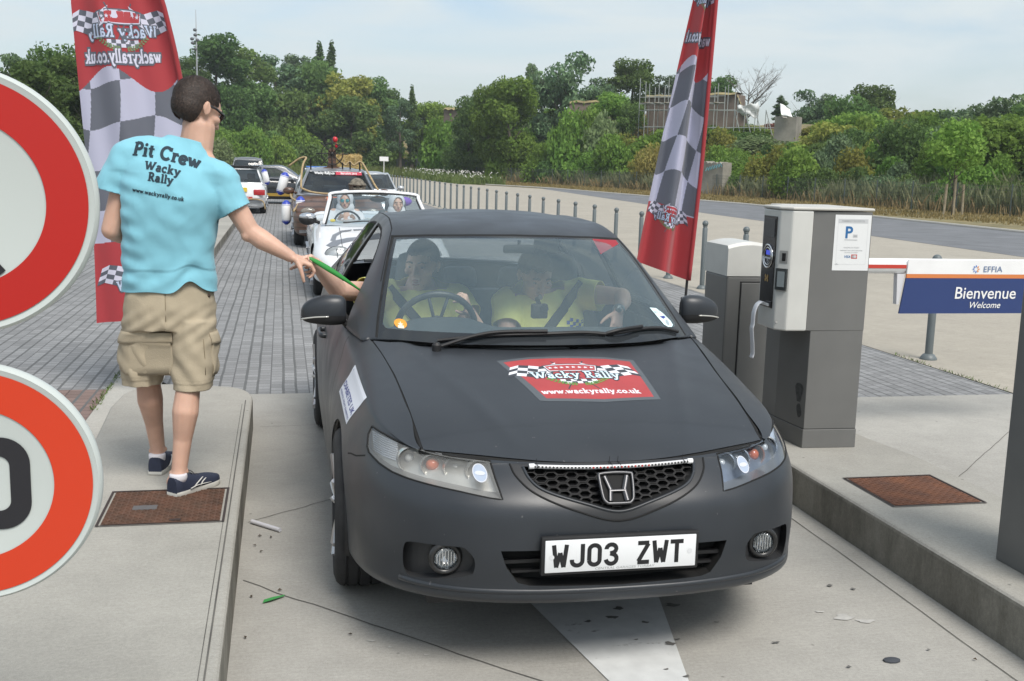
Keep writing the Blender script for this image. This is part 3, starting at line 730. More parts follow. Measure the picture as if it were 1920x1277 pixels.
def m_kerb():
	m = m_concrete('kerb_concrete', (.40, .385, .345), broom=.2, stain=.16)
	nt = m.node_tree; b = nt.nodes['Principled BSDF']; N = nt.nodes.new; L = nt.links.new
	# upright kerb faces darkened unevenly: their shade is painted into the colour
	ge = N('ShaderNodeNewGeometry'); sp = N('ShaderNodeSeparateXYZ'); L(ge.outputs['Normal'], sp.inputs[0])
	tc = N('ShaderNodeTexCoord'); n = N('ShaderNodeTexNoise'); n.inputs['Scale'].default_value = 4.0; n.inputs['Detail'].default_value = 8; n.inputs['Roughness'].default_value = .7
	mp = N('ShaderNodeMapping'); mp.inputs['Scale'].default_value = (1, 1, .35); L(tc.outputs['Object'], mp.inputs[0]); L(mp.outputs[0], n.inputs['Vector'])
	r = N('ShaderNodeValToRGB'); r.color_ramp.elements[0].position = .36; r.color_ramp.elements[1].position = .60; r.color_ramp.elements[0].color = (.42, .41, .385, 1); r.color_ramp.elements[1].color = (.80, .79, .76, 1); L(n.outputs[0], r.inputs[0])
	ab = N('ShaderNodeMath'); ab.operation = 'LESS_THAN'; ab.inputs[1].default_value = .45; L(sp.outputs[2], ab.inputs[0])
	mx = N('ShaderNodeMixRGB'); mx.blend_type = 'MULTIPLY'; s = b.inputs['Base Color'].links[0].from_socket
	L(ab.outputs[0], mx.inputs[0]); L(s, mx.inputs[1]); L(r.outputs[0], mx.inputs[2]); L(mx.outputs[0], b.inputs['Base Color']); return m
KERB = m_kerb()
PL = [(-.19, -8), (-.19, 6.86)]+[(-.19-.22*(1-math.cos(R_(a))), 6.86+.40*math.sin(R_(a))) for a in (15, 30, 45, 60, 75, 90)]+[(-.62, 7.34), (-.80, 7.36), (-.93, 7.26), (-1.0, 7.05), (-1.02, 6.7), (-.985, 5.9), (-.97, 5.4), (-.985, 4), (-.985, -8)]
island('kerbed_island', PL, .20, KERB)
kl = MB(); P = [(-.232, -8, .2005), (-.232, 6.80, .2005)]; sheet('kerb_line', strip([(p[0], p[1]) for p in P], .006), .2015, JN)
sheet('kerb_line', strip([(-.250, -8), (-.250, 6.70)], .003), .2012, JN)
island('kerbed_island', [(2.58, -8), (3.36, -8), (3.36, 5.1), (3.30, 5.5), (3.26, 7.2), (3.2, 7.9), (2.7, 8.0), (2.58, 7.8)], .20, KERB, bev=.022)
island('kerbed_island', rounded(-2.05, 16.0, -1.15, 33, .4), .14, KERB)
island('kerbed_island', rounded(-2.05, 36.0, -1.15, 44, .4), .14, KERB)
# ---- cast covers
RUST = M('rusty_iron', (.105, .062, .042), .75, col2=(.17, .085, .055), vscale=14, metal=.25, bump=.25, bscale=120, stain=.25, sscale=6)
def cover(name, pts, z, label, ny, nx, mat, worn=None):
	root = thing(name, label, 'access cover', (pts[0][0], pts[0][1], z))
	a, b, c, d = [Vector((p[0], p[1])) for p in pts]
	f = MB(); n = 4; ring = []
	o = [(p[0]-pts[0][0], p[1]-pts[0][1]) for p in pts]; ctr = Vector((sum(p[0] for p in o)/4, sum(p[1] for p in o)/4))
	inn = [tuple(Vector(p)+(ctr-Vector(p)).normalized()*.014) for p in o]
	f.add([(p[0], p[1], .004) for p in o]+[(p[0], p[1], .004) for p in inn]+[(p[0], p[1], .0015) for p in inn], [(k, (k+1) % 4, 4+(k+1) % 4, 4+k) for k in range(4)]+[(4+k, 4+(k+1) % 4, 8+(k+1) % 4, 8+k) for k in range(4)])
	f.build('frame', M('iron_frame', (.05, .035, .03), .6, metal=.3), root)
	p = MB(); i2 = [tuple(Vector(q)+(ctr-Vector(q)).normalized()*.012) for q in inn]
	p.add([(q[0], q[1], .003) for q in i2], [(0, 1, 2, 3)])
	A, B, C, D = [Vector(q) for q in i2]
	for i in range(ny):
		for j in range(nx):
			u, v = (j+.5)/nx, (i+.5)/ny; q = A*(1-u)*(1-v)+B*u*(1-v)+C*u*v+D*(1-u)*v
			an = R_(35) if (i+j) % 2 else R_(-35); L_, w = .013, .0032; cs, sn = math.cos(an), math.sin(an)
			P = [(q.x+x*cs-y*sn, q.y+x*sn+y*cs) for x, y in ((-L_, 0), (0, -w), (L_, 0), (0, w))]
			p.add([(x, y, .0035) for x, y in P]+[(q.x+x*cs*.6, q.y+x*sn*.6, .0065) for x, y in ((-L_, 0), (L_, 0))], [(0, 1, 5, 4), (1, 2, 5), (2, 3, 4, 5), (3, 0, 4)])
	p.build('plate', mat, root)
	if worn:
		w = MB(); w.box((*(worn), .0045), (.10, .055, .004)); w.build('worn_patch', M('worn_iron', (.14, .135, .135), .6, metal=.3), root)
		k = MB(); k.box((.31, .04, .005), (.045, .02, .005)); k.build('key_slot', MATS['iron_frame'], root)
	return root
cover('access_cover', [(-.755, 4.455), (-.245, 4.455), (-.245, 4.935), (-.755, 4.935)], .201, 'rusty brown access cover on the island, with the standing man\'s shoe on it', 22, 20, RUST, (.17, .22))
RUST2 = M('orange_rust_iron', (.20, .085, .045), .8, col2=(.13, .065, .045), vscale=9, metal=.15, bump=.25, bscale=120, stain=.2, sscale=6)
cover('access_cover', [(2.72, 4.27), (3.205, 4.27), (3.205, 4.735), (2.72, 4.735)], .201, 'orange rust access cover in the island between the ticket machine and the grey cabinet', 20, 20, RUST2)
# ---- litter
def litter(name, label, cat, build):
	m = MB(); mat = build(m); o = m.build(name, mat, auto=40); tag(o, label, cat); return o
litter('plastic_tube', 'white plastic tube lying at the foot of the left kerb', 'litter', lambda m: (m.tube([(-.150, 5.01, .012), (-.02, 4.87, .012)], .010, 10), M('dull_white_plastic', (.55, .55, .58), .5))[1])
litter('torn_ribbon', 'torn green ribbon scrap lying on the slab by the left kerb', 'litter', lambda m: (m.grid([[(-.085, 4.05, .006), (-.05, 4.06, .012), (-.005, 4.10, .008)], [(-.08, 4.08, .007), (-.045, 4.095, .010), (0, 4.118, .007)]]), M('green_ribbon', (.035, .26, .05), .55))[1])
litter('flat_stone', 'dark flat stone on the slab near the right kerb', 'stone', lambda m: (m.ball((2.10, 3.225, .004), (.034, .022, .008), 9, 5), M('dark_stone', (.05, .055, .065), .8))[1])
LEAF = M('dead_leaf', (.05, .035, .02), .9, var=.4)
for i, (x, y) in enumerate([(-.11, 4.82), (-.06, 4.80), (-.13, 4.70), (-.10, 4.62), (-.13, 4.12), (-.02, 4.17), (-.14, 3.75), (.23, 3.72), (-.10, 3.35), (2.40, 3.18)]):
	m = MB(); a = i*1.3; s = .010 if i < 8 else .008
	m.add([(x+s*math.cos(a), y+s*math.sin(a), .006), (x+s*.6*math.cos(a+1.6), y+s*.6*math.sin(a+1.6), .012), (x-s*math.cos(a), y-s*math.sin(a), .006), (x+s*.6*math.cos(a-1.6), y+s*.6*math.sin(a-1.6), .009)], [(0, 1, 2, 3)])
	o = m.build('dead_leaf', LEAF); tag(o, 'tiny dark scrap of dead leaf on the concrete slab near the kerbs', 'litter', 'leaf scraps along the kerbs')
# weeds in the joint beside the paving
wd_ = MB(); rr = random.Random(3)
for line, n in ((((-1.255, 7.3), (-1.255, 9.4)), 260), (((5.72, 7.5), (5.76, 14)), 500), (((2.60, 7.95), (2.60, 4.9)), 30)):
	for i in range(n):
		t = rr.random(); x = line[0][0]+(line[1][0]-line[0][0])*t+rr.gauss(0, .014); y = line[0][1]+(line[1][1]-line[0][1])*t
		if math.sin(y*5.1)+math.sin(y*2.3+1) < -.1: continue
		h = rr.uniform(.01, .035); a = rr.uniform(0, 6.3)
		wd_.add([(x, y, 0), (x+.008*math.cos(a), y+.008*math.sin(a), 0), (x+.02*math.cos(a+.6), y+.02*math.sin(a+.6), h)], [(0, 1, 2)])
o = wd_.build('joint_weeds', M('weed_green', (.09, .14, .03), .8, var=.3, vscale=20)); tag(o, kind='stuff')
# ================================================================== vegetation
def m_leaf(name, c1, c2, trans=.25, objvar=.25):
	if name in MATS: return MATS[name]
	m = bpy.data.materials.new(name); MATS[name] = m; m.use_nodes = True
	nt = m.node_tree; nt.nodes.clear(); N = nt.nodes.new; L = nt.links.new
	o = N('ShaderNodeOutputMaterial'); d = N('ShaderNodeBsdfDiffuse'); t = N('ShaderNodeBsdfTranslucent'); mx = N('ShaderNodeMixShader'); mx.inputs[0].default_value = trans
	tc = N('ShaderNodeTexCoord'); n = N('ShaderNodeTexNoise'); n.inputs['Scale'].default_value = 1.1; n.inputs['Detail'].default_value = 5; n.inputs['Roughness'].default_value = .7; L(tc.outputs['Object'], n.inputs['Vector'])
	r = N('ShaderNodeValToRGB'); r.color_ramp.elements[0].position = .36; r.color_ramp.elements[1].position = .64; r.color_ramp.elements[0].color = (*c1, 1); r.color_ramp.elements[1].color = (*c2, 1); L(n.outputs[0], r.inputs[0])
	n2 = N('ShaderNodeTexNoise'); n2.inputs['Scale'].default_value = 14; L(tc.outputs['Object'], n2.inputs['Vector'])
	mr0 = N('ShaderNodeMapRange'); mr0.inputs[1].default_value = .3; mr0.inputs[2].default_value = .7; mr0.inputs[3].default_value = .72; mr0.inputs[4].default_value = 1.3; L(n2.outputs[0], mr0.inputs[0])
	oi = N('ShaderNodeObjectInfo'); hs = N('ShaderNodeHueSaturation'); mr = N('ShaderNodeMapRange'); mr.inputs[3].default_value = 1-objvar; mr.inputs[4].default_value = 1+objvar; L(oi.outputs['Random'], mr.inputs[0])
	mm = N('ShaderNodeMath'); mm.operation = 'MULTIPLY'; L(mr.outputs[0], mm.inputs[0]); L(mr0.outputs[0], mm.inputs[1]); L(mm.outputs[0], hs.inputs['Value'])
	a = N('ShaderNodeMath'); a.operation = 'MULTIPLY'; a.inputs[1].default_value = 9.7; L(oi.outputs['Random'], a.inputs[0]); fr = N('ShaderNodeMath'); fr.operation = 'FRACT'; L(a.outputs[0], fr.inputs[0])
	m2 = N('ShaderNodeMapRange'); m2.inputs[3].default_value = .480; m2.inputs[4].default_value = .515; L(fr.outputs[0], m2.inputs[0]); L(m2.outputs[0], hs.inputs['Hue']); L(r.outputs[0], hs.inputs['Color'])
	L(hs.outputs[0], d.inputs[0]); L(hs.outputs[0], t.inputs[0]); L(d.outputs[0], mx.inputs[1]); L(t.outputs[0], mx.inputs[2]); L(mx.outputs[0], o.inputs[0]); return m
BARK = M('bark', (.10, .085, .065), .9, var=.3, vscale=6, bump=.5, bscale=15)
def leaf_mesh(name, lobes, n, size, seed, mat, flat=.35, up=.0, shape=4):
	"""n leaf clumps spread over and through the lobes [(cx,cy,cz,rx,ry,rz)]"""
	rg = np.random.default_rng(seed); L = np.array(lobes, float)
	vol = (L[:, 3]*L[:, 4]+L[:, 4]*L[:, 5]+L[:, 3]*L[:, 5]); pr = vol/vol.sum(); idx = rg.choice(len(L), n, p=pr)
	d = rg.normal(size=(n, 3)); d /= np.linalg.norm(d, axis=1)[:, None]
	rad = 1.04-np.abs(rg.normal(0, .30, n)); rad = np.clip(rad, .25, 1.12)
	# twigs reach beyond the lobe now and then
	rad = np.where(rg.random(n) < .08, rad*rg.uniform(1.0, 1.28, n), rad)
	P = L[idx, :3]+d*L[idx, 3:]*rad[:, None]
	nrm = d*.6+rg.normal(size=(n, 3))*.7; nrm[:, 2] += .25; nrm /= np.linalg.norm(nrm, axis=1)[:, None]
	a = rg.normal(size=(n, 3)); a[:, 2] += up*3; a -= nrm*(a*nrm).sum(1)[:, None]; a /= np.linalg.norm(a, axis=1)[:, None]; b = np.cross(nrm, a)
	s = size*rg.uniform(.55, 1.45, n)[:, None]; w = s*rg.uniform(.45, .8, n)[:, None]
	bend = nrm*s*.25
	V = np.stack([P-a*s, P-b*w+bend, P+a*s, P+b*w+bend], axis=1).reshape(-1, 3)
	me = bpy.data.meshes.new(name); me.vertices.add(4*n); me.vertices.foreach_set('co', V.ravel()); me.loops.add(4*n); me.loops.foreach_set('vertex_index', np.arange(4*n))
	me.polygons.add(n); me.polygons.foreach_set('loop_start', np.arange(n)*4); me.polygons.foreach_set('loop_total', np.full(n, 4)); me.update(); me.validate()
	me.materials.append(mat); return me
def lobes_round(seed, R, H, z0, k=22, sub=.34):
	rg = np.random.default_rng(seed); out = []
	for i in range(k):
		t = rg.random(); an = rg.uniform(0, 2*PI); zz = z0+H*(.06+.88*t); e = math.sin(PI*min(1, max(.12, .12+.80*t)))**.6
		rr_ = R*e*rg.uniform(.25, .78); r = R*sub*rg.uniform(.6, 1.15)
		out.append((rr_*math.cos(an), rr_*math.sin(an), zz, r*1.1, r*1.1, r*.85))
	return out
def lobes_tall(seed, R, H, z0, k=16):
	rg = np.random.default_rng(seed); out = []
	for i in range(k):
		t = (i+.5)/k; e = (1-t)**.55*min(1, .45+t*3); an = rg.uniform(0, 2*PI); rr_ = R*.35*e; r = R*.62*e*rg.uniform(.8, 1.15)+.12
		out.append((rr_*math.cos(an), rr_*math.sin(an), z0+H*t, r, r, H/k*1.3))
	return out
def trunk_mesh(name, H, r0, z_cr, R, seed, limbs=7, bare=False):
	rg = random.Random(seed); m = MB(); P = [Vector((0, 0, -.3))]
	for i in range(1, 7): P.append(Vector((rg.uniform(-.04, .04)*H*.5, rg.uniform(-.04, .04)*H*.5, H*.82*i/6)))
	m.tube(P, [r0*(1-.85*i/6) for i in range(7)], 8)
	for k in range(limbs):
		t = rg.uniform(.25, .85); i = int(t*6); b = P[i].lerp(P[min(6, i+1)], t*6-i); an = rg.uniform(0, 2*PI); ln = R*rg.uniform(.35, .62)*(1.35 if bare else 1)
		e = b+Vector((math.cos(an)*ln, math.sin(an)*ln, ln*rg.uniform(.5, 1.1))); mid = b.lerp(e, .5)+Vector((0, 0, -.08*ln))
		rl = r0*(1-t)*.55+.015; m.tube([b, mid, e], [rl, rl*.6, rl*.2], 5)
		for q in range(9 if bare else 3):
			s = mid.lerp(e, rg.random()); an2 = an+rg.uniform(-1.2, 1.2); l2 = ln*rg.uniform(.25, .5); e2 = s+Vector((math.cos(an2)*l2, math.sin(an2)*l2, l2*rg.uniform(.3, 1.3)))
			m.tube([s, e2], [rl*.35, rl*.1], 4, cap=False)
			if bare:
				for w in range(4):
					s3 = s.lerp(e2, rg.uniform(.3, 1)); l3 = l2*.5; e3 = s3+Vector((rg.uniform(-1, 1), rg.uniform(-1, 1), rg.uniform(.1, 1.2)))*l3*.7; m.tube([s3, e3], [rl*.2, rl*.08], 3, cap=False)
	vs = m.v; me = bpy.data.meshes.new(name); me.from_pydata(vs, [], m.f); me.update(); me.materials.append(BARK)
	me.polygons.foreach_set('use_smooth', [True]*len(me.polygons)); return me
LF_DARK = m_leaf('leaf_dark', (0.088, 0.160, 0.052), (0.162, 0.253, 0.081), .42)
LF_MID = m_leaf('leaf_mid', (0.121, 0.229, 0.046), (0.218, 0.335, 0.076), .42)
LF_GREY = m_leaf('leaf_grey_green', (0.169, 0.244, 0.111), (0.267, 0.334, 0.159), .42)
LF_YEL = m_leaf('leaf_yellow_green', (0.202, 0.244, 0.053), (0.334, 0.334, 0.092), .42)
LF_DRY = m_leaf('leaf_dry', (0.326, 0.268, 0.093), (0.490, 0.390, 0.148), .42)
LF_BLUE = m_leaf('leaf_blue_green', (0.096, 0.163, 0.089), (0.179, 0.253, 0.128), .3)
# unit meshes: crown radius 1, tree height 1 etc. are scaled per copy
TREE_KINDS = {}
def tree_kind(key, seed, R, H, kind, mat, n, size, z0f=.22):
	z0 = H*z0f
	lob = lobes_tall(seed, R, H-z0, z0) if kind == 'tall' else lobes_round(seed, R, H-z0, z0, 26 if kind == 'round' else 34, .34 if kind == 'round' else .24)
	TREE_KINDS[key] = (leaf_mesh('crown_'+key, lob, n, size, seed, mat, up=.5 if kind != 'round' else .1), trunk_mesh('trunk_'+key, H, .03*H, z0, R, seed+3), R, H)
tree_kind('round dark', 11, 4.2, 12, 'round', LF_DARK, 11000, .18)
tree_kind('round mid', 12, 4.0, 11, 'round', LF_MID, 11000, .17)
tree_kind('airy', 13, 3.6, 13, 'airy', LF_BLUE, 5000, .16, .25)
tree_kind('feathery', 14, 4.4, 10, 'airy', LF_BLUE, 7000, .17, .1)
tree_kind('poplar', 15, 1.5, 14, 'tall', LF_DARK, 5000, .17, .12)
tree_kind('mid wide', 16, 5.0, 10, 'round', LF_DARK, 11500, .19, .12)
tree_kind('yellowing', 17, 3.8, 10, 'round', LF_YEL, 9500, .17, .2)
def tree(x, y, z, h, w, key, label, group='trees on the skyline', name=None, rz=None):
	cm, tm, R, H = TREE_KINDS[key]
	r = thing(name or ('poplar_tree' if key == 'poplar' else 'leafy_tree'), label, 'tree', (x, y, z), rz if rz is not None else (x*1.7+y) % 6.28, group)
	r.scale = (w/(2*R), w/(2*R), h/H)
	c = bpy.data.objects.new('crown', cm); COL.objects.link(c); c.parent = r
	t = bpy.data.objects.new('trunk', tm); COL.objects.link(t); t.parent = r
	return r
BUSH = {}
for key, seed, mat, n, s, k in (('mid', 31, LF_MID, 8500, .044, 16), ('dark', 32, LF_DARK, 8500, .044, 14), ('grey', 33, LF_GREY, 8500, .038, 18), ('yellow', 34, LF_YEL, 8000, .041, 16), ('dry', 35, LF_DRY, 8000, .034, 14), ('mid2', 36, LF_MID, 9000, .040, 22), ('blue', 37, LF_BLUE, 8500, .042, 18)):
	rg = np.random.default_rng(seed); lob = []
	for i in range(k):
		an = rg.uniform(0, 2*PI); d = rg.uniform(0, .72); r = rg.uniform(.22, .42); lob.append((d*math.cos(an), d*math.sin(an), .10+rg.uniform(.0, .62)*(1-d*.5), r, r, r*.9))
	BUSH[key] = leaf_mesh('foliage_'+key, lob, n, s, seed, mat, up=.12)
def bush(x, y, z, w, h, key, label, group, name='leafy_bush'):
	o = bpy.data.objects.new(name, BUSH[key]); COL.objects.link(o); o.location = (x, y, z); o.scale = (w/2, w/2, h); o.rotation_euler = (0, 0, (x*2.3+y*1.1) % 6.28)
	tag(o, label, 'bush', group); return o
def ray_pt(px, py, D):
	"""a point D metres out over the ground in the direction of a place on the skyline; used once to survey the planting"""
	yaw, pitch = R_(12.14124701978034), R_(9.260407347617681)
	v = cam.matrix_world.to_3x3() @ Vector(((px-960)/2023, -(py-638.5)/2023, -1)); s = D/math.hypot(v.x, v.y); return (v.x*s, v.y*s, 1.7+v.z*s)
# ================================================================== planting the slope, fences, walls on the hill
TL = [ # bearing px, top py, distance, width, kind, label
 (12, 84, 74, 5.0, 'airy', 'thin airy tree behind the upper round sign at the far left'),
 (62, 108, 70, 6.5, 'round dark', 'dense dark tree rising behind the upper round sign'),
 (112, 92, 76, 6.0, 'mid wide', 'broad dark tree at the left edge of the tall banner'),
 (150, 98, 74, 6.0, 'round dark', 'dark tree hidden behind the left banner'),
 (352, 105, 116, 5.0, 'round dark', 'dark tree between the left banner and the man\'s head'),
 (402, 58, 118, 9.0, 'round dark', 'tall dark tree beside the thin lamp mast above the man'),
 (452, 84, 124, 8.0, 'round dark', 'tall dark tree just right of the man\'s head'),
 (512, 92, 130, 9.0, 'airy', 'airy tree with sky showing through its crown, left of the twin poplars'),
 (558, 92, 142, 8.0, 'airy', 'thin feathery tree directly left of the twin poplars'),
 (598, 76, 144, 3.2, 'poplar', 'left one of the two narrow poplars on the skyline'),
 (621, 74, 143, 3.4, 'poplar', 'right one of the two narrow poplars on the skyline'),
 (590, 122, 132, 13, 'mid wide', 'broad dark tree under the twin poplars'),
 (645, 125, 128, 9, 'yellowing', 'olive tinged tree right of the twin poplars'),
 (692, 140, 134, 8, 'round dark', 'round dark tree at the right end of the left hand wood'),
 (722, 160, 140, 7, 'round dark', 'dark tree where the left hand wood steps down'),
 (470, 150, 118, 8, 'round dark', 'dark understorey tree behind the queue of cars'),
 (530, 170, 122, 9, 'mid wide', 'wide dark tree low in the left hand wood'),
 (660, 175, 122, 9, 'round dark', 'dark tree low in the wood above the ship wheel'),
 (430, 165, 112, 7, 'mid wide', 'broad low dark tree right beside the man\'s sunglasses'),
 (752, 176, 150, 6, 'airy', 'small airy tree left of the lone slim poplar'),
 (773, 158, 150, 2.6, 'poplar', 'lone slim poplar in the dip of the skyline'),
 (800, 184, 156, 9, 'round mid', 'distant low tree in the dip of the skyline'),
 (845, 190, 150, 8, 'round mid', 'distant low tree left of the ruined brick stub'),
 (880, 186, 118, 6, 'mid wide', 'dark low tree beside the ruined brick stub'),
 (915, 150, 112, 5, 'round mid', 'green tree at the left end of the hilltop clump'),
 (955, 134, 110, 7.5, 'round mid', 'bright green bushy tree on the hilltop'),
 (1003, 114, 120, 5.5, 'feathery', 'feathery tree between the bushy tree and the tall hilltop tree'),
 (1068, 90, 118, 11, 'feathery', 'tall feathery tree that is the highest on the hilltop'),
 (1122, 140, 116, 5.5, 'feathery', 'low shoulder of feathery tree above the long brick wall'),
 (1190, 106, 120, 7.5, 'round dark', 'round topped tree left of the leaning banner'),
 (1152, 165, 106, 5, 'round mid', 'green tree growing against the end of the brick wall'),
 (1186, 196, 103, 4, 'mid wide', 'ivy dark tree against the left end of the scaffolded wall'),
 (1250, 132, 128, 7, 'airy', 'airy tree behind the scaffolding, left of the banner'),
 (1352, 140, 130, 8, 'round dark', 'dark rounded tree behind the scaffolding, right of the banner'),
 (1466, 178, 120, 2.8, 'poplar', 'small dark poplar between the scaffolding and the concrete pillar'),
 (1522, 163, 112, 6, 'feathery', 'feathery tree behind the white sheet on the pillar'),
 (1556, 172, 112, 6, 'feathery', 'feathery tree just right of the white sheet'),
 (1590, 186, 100, 7, 'mid wide', 'wide tree above the tangled slope right of the pillar'),
 (1642, 154, 114, 8, 'round dark', 'rounded dark tree standing highest on the right hand skyline'),
 (1702, 184, 106, 10, 'yellowing', 'yellowing tree on the right hand skyline'),
 (1755, 196, 96, 8, 'round mid', 'green tree on the right hand skyline right of the yellowing one'),
 (1800, 192, 84, 6, 'airy', 'thin tree on the right hand skyline'),
 (1852, 178, 80, 7, 'airy', 'twiggy tree near the right edge of the skyline'),
 (1912, 168, 78, 8, 'feathery', 'feathery tree at the right edge of the skyline'),
 (1960, 165, 74, 8, 'round dark', 'dark tree at the far right edge'),
 (1615, 200, 88, 7, 'round mid', 'leafy tree halfway up the slope above the ticket machine'),
 (1560, 215, 84, 6, 'yellowing', 'yellow green tree right of the concrete pillar'),
 (1690, 235, 72, 6, 'mid wide', 'dark tree on the slope above the white barrier arm'),
 (1880, 205, 64, 6, 'round mid', 'leafy tree on the slope at the right edge'),
 (1830, 215, 66, 6, 'round mid', 'leafy tree behind the staked sapling'),
]
for px, py, D, w, key, lab in TL:
	if 340 < px < 745 and D < 158: k_ = (D+26)/D; D += 26; w *= k_
	x, y, zt = ray_pt(px, py, D); zb = min(hill_h(x, y)-.2, zt-w*1.3)
	tree(x, y, zb, (zt-zb)*.96, w, key, lab)
# leafless tree by the scaffolding
x, y, zt = ray_pt(1405, 138, 124); zb = hill_h(x, y)
bt = thing('bare_tree', 'leafless grey tree behind the right end of the scaffolding', 'tree', (x, y, zb))
me = trunk_mesh('bare', zt-zb, .16, 0, 4.2, 91, limbs=16, bare=True); o = bpy.data.objects.new('trunk', me); COL.objects.link(o); o.parent = bt
# bushes over the slope
SKYB = ((170, 232), (480, 232), (600, 218), (700, 226), (760, 216), (830, 226), (890, 214), (1000, 198), (1050, 202), (1180, 203), (1202, 230), (1395, 232), (1440, 246), (1448, 268), (1500, 268), (1512, 236), (1600, 214), (1700, 222), (1800, 212), (2000, 204))
ZONE = ((430, 'behind the man'), (560, 'above the queue of cars'), (690, 'above the ship wheel'), (890, 'behind the slatted fence'), (1070, 'below the tall hilltop tree'), (1200, 'below the long low brick wall'), (1320, 'behind the leaning banner'), (1440, 'below the scaffolding'), (1560, 'by the concrete pillar'), (1700, 'above the ticket machine'), (1850, 'behind the staked young tree'), (9999, 'at the right edge'))
rg = random.Random(21); pts = []; tries = 0
LAB = {'mid': 'mid green leafy bush on the slope behind the fence', 'dark': 'dark green bush on the slope behind the fence', 'grey': 'grey green willowy bush on the slope behind the fence', 'yellow': 'yellow green bush on the slope behind the fence',
       'dry': 'straw coloured dry bush on the slope behind the fence', 'mid2': 'bushy bright green shrub on the slope behind the fence', 'blue': 'blue green bush on the slope behind the fence'}
while len(pts) < 285 and tries < 30000:
	tries += 1
	px = rg.uniform(170, 1990); D = rg.uniform(40, 165); x, y, _ = ray_pt(px, 400, D); d = beyond(x, y)
	if d < 1.5 or d > 30: continue
	if rg.random() > (1.0 if d < 16 else .35): continue
	w = rg.uniform(3.2, 5.6)*(1.5 if D > 88 else 1 if D > 70 else .8)
	if any((x-a)**2+(y-b)**2 < (.27*(w+c))**2 for a, b, c in pts): continue
	pts.append((x, y, w)); r = rg.random()
	if px < 750: key = 'mid' if r < .4 else 'mid2' if r < .7 else 'dark' if r < .9 else 'grey'
	elif 1110 < px < 1250 and d < 12: key = 'dry' if r < .45 else 'yellow' if r < .75 else 'mid'
	elif px > 1500: key = 'dark' if r < .38 else 'blue' if r < .6 else 'mid' if r < .85 else 'yellow'
	else: key = 'mid2' if r < .35 else 'mid' if r < .6 else 'grey' if r < .76 else 'dark' if r < .9 else 'yellow'
	zb = hill_h(x, y)-.25; h = min(w*rg.uniform(.62, .85), (ray_pt(px, np.interp(px, [s[0] for s in SKYB], [s[1] for s in SKYB])+rg.uniform(-4, 12), D)[2]-zb)/.95)
	if h < .8: pts.pop(); continue
	zn = [z[1] for z in ZONE if px < z[0]][0]
	bush(x, y, zb, w, h, key, LAB[key].replace('on the slope behind the fence', 'on the slope '+zn), {'mid': 'mid green bushes', 'dark': 'dark bushes', 'grey': 'grey green bushes', 'yellow': 'yellow green bushes', 'dry': 'dry bushes', 'mid2': 'bright green shrubs', 'blue': 'blue green bushes'}[key]+' '+zn)
for px, D, w, py, key in ((826, 126, 8, 224, 'mid'), (856, 124, 9, 226, 'mid2'), (888, 122, 8, 222, 'grey'), (1072, 103, 7, 205, 'mid2'), (1108, 103, 7, 206, 'mid'), (1142, 102, 7, 206, 'grey')):
	x, y, zt = ray_pt(px, py, D); zb = hill_h(x, y)-.3; bush(x, y, zb, w, max(2, (zt-zb)/.95), key, 'large bush growing directly in front of the '+('ruined brick stub' if px < 900 else 'long low brick wall')+' on the hill', None)
# tall weeds and dry grass in front of and behind the fence: one mass nobody could count
def blades(name, n, area, hlo, hhi, w, mat, seed, label_kind='stuff', clump=.0):
	rg = np.random.default_rng(seed); V = []; xs_, ys_ = [], []
	P = area(rg, n); n = len(P); h = rg.uniform(hlo, hhi, n)*(.55+.45*np.sin(P[:, 0]*1.3+P[:, 1]*.7)**2); an = rg.uniform(0, PI, n); ln = rg.normal(0, .22, (n, 2))
	ww = w*rg.uniform(.6, 1.5, n); dx = np.cos(an)*ww; dy = np.sin(an)*ww
	z0 = P[:, 2]
	a = np.stack([P[:, 0]-dx, P[:, 1]-dy, z0], 1); b = np.stack([P[:, 0]+dx, P[:, 1]+dy, z0], 1)
	c = np.stack([P[:, 0]+dx*.7+ln[:, 0]*h*.4, P[:, 1]+dy*.7+ln[:, 1]*h*.4, z0+h*.6], 1); d = np.stack([P[:, 0]+ln[:, 0]*h, P[:, 1]+ln[:, 1]*h, z0+h], 1)
	V = np.stack([a, b, c, d], 1).reshape(-1, 3); me = bpy.data.meshes.new(name); me.vertices.add(4*n); me.vertices.foreach_set('co', V.ravel()); me.loops.add(4*n); me.loops.foreach_set('vertex_index', np.arange(4*n))
	me.polygons.add(n); me.polygons.foreach_set('loop_start', np.arange(n)*4); me.polygons.foreach_set('loop_total', np.full(n, 4)); me.update(); me.materials.append(mat)
	o = bpy.data.objects.new(name, me); COL.objects.link(o); o['kind'] = 'stuff'; return o
def along_fence(d0, d1, y0=38, y1=118):
	F = [p for p in FENCE if 20 <= p[1] <= 140 and p[0] > 15]
	def f(rg, n):
		seg = np.array(F); L = np.linalg.norm(np.diff(seg, axis=0), axis=1); cum = np.concatenate([[0], np.cumsum(L)]); t = rg.uniform(0, cum[-1], n); i = np.clip(np.searchsorted(cum, t)-1, 0, len(L)-1); u = (t-cum[i])/L[i]
		p = seg[i]+(seg[i+1]-seg[i])*u[:, None]; tg = (seg[i+1]-seg[i])/L[i][:, None]; nn = np.stack([tg[:, 1], -tg[:, 0]], 1); dd = rg.uniform(d0, d1, n); q = p+nn*dd[:, None]
		z = np.array([hill_h(a, b) for a, b in q])-.03; return np.column_stack([q, z])
	return f
blades('tall_weeds', 60000, along_fence(.2, 5.5), .5, 1.7, .024, m_leaf('weeds_green', (.15, .185, .10), (.25, .265, .15), .35, 0), 5)
blades('dry_weeds', 7000, along_fence(-.5, 1.6), .3, 1.0, .020, m_leaf('weeds_dry', (.24, .20, .10), (.36, .30, .16), .35, 0), 6)
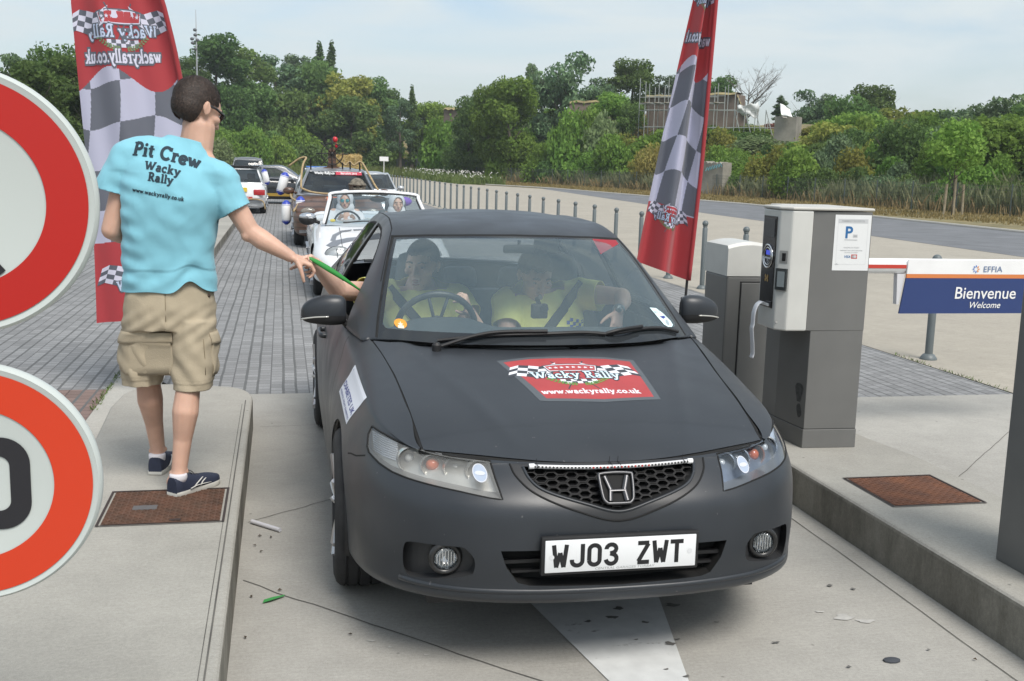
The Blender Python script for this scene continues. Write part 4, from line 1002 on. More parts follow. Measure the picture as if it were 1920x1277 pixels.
blades('verge_grass', 26000, along_fence(-7.5, -.2), .05, .22, .03, m_leaf('verge_straw', (.21, .175, .075), (.32, .26, .12), .3, 0), 7)
def meadow(rg, n):
	x = rg.uniform(-8, 19, n); y = rg.uniform(108, 158, n); k = np.array([beyond(a, b) < 3 and not (x_ > 5 and y_ < 119) for a, b, x_, y_ in zip(x, y, x, y)]); return np.column_stack([x[k], y[k], np.full(k.sum(), 0)])
blades('meadow_weeds', 16000, meadow, .4, 1.3, .08, m_leaf('meadow_green', (.09, .13, .04), (.19, .22, .085), .3, 0), 8)
def roadside(rg, n):
	t = rg.uniform(0, 1, n); x = 14.2+rg.uniform(0, 4.0, n)-t*1.5; y = 88+t*30; return np.column_stack([x, y, np.zeros(n)])
blades('roadside_weeds', 5000, roadside, .3, 1.0, .06, MATS['meadow_green'], 9)
fl = MB(); rg = random.Random(4)
for i in range(260):
	t = rg.random(); x = 14.4+rg.uniform(0, 3.5)-t*1.5; y = 88+t*32; z = rg.uniform(.5, 1.05); s = rg.uniform(.03, .07); fl.add([(x-s, y, z), (x, y, z-s), (x+s, y, z), (x, y, z+s)], [(0, 1, 2, 3)])
o = fl.build('wild_flowers', M('flower_white', (.65, .65, .60), .8)); tag(o, kind='stuff')
# ---- mesh fence along the verge: posts and wire panels
MF = M('fence_green_grey', (.085, .11, .105), .5, metal=.2)
def fence_pts(step, line):
	P = [Vector((p[0], p[1])) for p in line]; out = []; i = 0; pos = P[0]; rem = step; out.append(pos.copy())
	for a, b in zip(P, P[1:]):
		L = (b-a).length; d = rem if out else 0
		while d <= L: out.append(a.lerp(b, d/L)); d += step
		rem = d-L
	return out
fp = fence_pts(3.0, [p for p in FENCE if 20 <= p[1] <= 100 and p[0] > 22]+[(19.9, 116)])
fr = thing('mesh_fence', 'low grey green wire mesh fence running along the verge at the foot of the slope', 'fence', (fp[0].x, fp[0].y, 0))
pm = MB(); pm.tube([(0, 0, -.1), (0, 0, 1.42)], .035, 6)
pmesh = pm.build('post', MF, fr, auto=40)
for i, p in enumerate(fp[:34]):
	q = pmesh if i == 0 else pmesh.copy()
	if i: COL.objects.link(q); q.parent = fr
	q.location = (p.x-fp[0].x, p.y-fp[0].y, 0)
wm = MB()
for a, b in zip(fp[:33], fp[1:34]):
	A = Vector((a.x-fp[0].x, a.y-fp[0].y, 0)); B = Vector((b.x-fp[0].x, b.y-fp[0].y, 0))
	for z in (.08, .45, .80, 1.12, 1.32): wm.tube([A+Vector((0, 0, z)), B+Vector((0, 0, z))], .006, 3, cap=False)
	for k in range(1, 24): P = A.lerp(B, k/24); wm.tube([P+Vector((0, 0, .05)), P+Vector((0, 0, 1.34))], .0045, 3, cap=False)
wm.build('wire_mesh', MF, fr)
# ---- solid grey slatted fence beyond
gf = thing('slatted_fence', 'taller grey slatted fence beyond the end of the mesh fence', 'fence', (19.7, 117, 0))
ln = [Vector((19.7, 117, 0)), Vector((18.6, 140, 0)), Vector((16.5, 166, 0))]
SLM = M('fence_slats', (.17, .19, .19), .6, var=.12, vscale=2); pb = MB(); k = 0
post0 = None
for a, b in zip(ln, ln[1:]):
	n = int((b-a).length/2.5)
	for i in range(n):
		A = a.lerp(b, i/n)-ln[0]; B = a.lerp(b, (i+1)/n)-ln[0]
		for s in range(12):
			P = A.lerp(B, (s+.5)/12); t = (B-A).normalized(); pb.box((P.x, P.y, 1.1), (.03, .17, 2.05), rot=(0, 0, math.atan2(-t.x, t.y)))
		if post0 is None: pp = MB(); pp.tube([(0, 0, 0), (0, 0, 2.25)], .05, 6); post0 = pp.build('post', MF, gf); q = post0
		else: q = post0.copy(); COL.objects.link(q); q.parent = gf
		q.location = A
pb.build('slat_panel', SLM, gf)
# ---- staked sapling on the verge
x, y, _ = ray_pt(1785, 400, 52.5)
st = thing('young_tree', 'young tree held between three wooden stakes on the verge', 'tree', (x, y, 0))
for dx in (-.42, .05, .50):
	m = MB(); m.tube([(dx, 0, 0), (dx*.9, .0, 1.35 if dx != .05 else 1.75)], .055, 8); m.build('stake', M('stake_wood', (.30, .25, .17), .8, var=.2), st)
tm = trunk_mesh('sapling', 3.4, .05, 0, 1.4, 5); o = bpy.data.objects.new('trunk', tm); COL.objects.link(o); o.parent = st
cm = leaf_mesh('sapling_crown', [(0, 0, 3.0, 1.3, 1.3, 1.0), (.6, .2, 2.6, .8, .8, .6), (-.7, 0, 2.8, .8, .8, .7), (0, 0, 3.7, .8, .8, .6)], 1300, .11, 4, LF_MID); o = bpy.data.objects.new('crown', cm); COL.objects.link(o); o.parent = st
# ---- ruined walls on the hill
def m_brick(name, c1, c2, mort):
	if name in MATS: return MATS[name]
	m = M(name, c1, .9, stain=.35, sscale=.35, var=.2, vscale=1.1); return m
BRK = m_brick('old_brick', (.205, .160, .130), (.2, .13, .1), (.3, .28, .25))
DRYG = M('dry_turf', (.24, .20, .10), .95, var=.3, vscale=1.5)
CNC = M('old_concrete', (.30, .28, .24), .9, var=.15, vscale=.8, stain=.3, sscale=.6, bump=.4, bscale=8)
def wall(name, label, a, b, z0, z1a, z1b, thick, mat, cap=True):
	a = Vector(a); b = Vector(b); t = (b-a).normalized(); nn = Vector((-t.y, t.x))*thick; n = 14; m = MB(); rgw = random.Random(int(a.x*10))
	root = thing(name, label, 'wall', (a.x, a.y, 0)); F = []; Bk = []
	tops = [z1a+(z1b-z1a)*i/n+rgw.uniform(-.10, .10) for i in range(n+1)]
	for i in range(n+1):
		p = a.lerp(b, i/n)-a; F.append(((p.x, p.y), tops[i])); Bk.append(((p.x+nn.x, p.y+nn.y), tops[i]))
	zb = z0; R0 = [(q[0][0], q[0][1], zb) for q in F]; R1 = [(q[0][0], q[0][1], q[1]) for q in F]; R2 = [(q[0][0], q[0][1], q[1]) for q in Bk]; R3 = [(q[0][0], q[0][1], zb) for q in Bk]
	m.grid([R0, R1, R2, R3]); m.add([R0[0], R1[0], R2[0], R3[0]], [(0, 1, 2, 3)]); m.add([R0[-1], R1[-1], R2[-1], R3[-1]], [(0, 1, 2, 3)])
	m.build('masonry', mat, root)
	if cap:
		c = MB(); up = .16; off = [(x_, y_, z_+.005) for x_, y_, z_ in R1]; off2 = [(x_, y_, z_+.005) for x_, y_, z_ in R2]
		c.grid([[(x_-nn.x*.15, y_-nn.y*.15, z_-.05) for x_, y_, z_ in off], [(x_, y_, z_+up) for x_, y_, z_ in off], [(x_, y_, z_+up) for x_, y_, z_ in off2]]); c.build('turf_cap', DRYG, root)
	return root
def rp(px, py, D): v = ray_pt(px, py, D); return v
a = rp(1068, 193, 110); b = rp(1165, 190, 110); wall('brick_wall', 'long low brick wall with dry turf on top under the tall hilltop tree', a[:2], b[:2], 6.3, a[2], b[2], 1.0, BRK)
a = rp(1213, 183, 104); b = rp(1382, 176, 101); w2 = wall('brick_wall', 'ruined brick wall wrapped in scaffolding behind the leaning banner', a[:2], b[:2], 2.2, a[2], b[2], 2.5, BRK)
a2 = rp(1382, 178, 101.2); b2 = rp(1398, 222, 101.2); wall('brick_wall', 'sloping broken brick buttress at the right end of the scaffolding', a2[:2], b2[:2], 2.2, a2[2], b2[2], 2.2, BRK)
a = rp(832, 205, 132); b = rp(882, 206, 130); wall('brick_wall', 'ruined brick stub with dry turf on the skyline dip', a[:2], b[:2], 2.0, a[2], b[2], 2.0, BRK)
a = rp(1433, 232, 100); b = rp(1455, 234, 99); wall('brick_wall', 'red brick fragment left of the concrete pillar', a[:2], b[:2], 2.0, a[2], b[2], 1.0, M('red_brick', (.20, .07, .055), .9, var=.2), False)
a = rp(1453, 219, 92); b = rp(1494, 220, 91.5); wall('concrete_pillar', 'weathered concrete pillar on the slope with a white sheet on top', a[:2], b[:2], 1.5, a[2], b[2], 1.6, CNC, False)
gr = MB(); c0 = rp(1478, 240, 91.6)
for k in range(5): gr.tube([(c0[0]+.12*math.sin(k*2), c0[1]-.02, c0[2]-.4+.2*k), (c0[0]+.3*math.cos(k), c0[1]-.02, c0[2]-.3+.22*k)], .03, 4)
a = rp(1465, 216, 91); b = rp(1487, 220, 91); c = rp(1488, 204, 91); d = rp(1471, 193, 91)
m = MB(); Q = [Vector(a), Vector(b), Vector(c), Vector(d)]; G = []
for i in range(7):
	G.append([(Q[0].lerp(Q[1], j/8)).lerp(Q[3].lerp(Q[2], j/8), i/6)+Vector((0, .10*math.sin(j*.9+i*.4)+.12*i, 0)) for j in range(9)])
m.grid(G); o = m.build('white_sheet', M('white_tarp', (.85, .85, .83), .6), smooth=True); sol(o, .02); tag(o, 'crumpled white sheet caught on top of the concrete pillar', 'sheet')
a = rp(1306, 303, 78); b = rp(1356, 306, 76); wall('concrete_block', 'low concrete block with blue graffiti behind the fence, right of the banner', a[:2], b[:2], 0, a[2], b[2], .8, CNC, False)
m = MB(); A = Vector(rp(1322, 318, 77)); Bv = Vector(rp(1352, 309, 75.8)); A.y -= .05
for k in range(6):
	t = k/6; P = A.lerp(Bv, t); m.tube([P+Vector((0, -.06, -.1)), P+Vector((.12, -.06, .16)), P+Vector((.22, -.06, -.08))], .035, 5)
o = m.build('graffiti', M('graffiti_blue', (.10, .28, .33), .7)); bl = [q for q in COL.objects if q.name.startswith('concrete_block')][0]; o.parent = bl; o.matrix_parent_inverse = Matrix.Translation(-bl.location)
# scaffolding
SCM = M('scaffold_galvanised', (.36, .38, .36), .5, metal=.4)
scf = thing('scaffolding', 'galvanised tube scaffolding standing over the ruined brick wall', 'scaffolding', (0, 0, 0))
pm = MB()
A = Vector(rp(1208, 230, 100.5)); Bq = Vector(rp(1455, 230, 97)); L = 13
pole = None
for i in range(L+1):
	for dd, zt in ((0, 8.9), (1.6, 9.3)):
		P = A.lerp(Bq, i/L); zt2 = zt-(0 if i < 9 else (i-8)*.65)+(.5 if i % 3 == 0 else 0)
		q = MB(); q.tube([(P.x, P.y+dd, 2.2), (P.x, P.y+dd, zt2)], .036, 6); q.build('standard', SCM, scf)
lg = MB()
for z in (3.9, 5.4, 6.9, 7.5, 8.1):
	for dd in (0, 1.6):
		e = L if z < 6 else 11 if z < 7.3 else 8
		for w in range(e):
			P = A.lerp(Bq, w/L); Q = A.lerp(Bq, (w+1)/L)
			if (z, w) in ((5.4, 3), (3.9, 5)): continue
			lg.tube([(P.x, P.y+dd, z), (Q.x, Q.y+dd, z)], .030, 5, cap=False)
for w in range(9, 13): P = A.lerp(Bq, w/L); Q = A.lerp(Bq, (w+1)/L); lg.tube([(P.x, P.y, 6.9), (Q.x, Q.y, 3.9)], .045, 5)
lg.build('ledger_tubes', SCM, scf)
bd = MB()
for w in range(8): P = A.lerp(Bq, w/L); Q = A.lerp(Bq, (w+1)/L); bd.box(((P.x+Q.x)/2, (P.y+Q.y)/2+.8, 7.55), ((Q-P).length, 1.3, .06))
bd.build('boards', M('scaffold_board', (.25, .22, .17), .8, var=.2), scf)
m = MB(); c0 = Vector(rp(1405, 205, 98)); G = []
for i in range(8): G.append([c0+Vector((-1.1+j*.28, .2*math.sin(j+i), (i-4)*.2*(.4+.6*j/7)+.1*math.sin(j*2))) for j in range(8)])
m.grid(G); o = m.build('torn_tarpaulin', M('torn_white_sheeting', (.55, .57, .56), .7), smooth=True); sol(o, .02); tag(o, 'torn pale sheeting hanging in the scaffolding tubes', 'tarpaulin')
# ---- lamp mast far behind the man
x, y, zt = ray_pt(367, 18, 118)
lm = thing('lamp_mast', 'tall thin lamp mast with a cluster of spotlights above the man', 'lamp post', (x, y, 0))
m = MB(); m.tube([(0, 0, 0), (0, 0, zt*.7), (0, 0, zt)], [.14, .08, .03], 8); m.build('mast', M('mast_grey', (.30, .32, .33), .5), lm, smooth=True)
for k, (dz, dx) in enumerate(((-2.0, -.12), (-2.5, -.10), (-2.9, -.42), (-3.3, -.36), (-3.9, -.12), (-3.0, .1))):
	m = MB(); m.ball((dx, 0, zt+dz), (.20, .2, .17), 8, 6); m.tube([(0, 0, zt+dz+.1), (dx, 0, zt+dz+.1)], .03, 5); m.build('spotlight', M('lamp_dark', (.10, .11, .12), .5), lm)
# white notice board far off by the slatted fence
m = MB(); x, y, z = ray_pt(720, 298, 112); m.box((x, y, z), (.9, .05, .45)); m.tube([(x, y+.03, 0), (x, y+.03, z)], .04, 6); o = m.build('notice_board', MWHT if 'MWHT' in globals() else M('white_plastic', (.78, .78, .78), .35, var=.03)); tag(o, 'small white notice board on a post in the weeds before the slatted fence', 'sign')
def m_wrap():
	m = M('matt_black_wrap', (.021, .025, .031), .40, var=.12, vscale=2.5, spec=.55, rvar=.07, bump=.03, bscale=220, sheen=.06)
	nt = m.node_tree; b = nt.nodes['Principled BSDF']; N = nt.nodes.new; L = nt.links.new
	# dust specks and faint scratches of the vinyl itself
	tc = N('ShaderNodeTexCoord'); nz = N('ShaderNodeTexNoise'); nz.inputs['Scale'].default_value = 55; nz.inputs['Detail'].default_value = 2
	L(tc.outputs['Object'], nz.inputs['Vector']); cr = N('ShaderNodeValToRGB'); cr.color_ramp.elements[0].position = .74; cr.color_ramp.elements[1].position = .78
	mx = N('ShaderNodeMixRGB'); mx.inputs[2].default_value = (.10, .10, .10, 1)
	src = b.inputs['Base Color'].links[0].from_socket
	L(nz.outputs[0], cr.inputs[0]); L(cr.outputs[0], mx.inputs[0]); L(src, mx.inputs[1]); L(mx.outputs[0], b.inputs['Base Color'])
	return m
MW = m_wrap()
MBLK = M('black_plastic', (.012, .012, .013), .55, var=.2, vscale=20)
MRUB = M('tyre_rubber', (.022, .022, .023), .85, var=.3, vscale=14, bump=.2, bscale=90)
MGAP = M('panel_gap_black', (.004, .004, .004), .8)
MCHR = M('chrome', (.75, .75, .76), .12, metal=1.0)
MALU = M('alloy_silver', (.50, .50, .51), .28, metal=.9, var=.1)
MWHT = M('white_plastic', (.78, .78, .78), .35, var=.03)
MPLATE = M('plate_white', (.74, .75, .76), .30, var=.03, vscale=6)
MINT = M('cabin_fabric', (.095, .105, .12), .8, var=.15, vscale=25, bump=.2, bscale=300)
MDASH = M('dashboard_plastic', (.050, .060, .068), .6, var=.12, vscale=30, bump=.1, bscale=400)
MLINE = M('cabin_lining', (.42, .42, .40), .9, var=.05)
GW = glass('windscreen_glass', (.93, .98, .98), 1.0, haze=.14, hazecol=(.40, .55, .62), ior=1.5)  # pale teal veil: the wash of reflected sky is painted into the pane
GS = glass('side_glass', (.84, .90, .90), .9, haze=.03, hazecol=(.3, .36, .38), ior=1.5)
GR = glass('rear_glass', (.93, .96, .96), .6, haze=.02)
GL = glass('lamp_glass', (.95, .96, .96), .9, haze=.16, hazecol=(.6, .6, .58), ior=1.45)
GL2 = glass('lamp_glass_clear', (.85, .90, .96), 1.5, haze=.03, hazecol=(.4, .5, .65), ior=1.5)

def wacky_logo(bg=True, web=True):
	"""crossed chequered flags, star banner and laurel; unit width, centre 0,0. materials: 0 red 1 white 2 dark 3 light blue 4 green"""
	S = []
	if bg:
		S.append(poly_shape([(-.58, .30), (-.30, .355), (0, .365), (.35, .35), (.60, .30), (.57, -.38), (.10, -.43), (-.35, -.40), (-.40, -.385)], 5, .0006))
		S.append(poly_shape([(-.53, .265), (-.30, .315), (0, .325), (.35, .31), (.555, .265), (.525, -.345), (.10, -.39), (-.34, -.36)], 0, .0010))
	def flag(sx):
		out = []
		for i in range(5):
			for j in range(4):
				def P(u, v):
					a = R_(152); d1 = Vector((math.cos(a), math.sin(a)));
					# u along the fly (outwards and down), v across
					x = .10+.40*u; y = .235-.02*math.sin(u*PI)-.30*u*u*.35
					dx, dy = .10*(1-u*.3), -.24
					x2 = x+dx*v*.8; y2 = y-.045*math.sin(u*5.5)+dy*v*(.9-.15*u)
					return (sx*x2, y2)
				q = [P(i/5, j/4), P((i+1)/5, j/4), P((i+1)/5, (j+1)/4), P(i/5, (j+1)/4)]
				out.append(poly_shape(q, 1 if (i+j) % 2 == 0 else 2, .0016))
		# stick
		out.append(poly_shape([(sx*.13, .26), (sx*.142, .255), (-sx*.12, -.235), (-sx*.13, -.23)], 2, .0013))
		return out
	S += flag(1)+flag(-1)
	S.append(poly_shape([(-.235, .175), (-.12, .205), (0, .212), (.12, .205), (.235, .175), (.205, .06), (-.205, .06)], 2, .0022))
	S.append(poly_shape([(-.222, .167), (-.12, .193), (0, .20), (.12, .193), (.222, .167), (.197, .072), (-.197, .072)], 1, .0025))
	S.append(poly_shape([(-.212, .160), (-.12, .183), (0, .19), (.12, .183), (.212, .160), (.190, .082), (-.190, .082)], 0, .0028))
	for k in range(8): S.append(star_shape(-.175+.05*k, .132+.012*(1-abs(k-3.5)/3.5), .022, 1, .0031))
	S += slab_shapes('Wacky Rally', 0, -.052, .160, 2, .0034, grow=.14, sx=.86, arc=-.012)
	S += slab_shapes('Wacky Rally', 0, -.050, .160, 3, .0040, fat=.115, sx=.86, arc=-.012)
	for i in range(7):
		for j in range(2):
			x0 = -.15+.043*i; y0 = -.075-.035*j; S.append(rect_shape(x0, y0-.035, x0+.043, y0, 1 if (i+j) % 2 == 0 else 2, .0022))
	for sx in (-1, 1):
		for k in range(9):
			t = k/8; x = sx*(.03+.20*t); y = -.155+.09*t*t
			for s in (-1, 1):
				a = math.atan2(.18*t, sx*.2)+s*.75*sx
				c, n_ = math.cos(a), math.sin(a); L = .034; W = .010
				pts = [(0, 0), (L*.5, W), (L, 0), (L*.5, -W)]
				S.append(poly_shape([(x+p[0]*c-p[1]*n_, y+p[0]*n_+p[1]*c) for p in pts], 4, .0040))
	if web: S += slab_shapes('www.wackyrally.co.uk', .045, -.300, .098, 1, .0016, fat=.15, sx=.88)
	return S
LOGOM = [M('print_red', (.40, .045, .045), .38, var=.08), M('print_white', (.74, .74, .78), .45), M('print_dark', (.045, .05, .06), .5),
         M('print_pale_blue', (.62, .78, .85), .45), M('print_green', (.12, .30, .06), .5), M('print_clear_border', (.085, .095, .105), .35)]

def wheel_parts(root, x, y, side, spokes=5, r=.318, w=.205, rimr=.225, name='wheel', lod=0, rimmat=None, steer=0.0):
	"""tyre with tread and an alloy rim, outer face towards side (+1/-1)"""
	e = MB(); hw = w/2
	prof = [(rimr, -hw*.86), (rimr+.012, -hw*.98), (r-.05, -hw*1.03), (r-.018, -hw*.93), (r-.004, -hw*.78)]
	for g in (-.45, 0, .45): prof += [(r, hw*(g-.16)), (r-.007, hw*(g-.14)) if not lod else (r, hw*(g-.14)), (r-.007, hw*(g-.07)) if not lod else (r, hw*(g-.07)), (r, hw*(g-.05))]
	prof += [(r-.004, hw*.78), (r-.018, hw*.93), (r-.05, hw*1.03), (rimr+.012, hw*.98), (rimr, hw*.86)]
	mtx = Matrix.Rotation(steer, 3, 'Z')
	e.lathe(prof, (0, 0, 0), 'X', 40 if not lod else 20, cap=False)
	tw = e.build('tyre' if name != 'tyre' else name, MRUB, None, auto=40)
	wroot = tw; wroot.name = name; wroot.parent = root; wroot.location = (x, y, r); wroot.rotation_euler = (0, 0, steer)
	m = MB(); s = side
	m.lathe([(rimr+.004, s*hw*.90), (rimr-.006, s*hw*.93), (rimr-.018, s*hw*.80), (rimr-.03, s*hw*.1), (rimr-.03, -s*hw*.8)], (0, 0, 0), 'X', 36, cap=False)
	for k in range(spokes):
		for d in ((-.16, .16) if not lod else (0,)):
			a = 2*PI*k/spokes+d; a2 = 2*PI*k/spokes+d*.5
			p0 = Vector((s*hw*.72, .045*math.cos(a2), .045*math.sin(a2))); p1 = Vector((s*hw*.92, (rimr-.012)*math.cos(a), (rimr-.012)*math.sin(a)))
			m.tube([p0, (p0+p1)/2+Vector((s*.006, 0, 0)), p1], [(.012, .022), (.011, .017), (.012, .022)] if not lod else [(.012, .05), (.011, .04), (.012, .05)], 8, up=(1, 0, 0))
	m.lathe([(0.001, s*hw*.82), (.03, s*hw*.82), (.038, s*hw*.76), (.062, s*hw*.70), (.062, s*hw*.3)], (0, 0, 0), 'X', 18, cap=False)
	rim = m.build('rim', rimmat or MALU, wroot, auto=35)
	d = MB(); d.lathe([(.001, 0), (.15, 0), (.15, .02), (.001, .02)], (s*hw*.1, 0, 0), 'X', 24, cap=False)
	d.build('brake_disc', M('brake_steel', (.18, .16, .15), .4, metal=.8), wroot, auto=30)
	return wroot

def build_hero():
	car = thing('black_car', 'matt black saloon car with a red rally sticker on its bonnet, beside the ticket machine', 'car', (CARX, CARY, 0))
	half = dense_grid(HERO_G, 74, 270)
	full = np.concatenate([(half*np.array([-1, 1, 1]))[:, ::-1], half[:, 1:]], axis=1)
	b = MB(); b.grid(full.tolist()); bm = bmesh.new(); bm_from(b, bm)
	bmesh.ops.remove_doubles(bm, verts=bm.verts[:], dist=1e-5)
	bmesh.ops.recalc_face_normals(bm, faces=bm.faces[:])
	tree = BVHTree.FromBMesh(bm)
	def front_y(x, z):
		h = tree.ray_cast(Vector((x, -2, z)), Vector((0, 1, 0))); return h[0].y if h[0] else .1
	def side_x(y, z, s=-1):
		h = tree.ray_cast(Vector((s*3, y, z)), Vector((-s, 0, 0))); return h[0].x if h[0] else s*.87
	fr = lambda c: c.y < .95
	MBW = M('lamp_bowl_bright', (.72, .72, .70), .22, metal=.7)
	# ---- lamps
	LP = [(-.770, .761), (-.731, .755), (-.679, .742), (-.627, .7375), (-.53, .7275), (-.44, .7215), (-.405, .7185), (-.398, .676), (-.383, .620),
          (-.424, .6235), (-.517, .636), (-.61, .645), (-.676, .652), (-.721, .659), (-.759, .671), (-.787, .687), (-.791, .700), (-.784, .735)]
	lamps = []
	for s in (1, -1):
		poly = [(p[0]*s, p[1]) for p in LP]
		fs = stencil(bm, poly, 'Y', lambda c, s=s: c.y < .62 and c.x*s < -.3 and c.z > .55)
		lamps.append((s, poly, detach(bm, fs)))
	# ---- grille
	GI = [(-.302, .7075), (-.285, .675), (-.24, .645), (-.11, .608), (0, .583), (.11, .608), (.24, .645), (.285, .675), (.302, .7075)]
	GO = [(-.343, .7135), (-.327, .680), (-.272, .637), (-.145, .588), (0, .553), (.145, .588), (.272, .637), (.327, .680), (.343, .7135)]
	grille = detach(bm, stencil(bm, GI, 'Y', fr))
	sur = stencil(bm, GO, 'Y', lambda c: fr(c))
	surb = detach(bm, sur)
	# ---- fog recesses and the lower intake
	FG = [(-.690, .437), (-.672, .455), (-.60, .461), (-.520, .464), (-.498, .455), (-.474, .424), (-.476, .385), (-.492, .368), (-.56, .352), (-.66, .334), (-.684, .345), (-.693, .385)]
	FG = [(p.x, p.y) for p in catmull([(a, b, 0) for a, b in FG], 3, closed=True)]
	fogs = [detach(bm, stencil(bm, [(p[0]*s, p[1]) for p in FG], 'Y', fr)) for s in (1, -1)]
	IN = [(-.392, .458), (-.20, .463), (0, .465), (.20, .463), (.392, .458), (.372, .40), (.335, .350), (.30, .340), (0, .333), (-.30, .340), (-.335, .350), (-.372, .40)]
	intake = detach(bm, stencil(bm, IN, 'Y', fr))
	# ---- wheel arches
	arches = []
	for y0 in (1.0, 3.67):
		cir = [(y0+.352*math.cos(2*PI*k/48), .318+.352*math.sin(2*PI*k/48)) for k in range(48)]
		for s in (1, -1):
			arches.append(detach(bm, stencil(bm, cir, 'X', lambda c, s=s: c.x*s > .3)))
	# ---- gaps in the sides: wing to bumper, doors
	gl = []
	lines = [[(.47, .672), (.55, .650), (.62, .640), (.668, .628)], [(1.50, .26), (1.485, .55), (1.46, .80), (1.485, .935)],
             [(2.60, .26), (2.60, .6), (2.60, .965)], [(3.30, .26), (3.42, .55), (3.56, .78), (3.60, .98)], [(1.5, .262), (3.3, .262)]]
	for l in lines:
		for s in (1, -1):
			fs = stencil(bm, strip(l, .006), 'X', lambda c, s=s: c.x*s > .55);
			for f in fs: f.material_index = 1
	# doors become parts of their own
	doors = []
	for s in (1, -1):
		for nm, y0, y1 in (('front_door', (1.503, 1.488, 1.463, 1.488), 2.597), ('rear_door', (2.603, 2.603, 2.603, 2.603), None)):
			zz = (.265, .55, .80, .937)
			left = list(zip(y0, zz)); right = [(2.597, .966), (2.597, .265)] if y1 else [(3.597, .979), (3.417, .55), (3.297, .265)]
			fs = stencil(bm, left+[(y0[3], .99)]+[(right[0][0], .99)]+right, 'X', lambda c, s=s: c.x*s > .55)
			fs = [f for f in fs if f.material_index == 0]
			doors.append((nm, s, detach(bm, fs)))
	# ---- bonnet
	hb = MB(); hb.grid(hood_grid())
	body = finish(bm, 'body', [MW, MGAP], car)
	# seam between the wings and the bonnet sits on a dark channel
	ch = MB(); rows = hood_grid(60, 40)
	for sgn, idx in ((-1, 0), (1, -1)):
		pts = [Vector(r[idx])+Vector((0, 0, -.012)) for r in rows]; ch.tube(pts, .011, 6)
	ch.tube([Vector(p)+Vector((0, .006, -.013)) for p in rows[0]], .011, 6)
	ch.build('bonnet_seal', MGAP, car, smooth=True)
	hood = hb.build('bonnet', MW, car, smooth=True, fixn=True)
	for v in hood.data.vertices:
		if v.co.x < 0: v.co.x += .0050*min(1, -v.co.x/.3)
		else: v.co.x -= .0050*min(1, v.co.x/.3)
		if v.co.y < .35: v.co.y += .003
	for nm, s, db in doors:
		d = finish(db, nm, MW, car)
		y = 2.44 if nm == 'front_door' else 3.34
		h = MB(); xs = side_x(y, .80, s)
		h.tube(catmull([(xs-s*.004, y-.10, .80), (xs+s*.028, y-.085, .803), (xs+s*.030, y+.07, .806), (xs-s*.004, y+.09, .806)], 5), [(.010, .014)]*16, 8)
		h.build('handle', MW, d, smooth=True)
	# ---- grille parts
	back_plate(grille, .075, car, 'grille_recess', MGAP)
	gm = MB()
	hx = .0185; dz = hx*math.sqrt(3)
	for i in range(-18, 19):
		for j in range(0, 14):
			cx = i*hx*1.5*1.25; cz = .56+j*dz*.62+(dz*.31 if i % 2 else 0)
			if not inpoly(cx, cz, GO): continue
			cy = front_y(cx, cz)+.026
			o = [(cx+hx*1.27*math.cos(PI/3*k), cz+hx*.62*math.sin(PI/3*k)) for k in range(6)]
			n = [(cx+hx*1.06*math.cos(PI/3*k), cz+hx*.47*math.sin(PI/3*k)) for k in range(6)]
			vs = []
			for (px, pz) in o+n:
				yy = cy+(pz-cz)*.75*1.0; vs.append((px, yy, pz))
			for (px, pz) in n: vs.append((px*1.0, cy+(pz-cz)*.75+.022, pz))
			fs = [(k, (k+1) % 6, 6+(k+1) % 6, 6+k) for k in range(6)]+[(6+k, 6+(k+1) % 6, 12+(k+1) % 6, 12+k) for k in range(6)]
			gm.add(vs, fs)
	gm.build('grille_mesh', M('grille_black', (.006, .006, .007), .6, spec=.25), car, fixn=False)
	s_ob = finish(surb, 'grille_surround', M('surround_black', (.022, .0225, .024), .42), car)
	gv = MB(); gy = front_y_from(tree); gp_ = catmull([Vector((p[0], 0, p[1])) for p in GO[:]], 8); gv.tube([Vector((p.x, gy(p.x, p.z)-.0005, p.z)) for p in gp_], .0035, 6); gv.build('grille_seam', MGAP, car, smooth=True)
	gv = MB(); gp_ = catmull([Vector((p[0], 0, p[1])) for p in GI[:]], 8); gv.tube([Vector((p.x, gy(p.x, p.z)-.001, p.z)) for p in gp_], .005, 6); gv.build('grille_lip', MW, car, smooth=True)
	# badge: rounded frame and a letter form
	bd = MB(); cy = .060; cz = .648
	def BP(x, z, lift=0): return (x, cy+(z-cz)*.70-lift, z)
	fr_o = [(-.066, .052), (-.058, .062), (0, .066), (.058, .062), (.066, .052), (.060, -.030), (.048, -.050), (.035, -.055), (-.035, -.055), (-.048, -.050), (-.060, -.030)]
	pts = [BP(p[0]*.87, cz+p[1]*.72, .012) for p in fr_o]
	bd.tube(catmull(pts, 4, closed=True), [(.0055, .006)]*44, 8, closed=True)
	for s in (-1, 1):
		bd.tube([BP(s*.037, cz+.038, .013), BP(s*.022, cz, .013), BP(s*.028, cz-.033, .013)], [(.0085, .005)]*3, 8)
	bd.tube([BP(-.028, cz-.003, .013), BP(.028, cz-.003, .013)], [(.0065, .005)]*2, 8)
	bdo = bd.build('badge', M('badge_dark_metal', (.10, .10, .105), .32, metal=.7), car, auto=50)
	bp = MB(); bp.add([BP(p[0]*.84, cz+p[1]*.70, .004) for p in fr_o], [tuple(range(len(fr_o)))]); bp.build('badge_back', MGAP, bdo)
	# light strip tied over the grille
	ls = MB(); P = [Vector((x, .118+.030*(x/.3)**2, .7045+.004*(x/.3)**2)) for x in np.linspace(-.272, .288, 24)]
	ls.tube(P, [(.0072, .0072)]*24, 10)
	lso = ls.build('light_strip', M('clear_tube', (.62, .62, .63), .2, spec=.8), car, smooth=True)
	ld = MB();
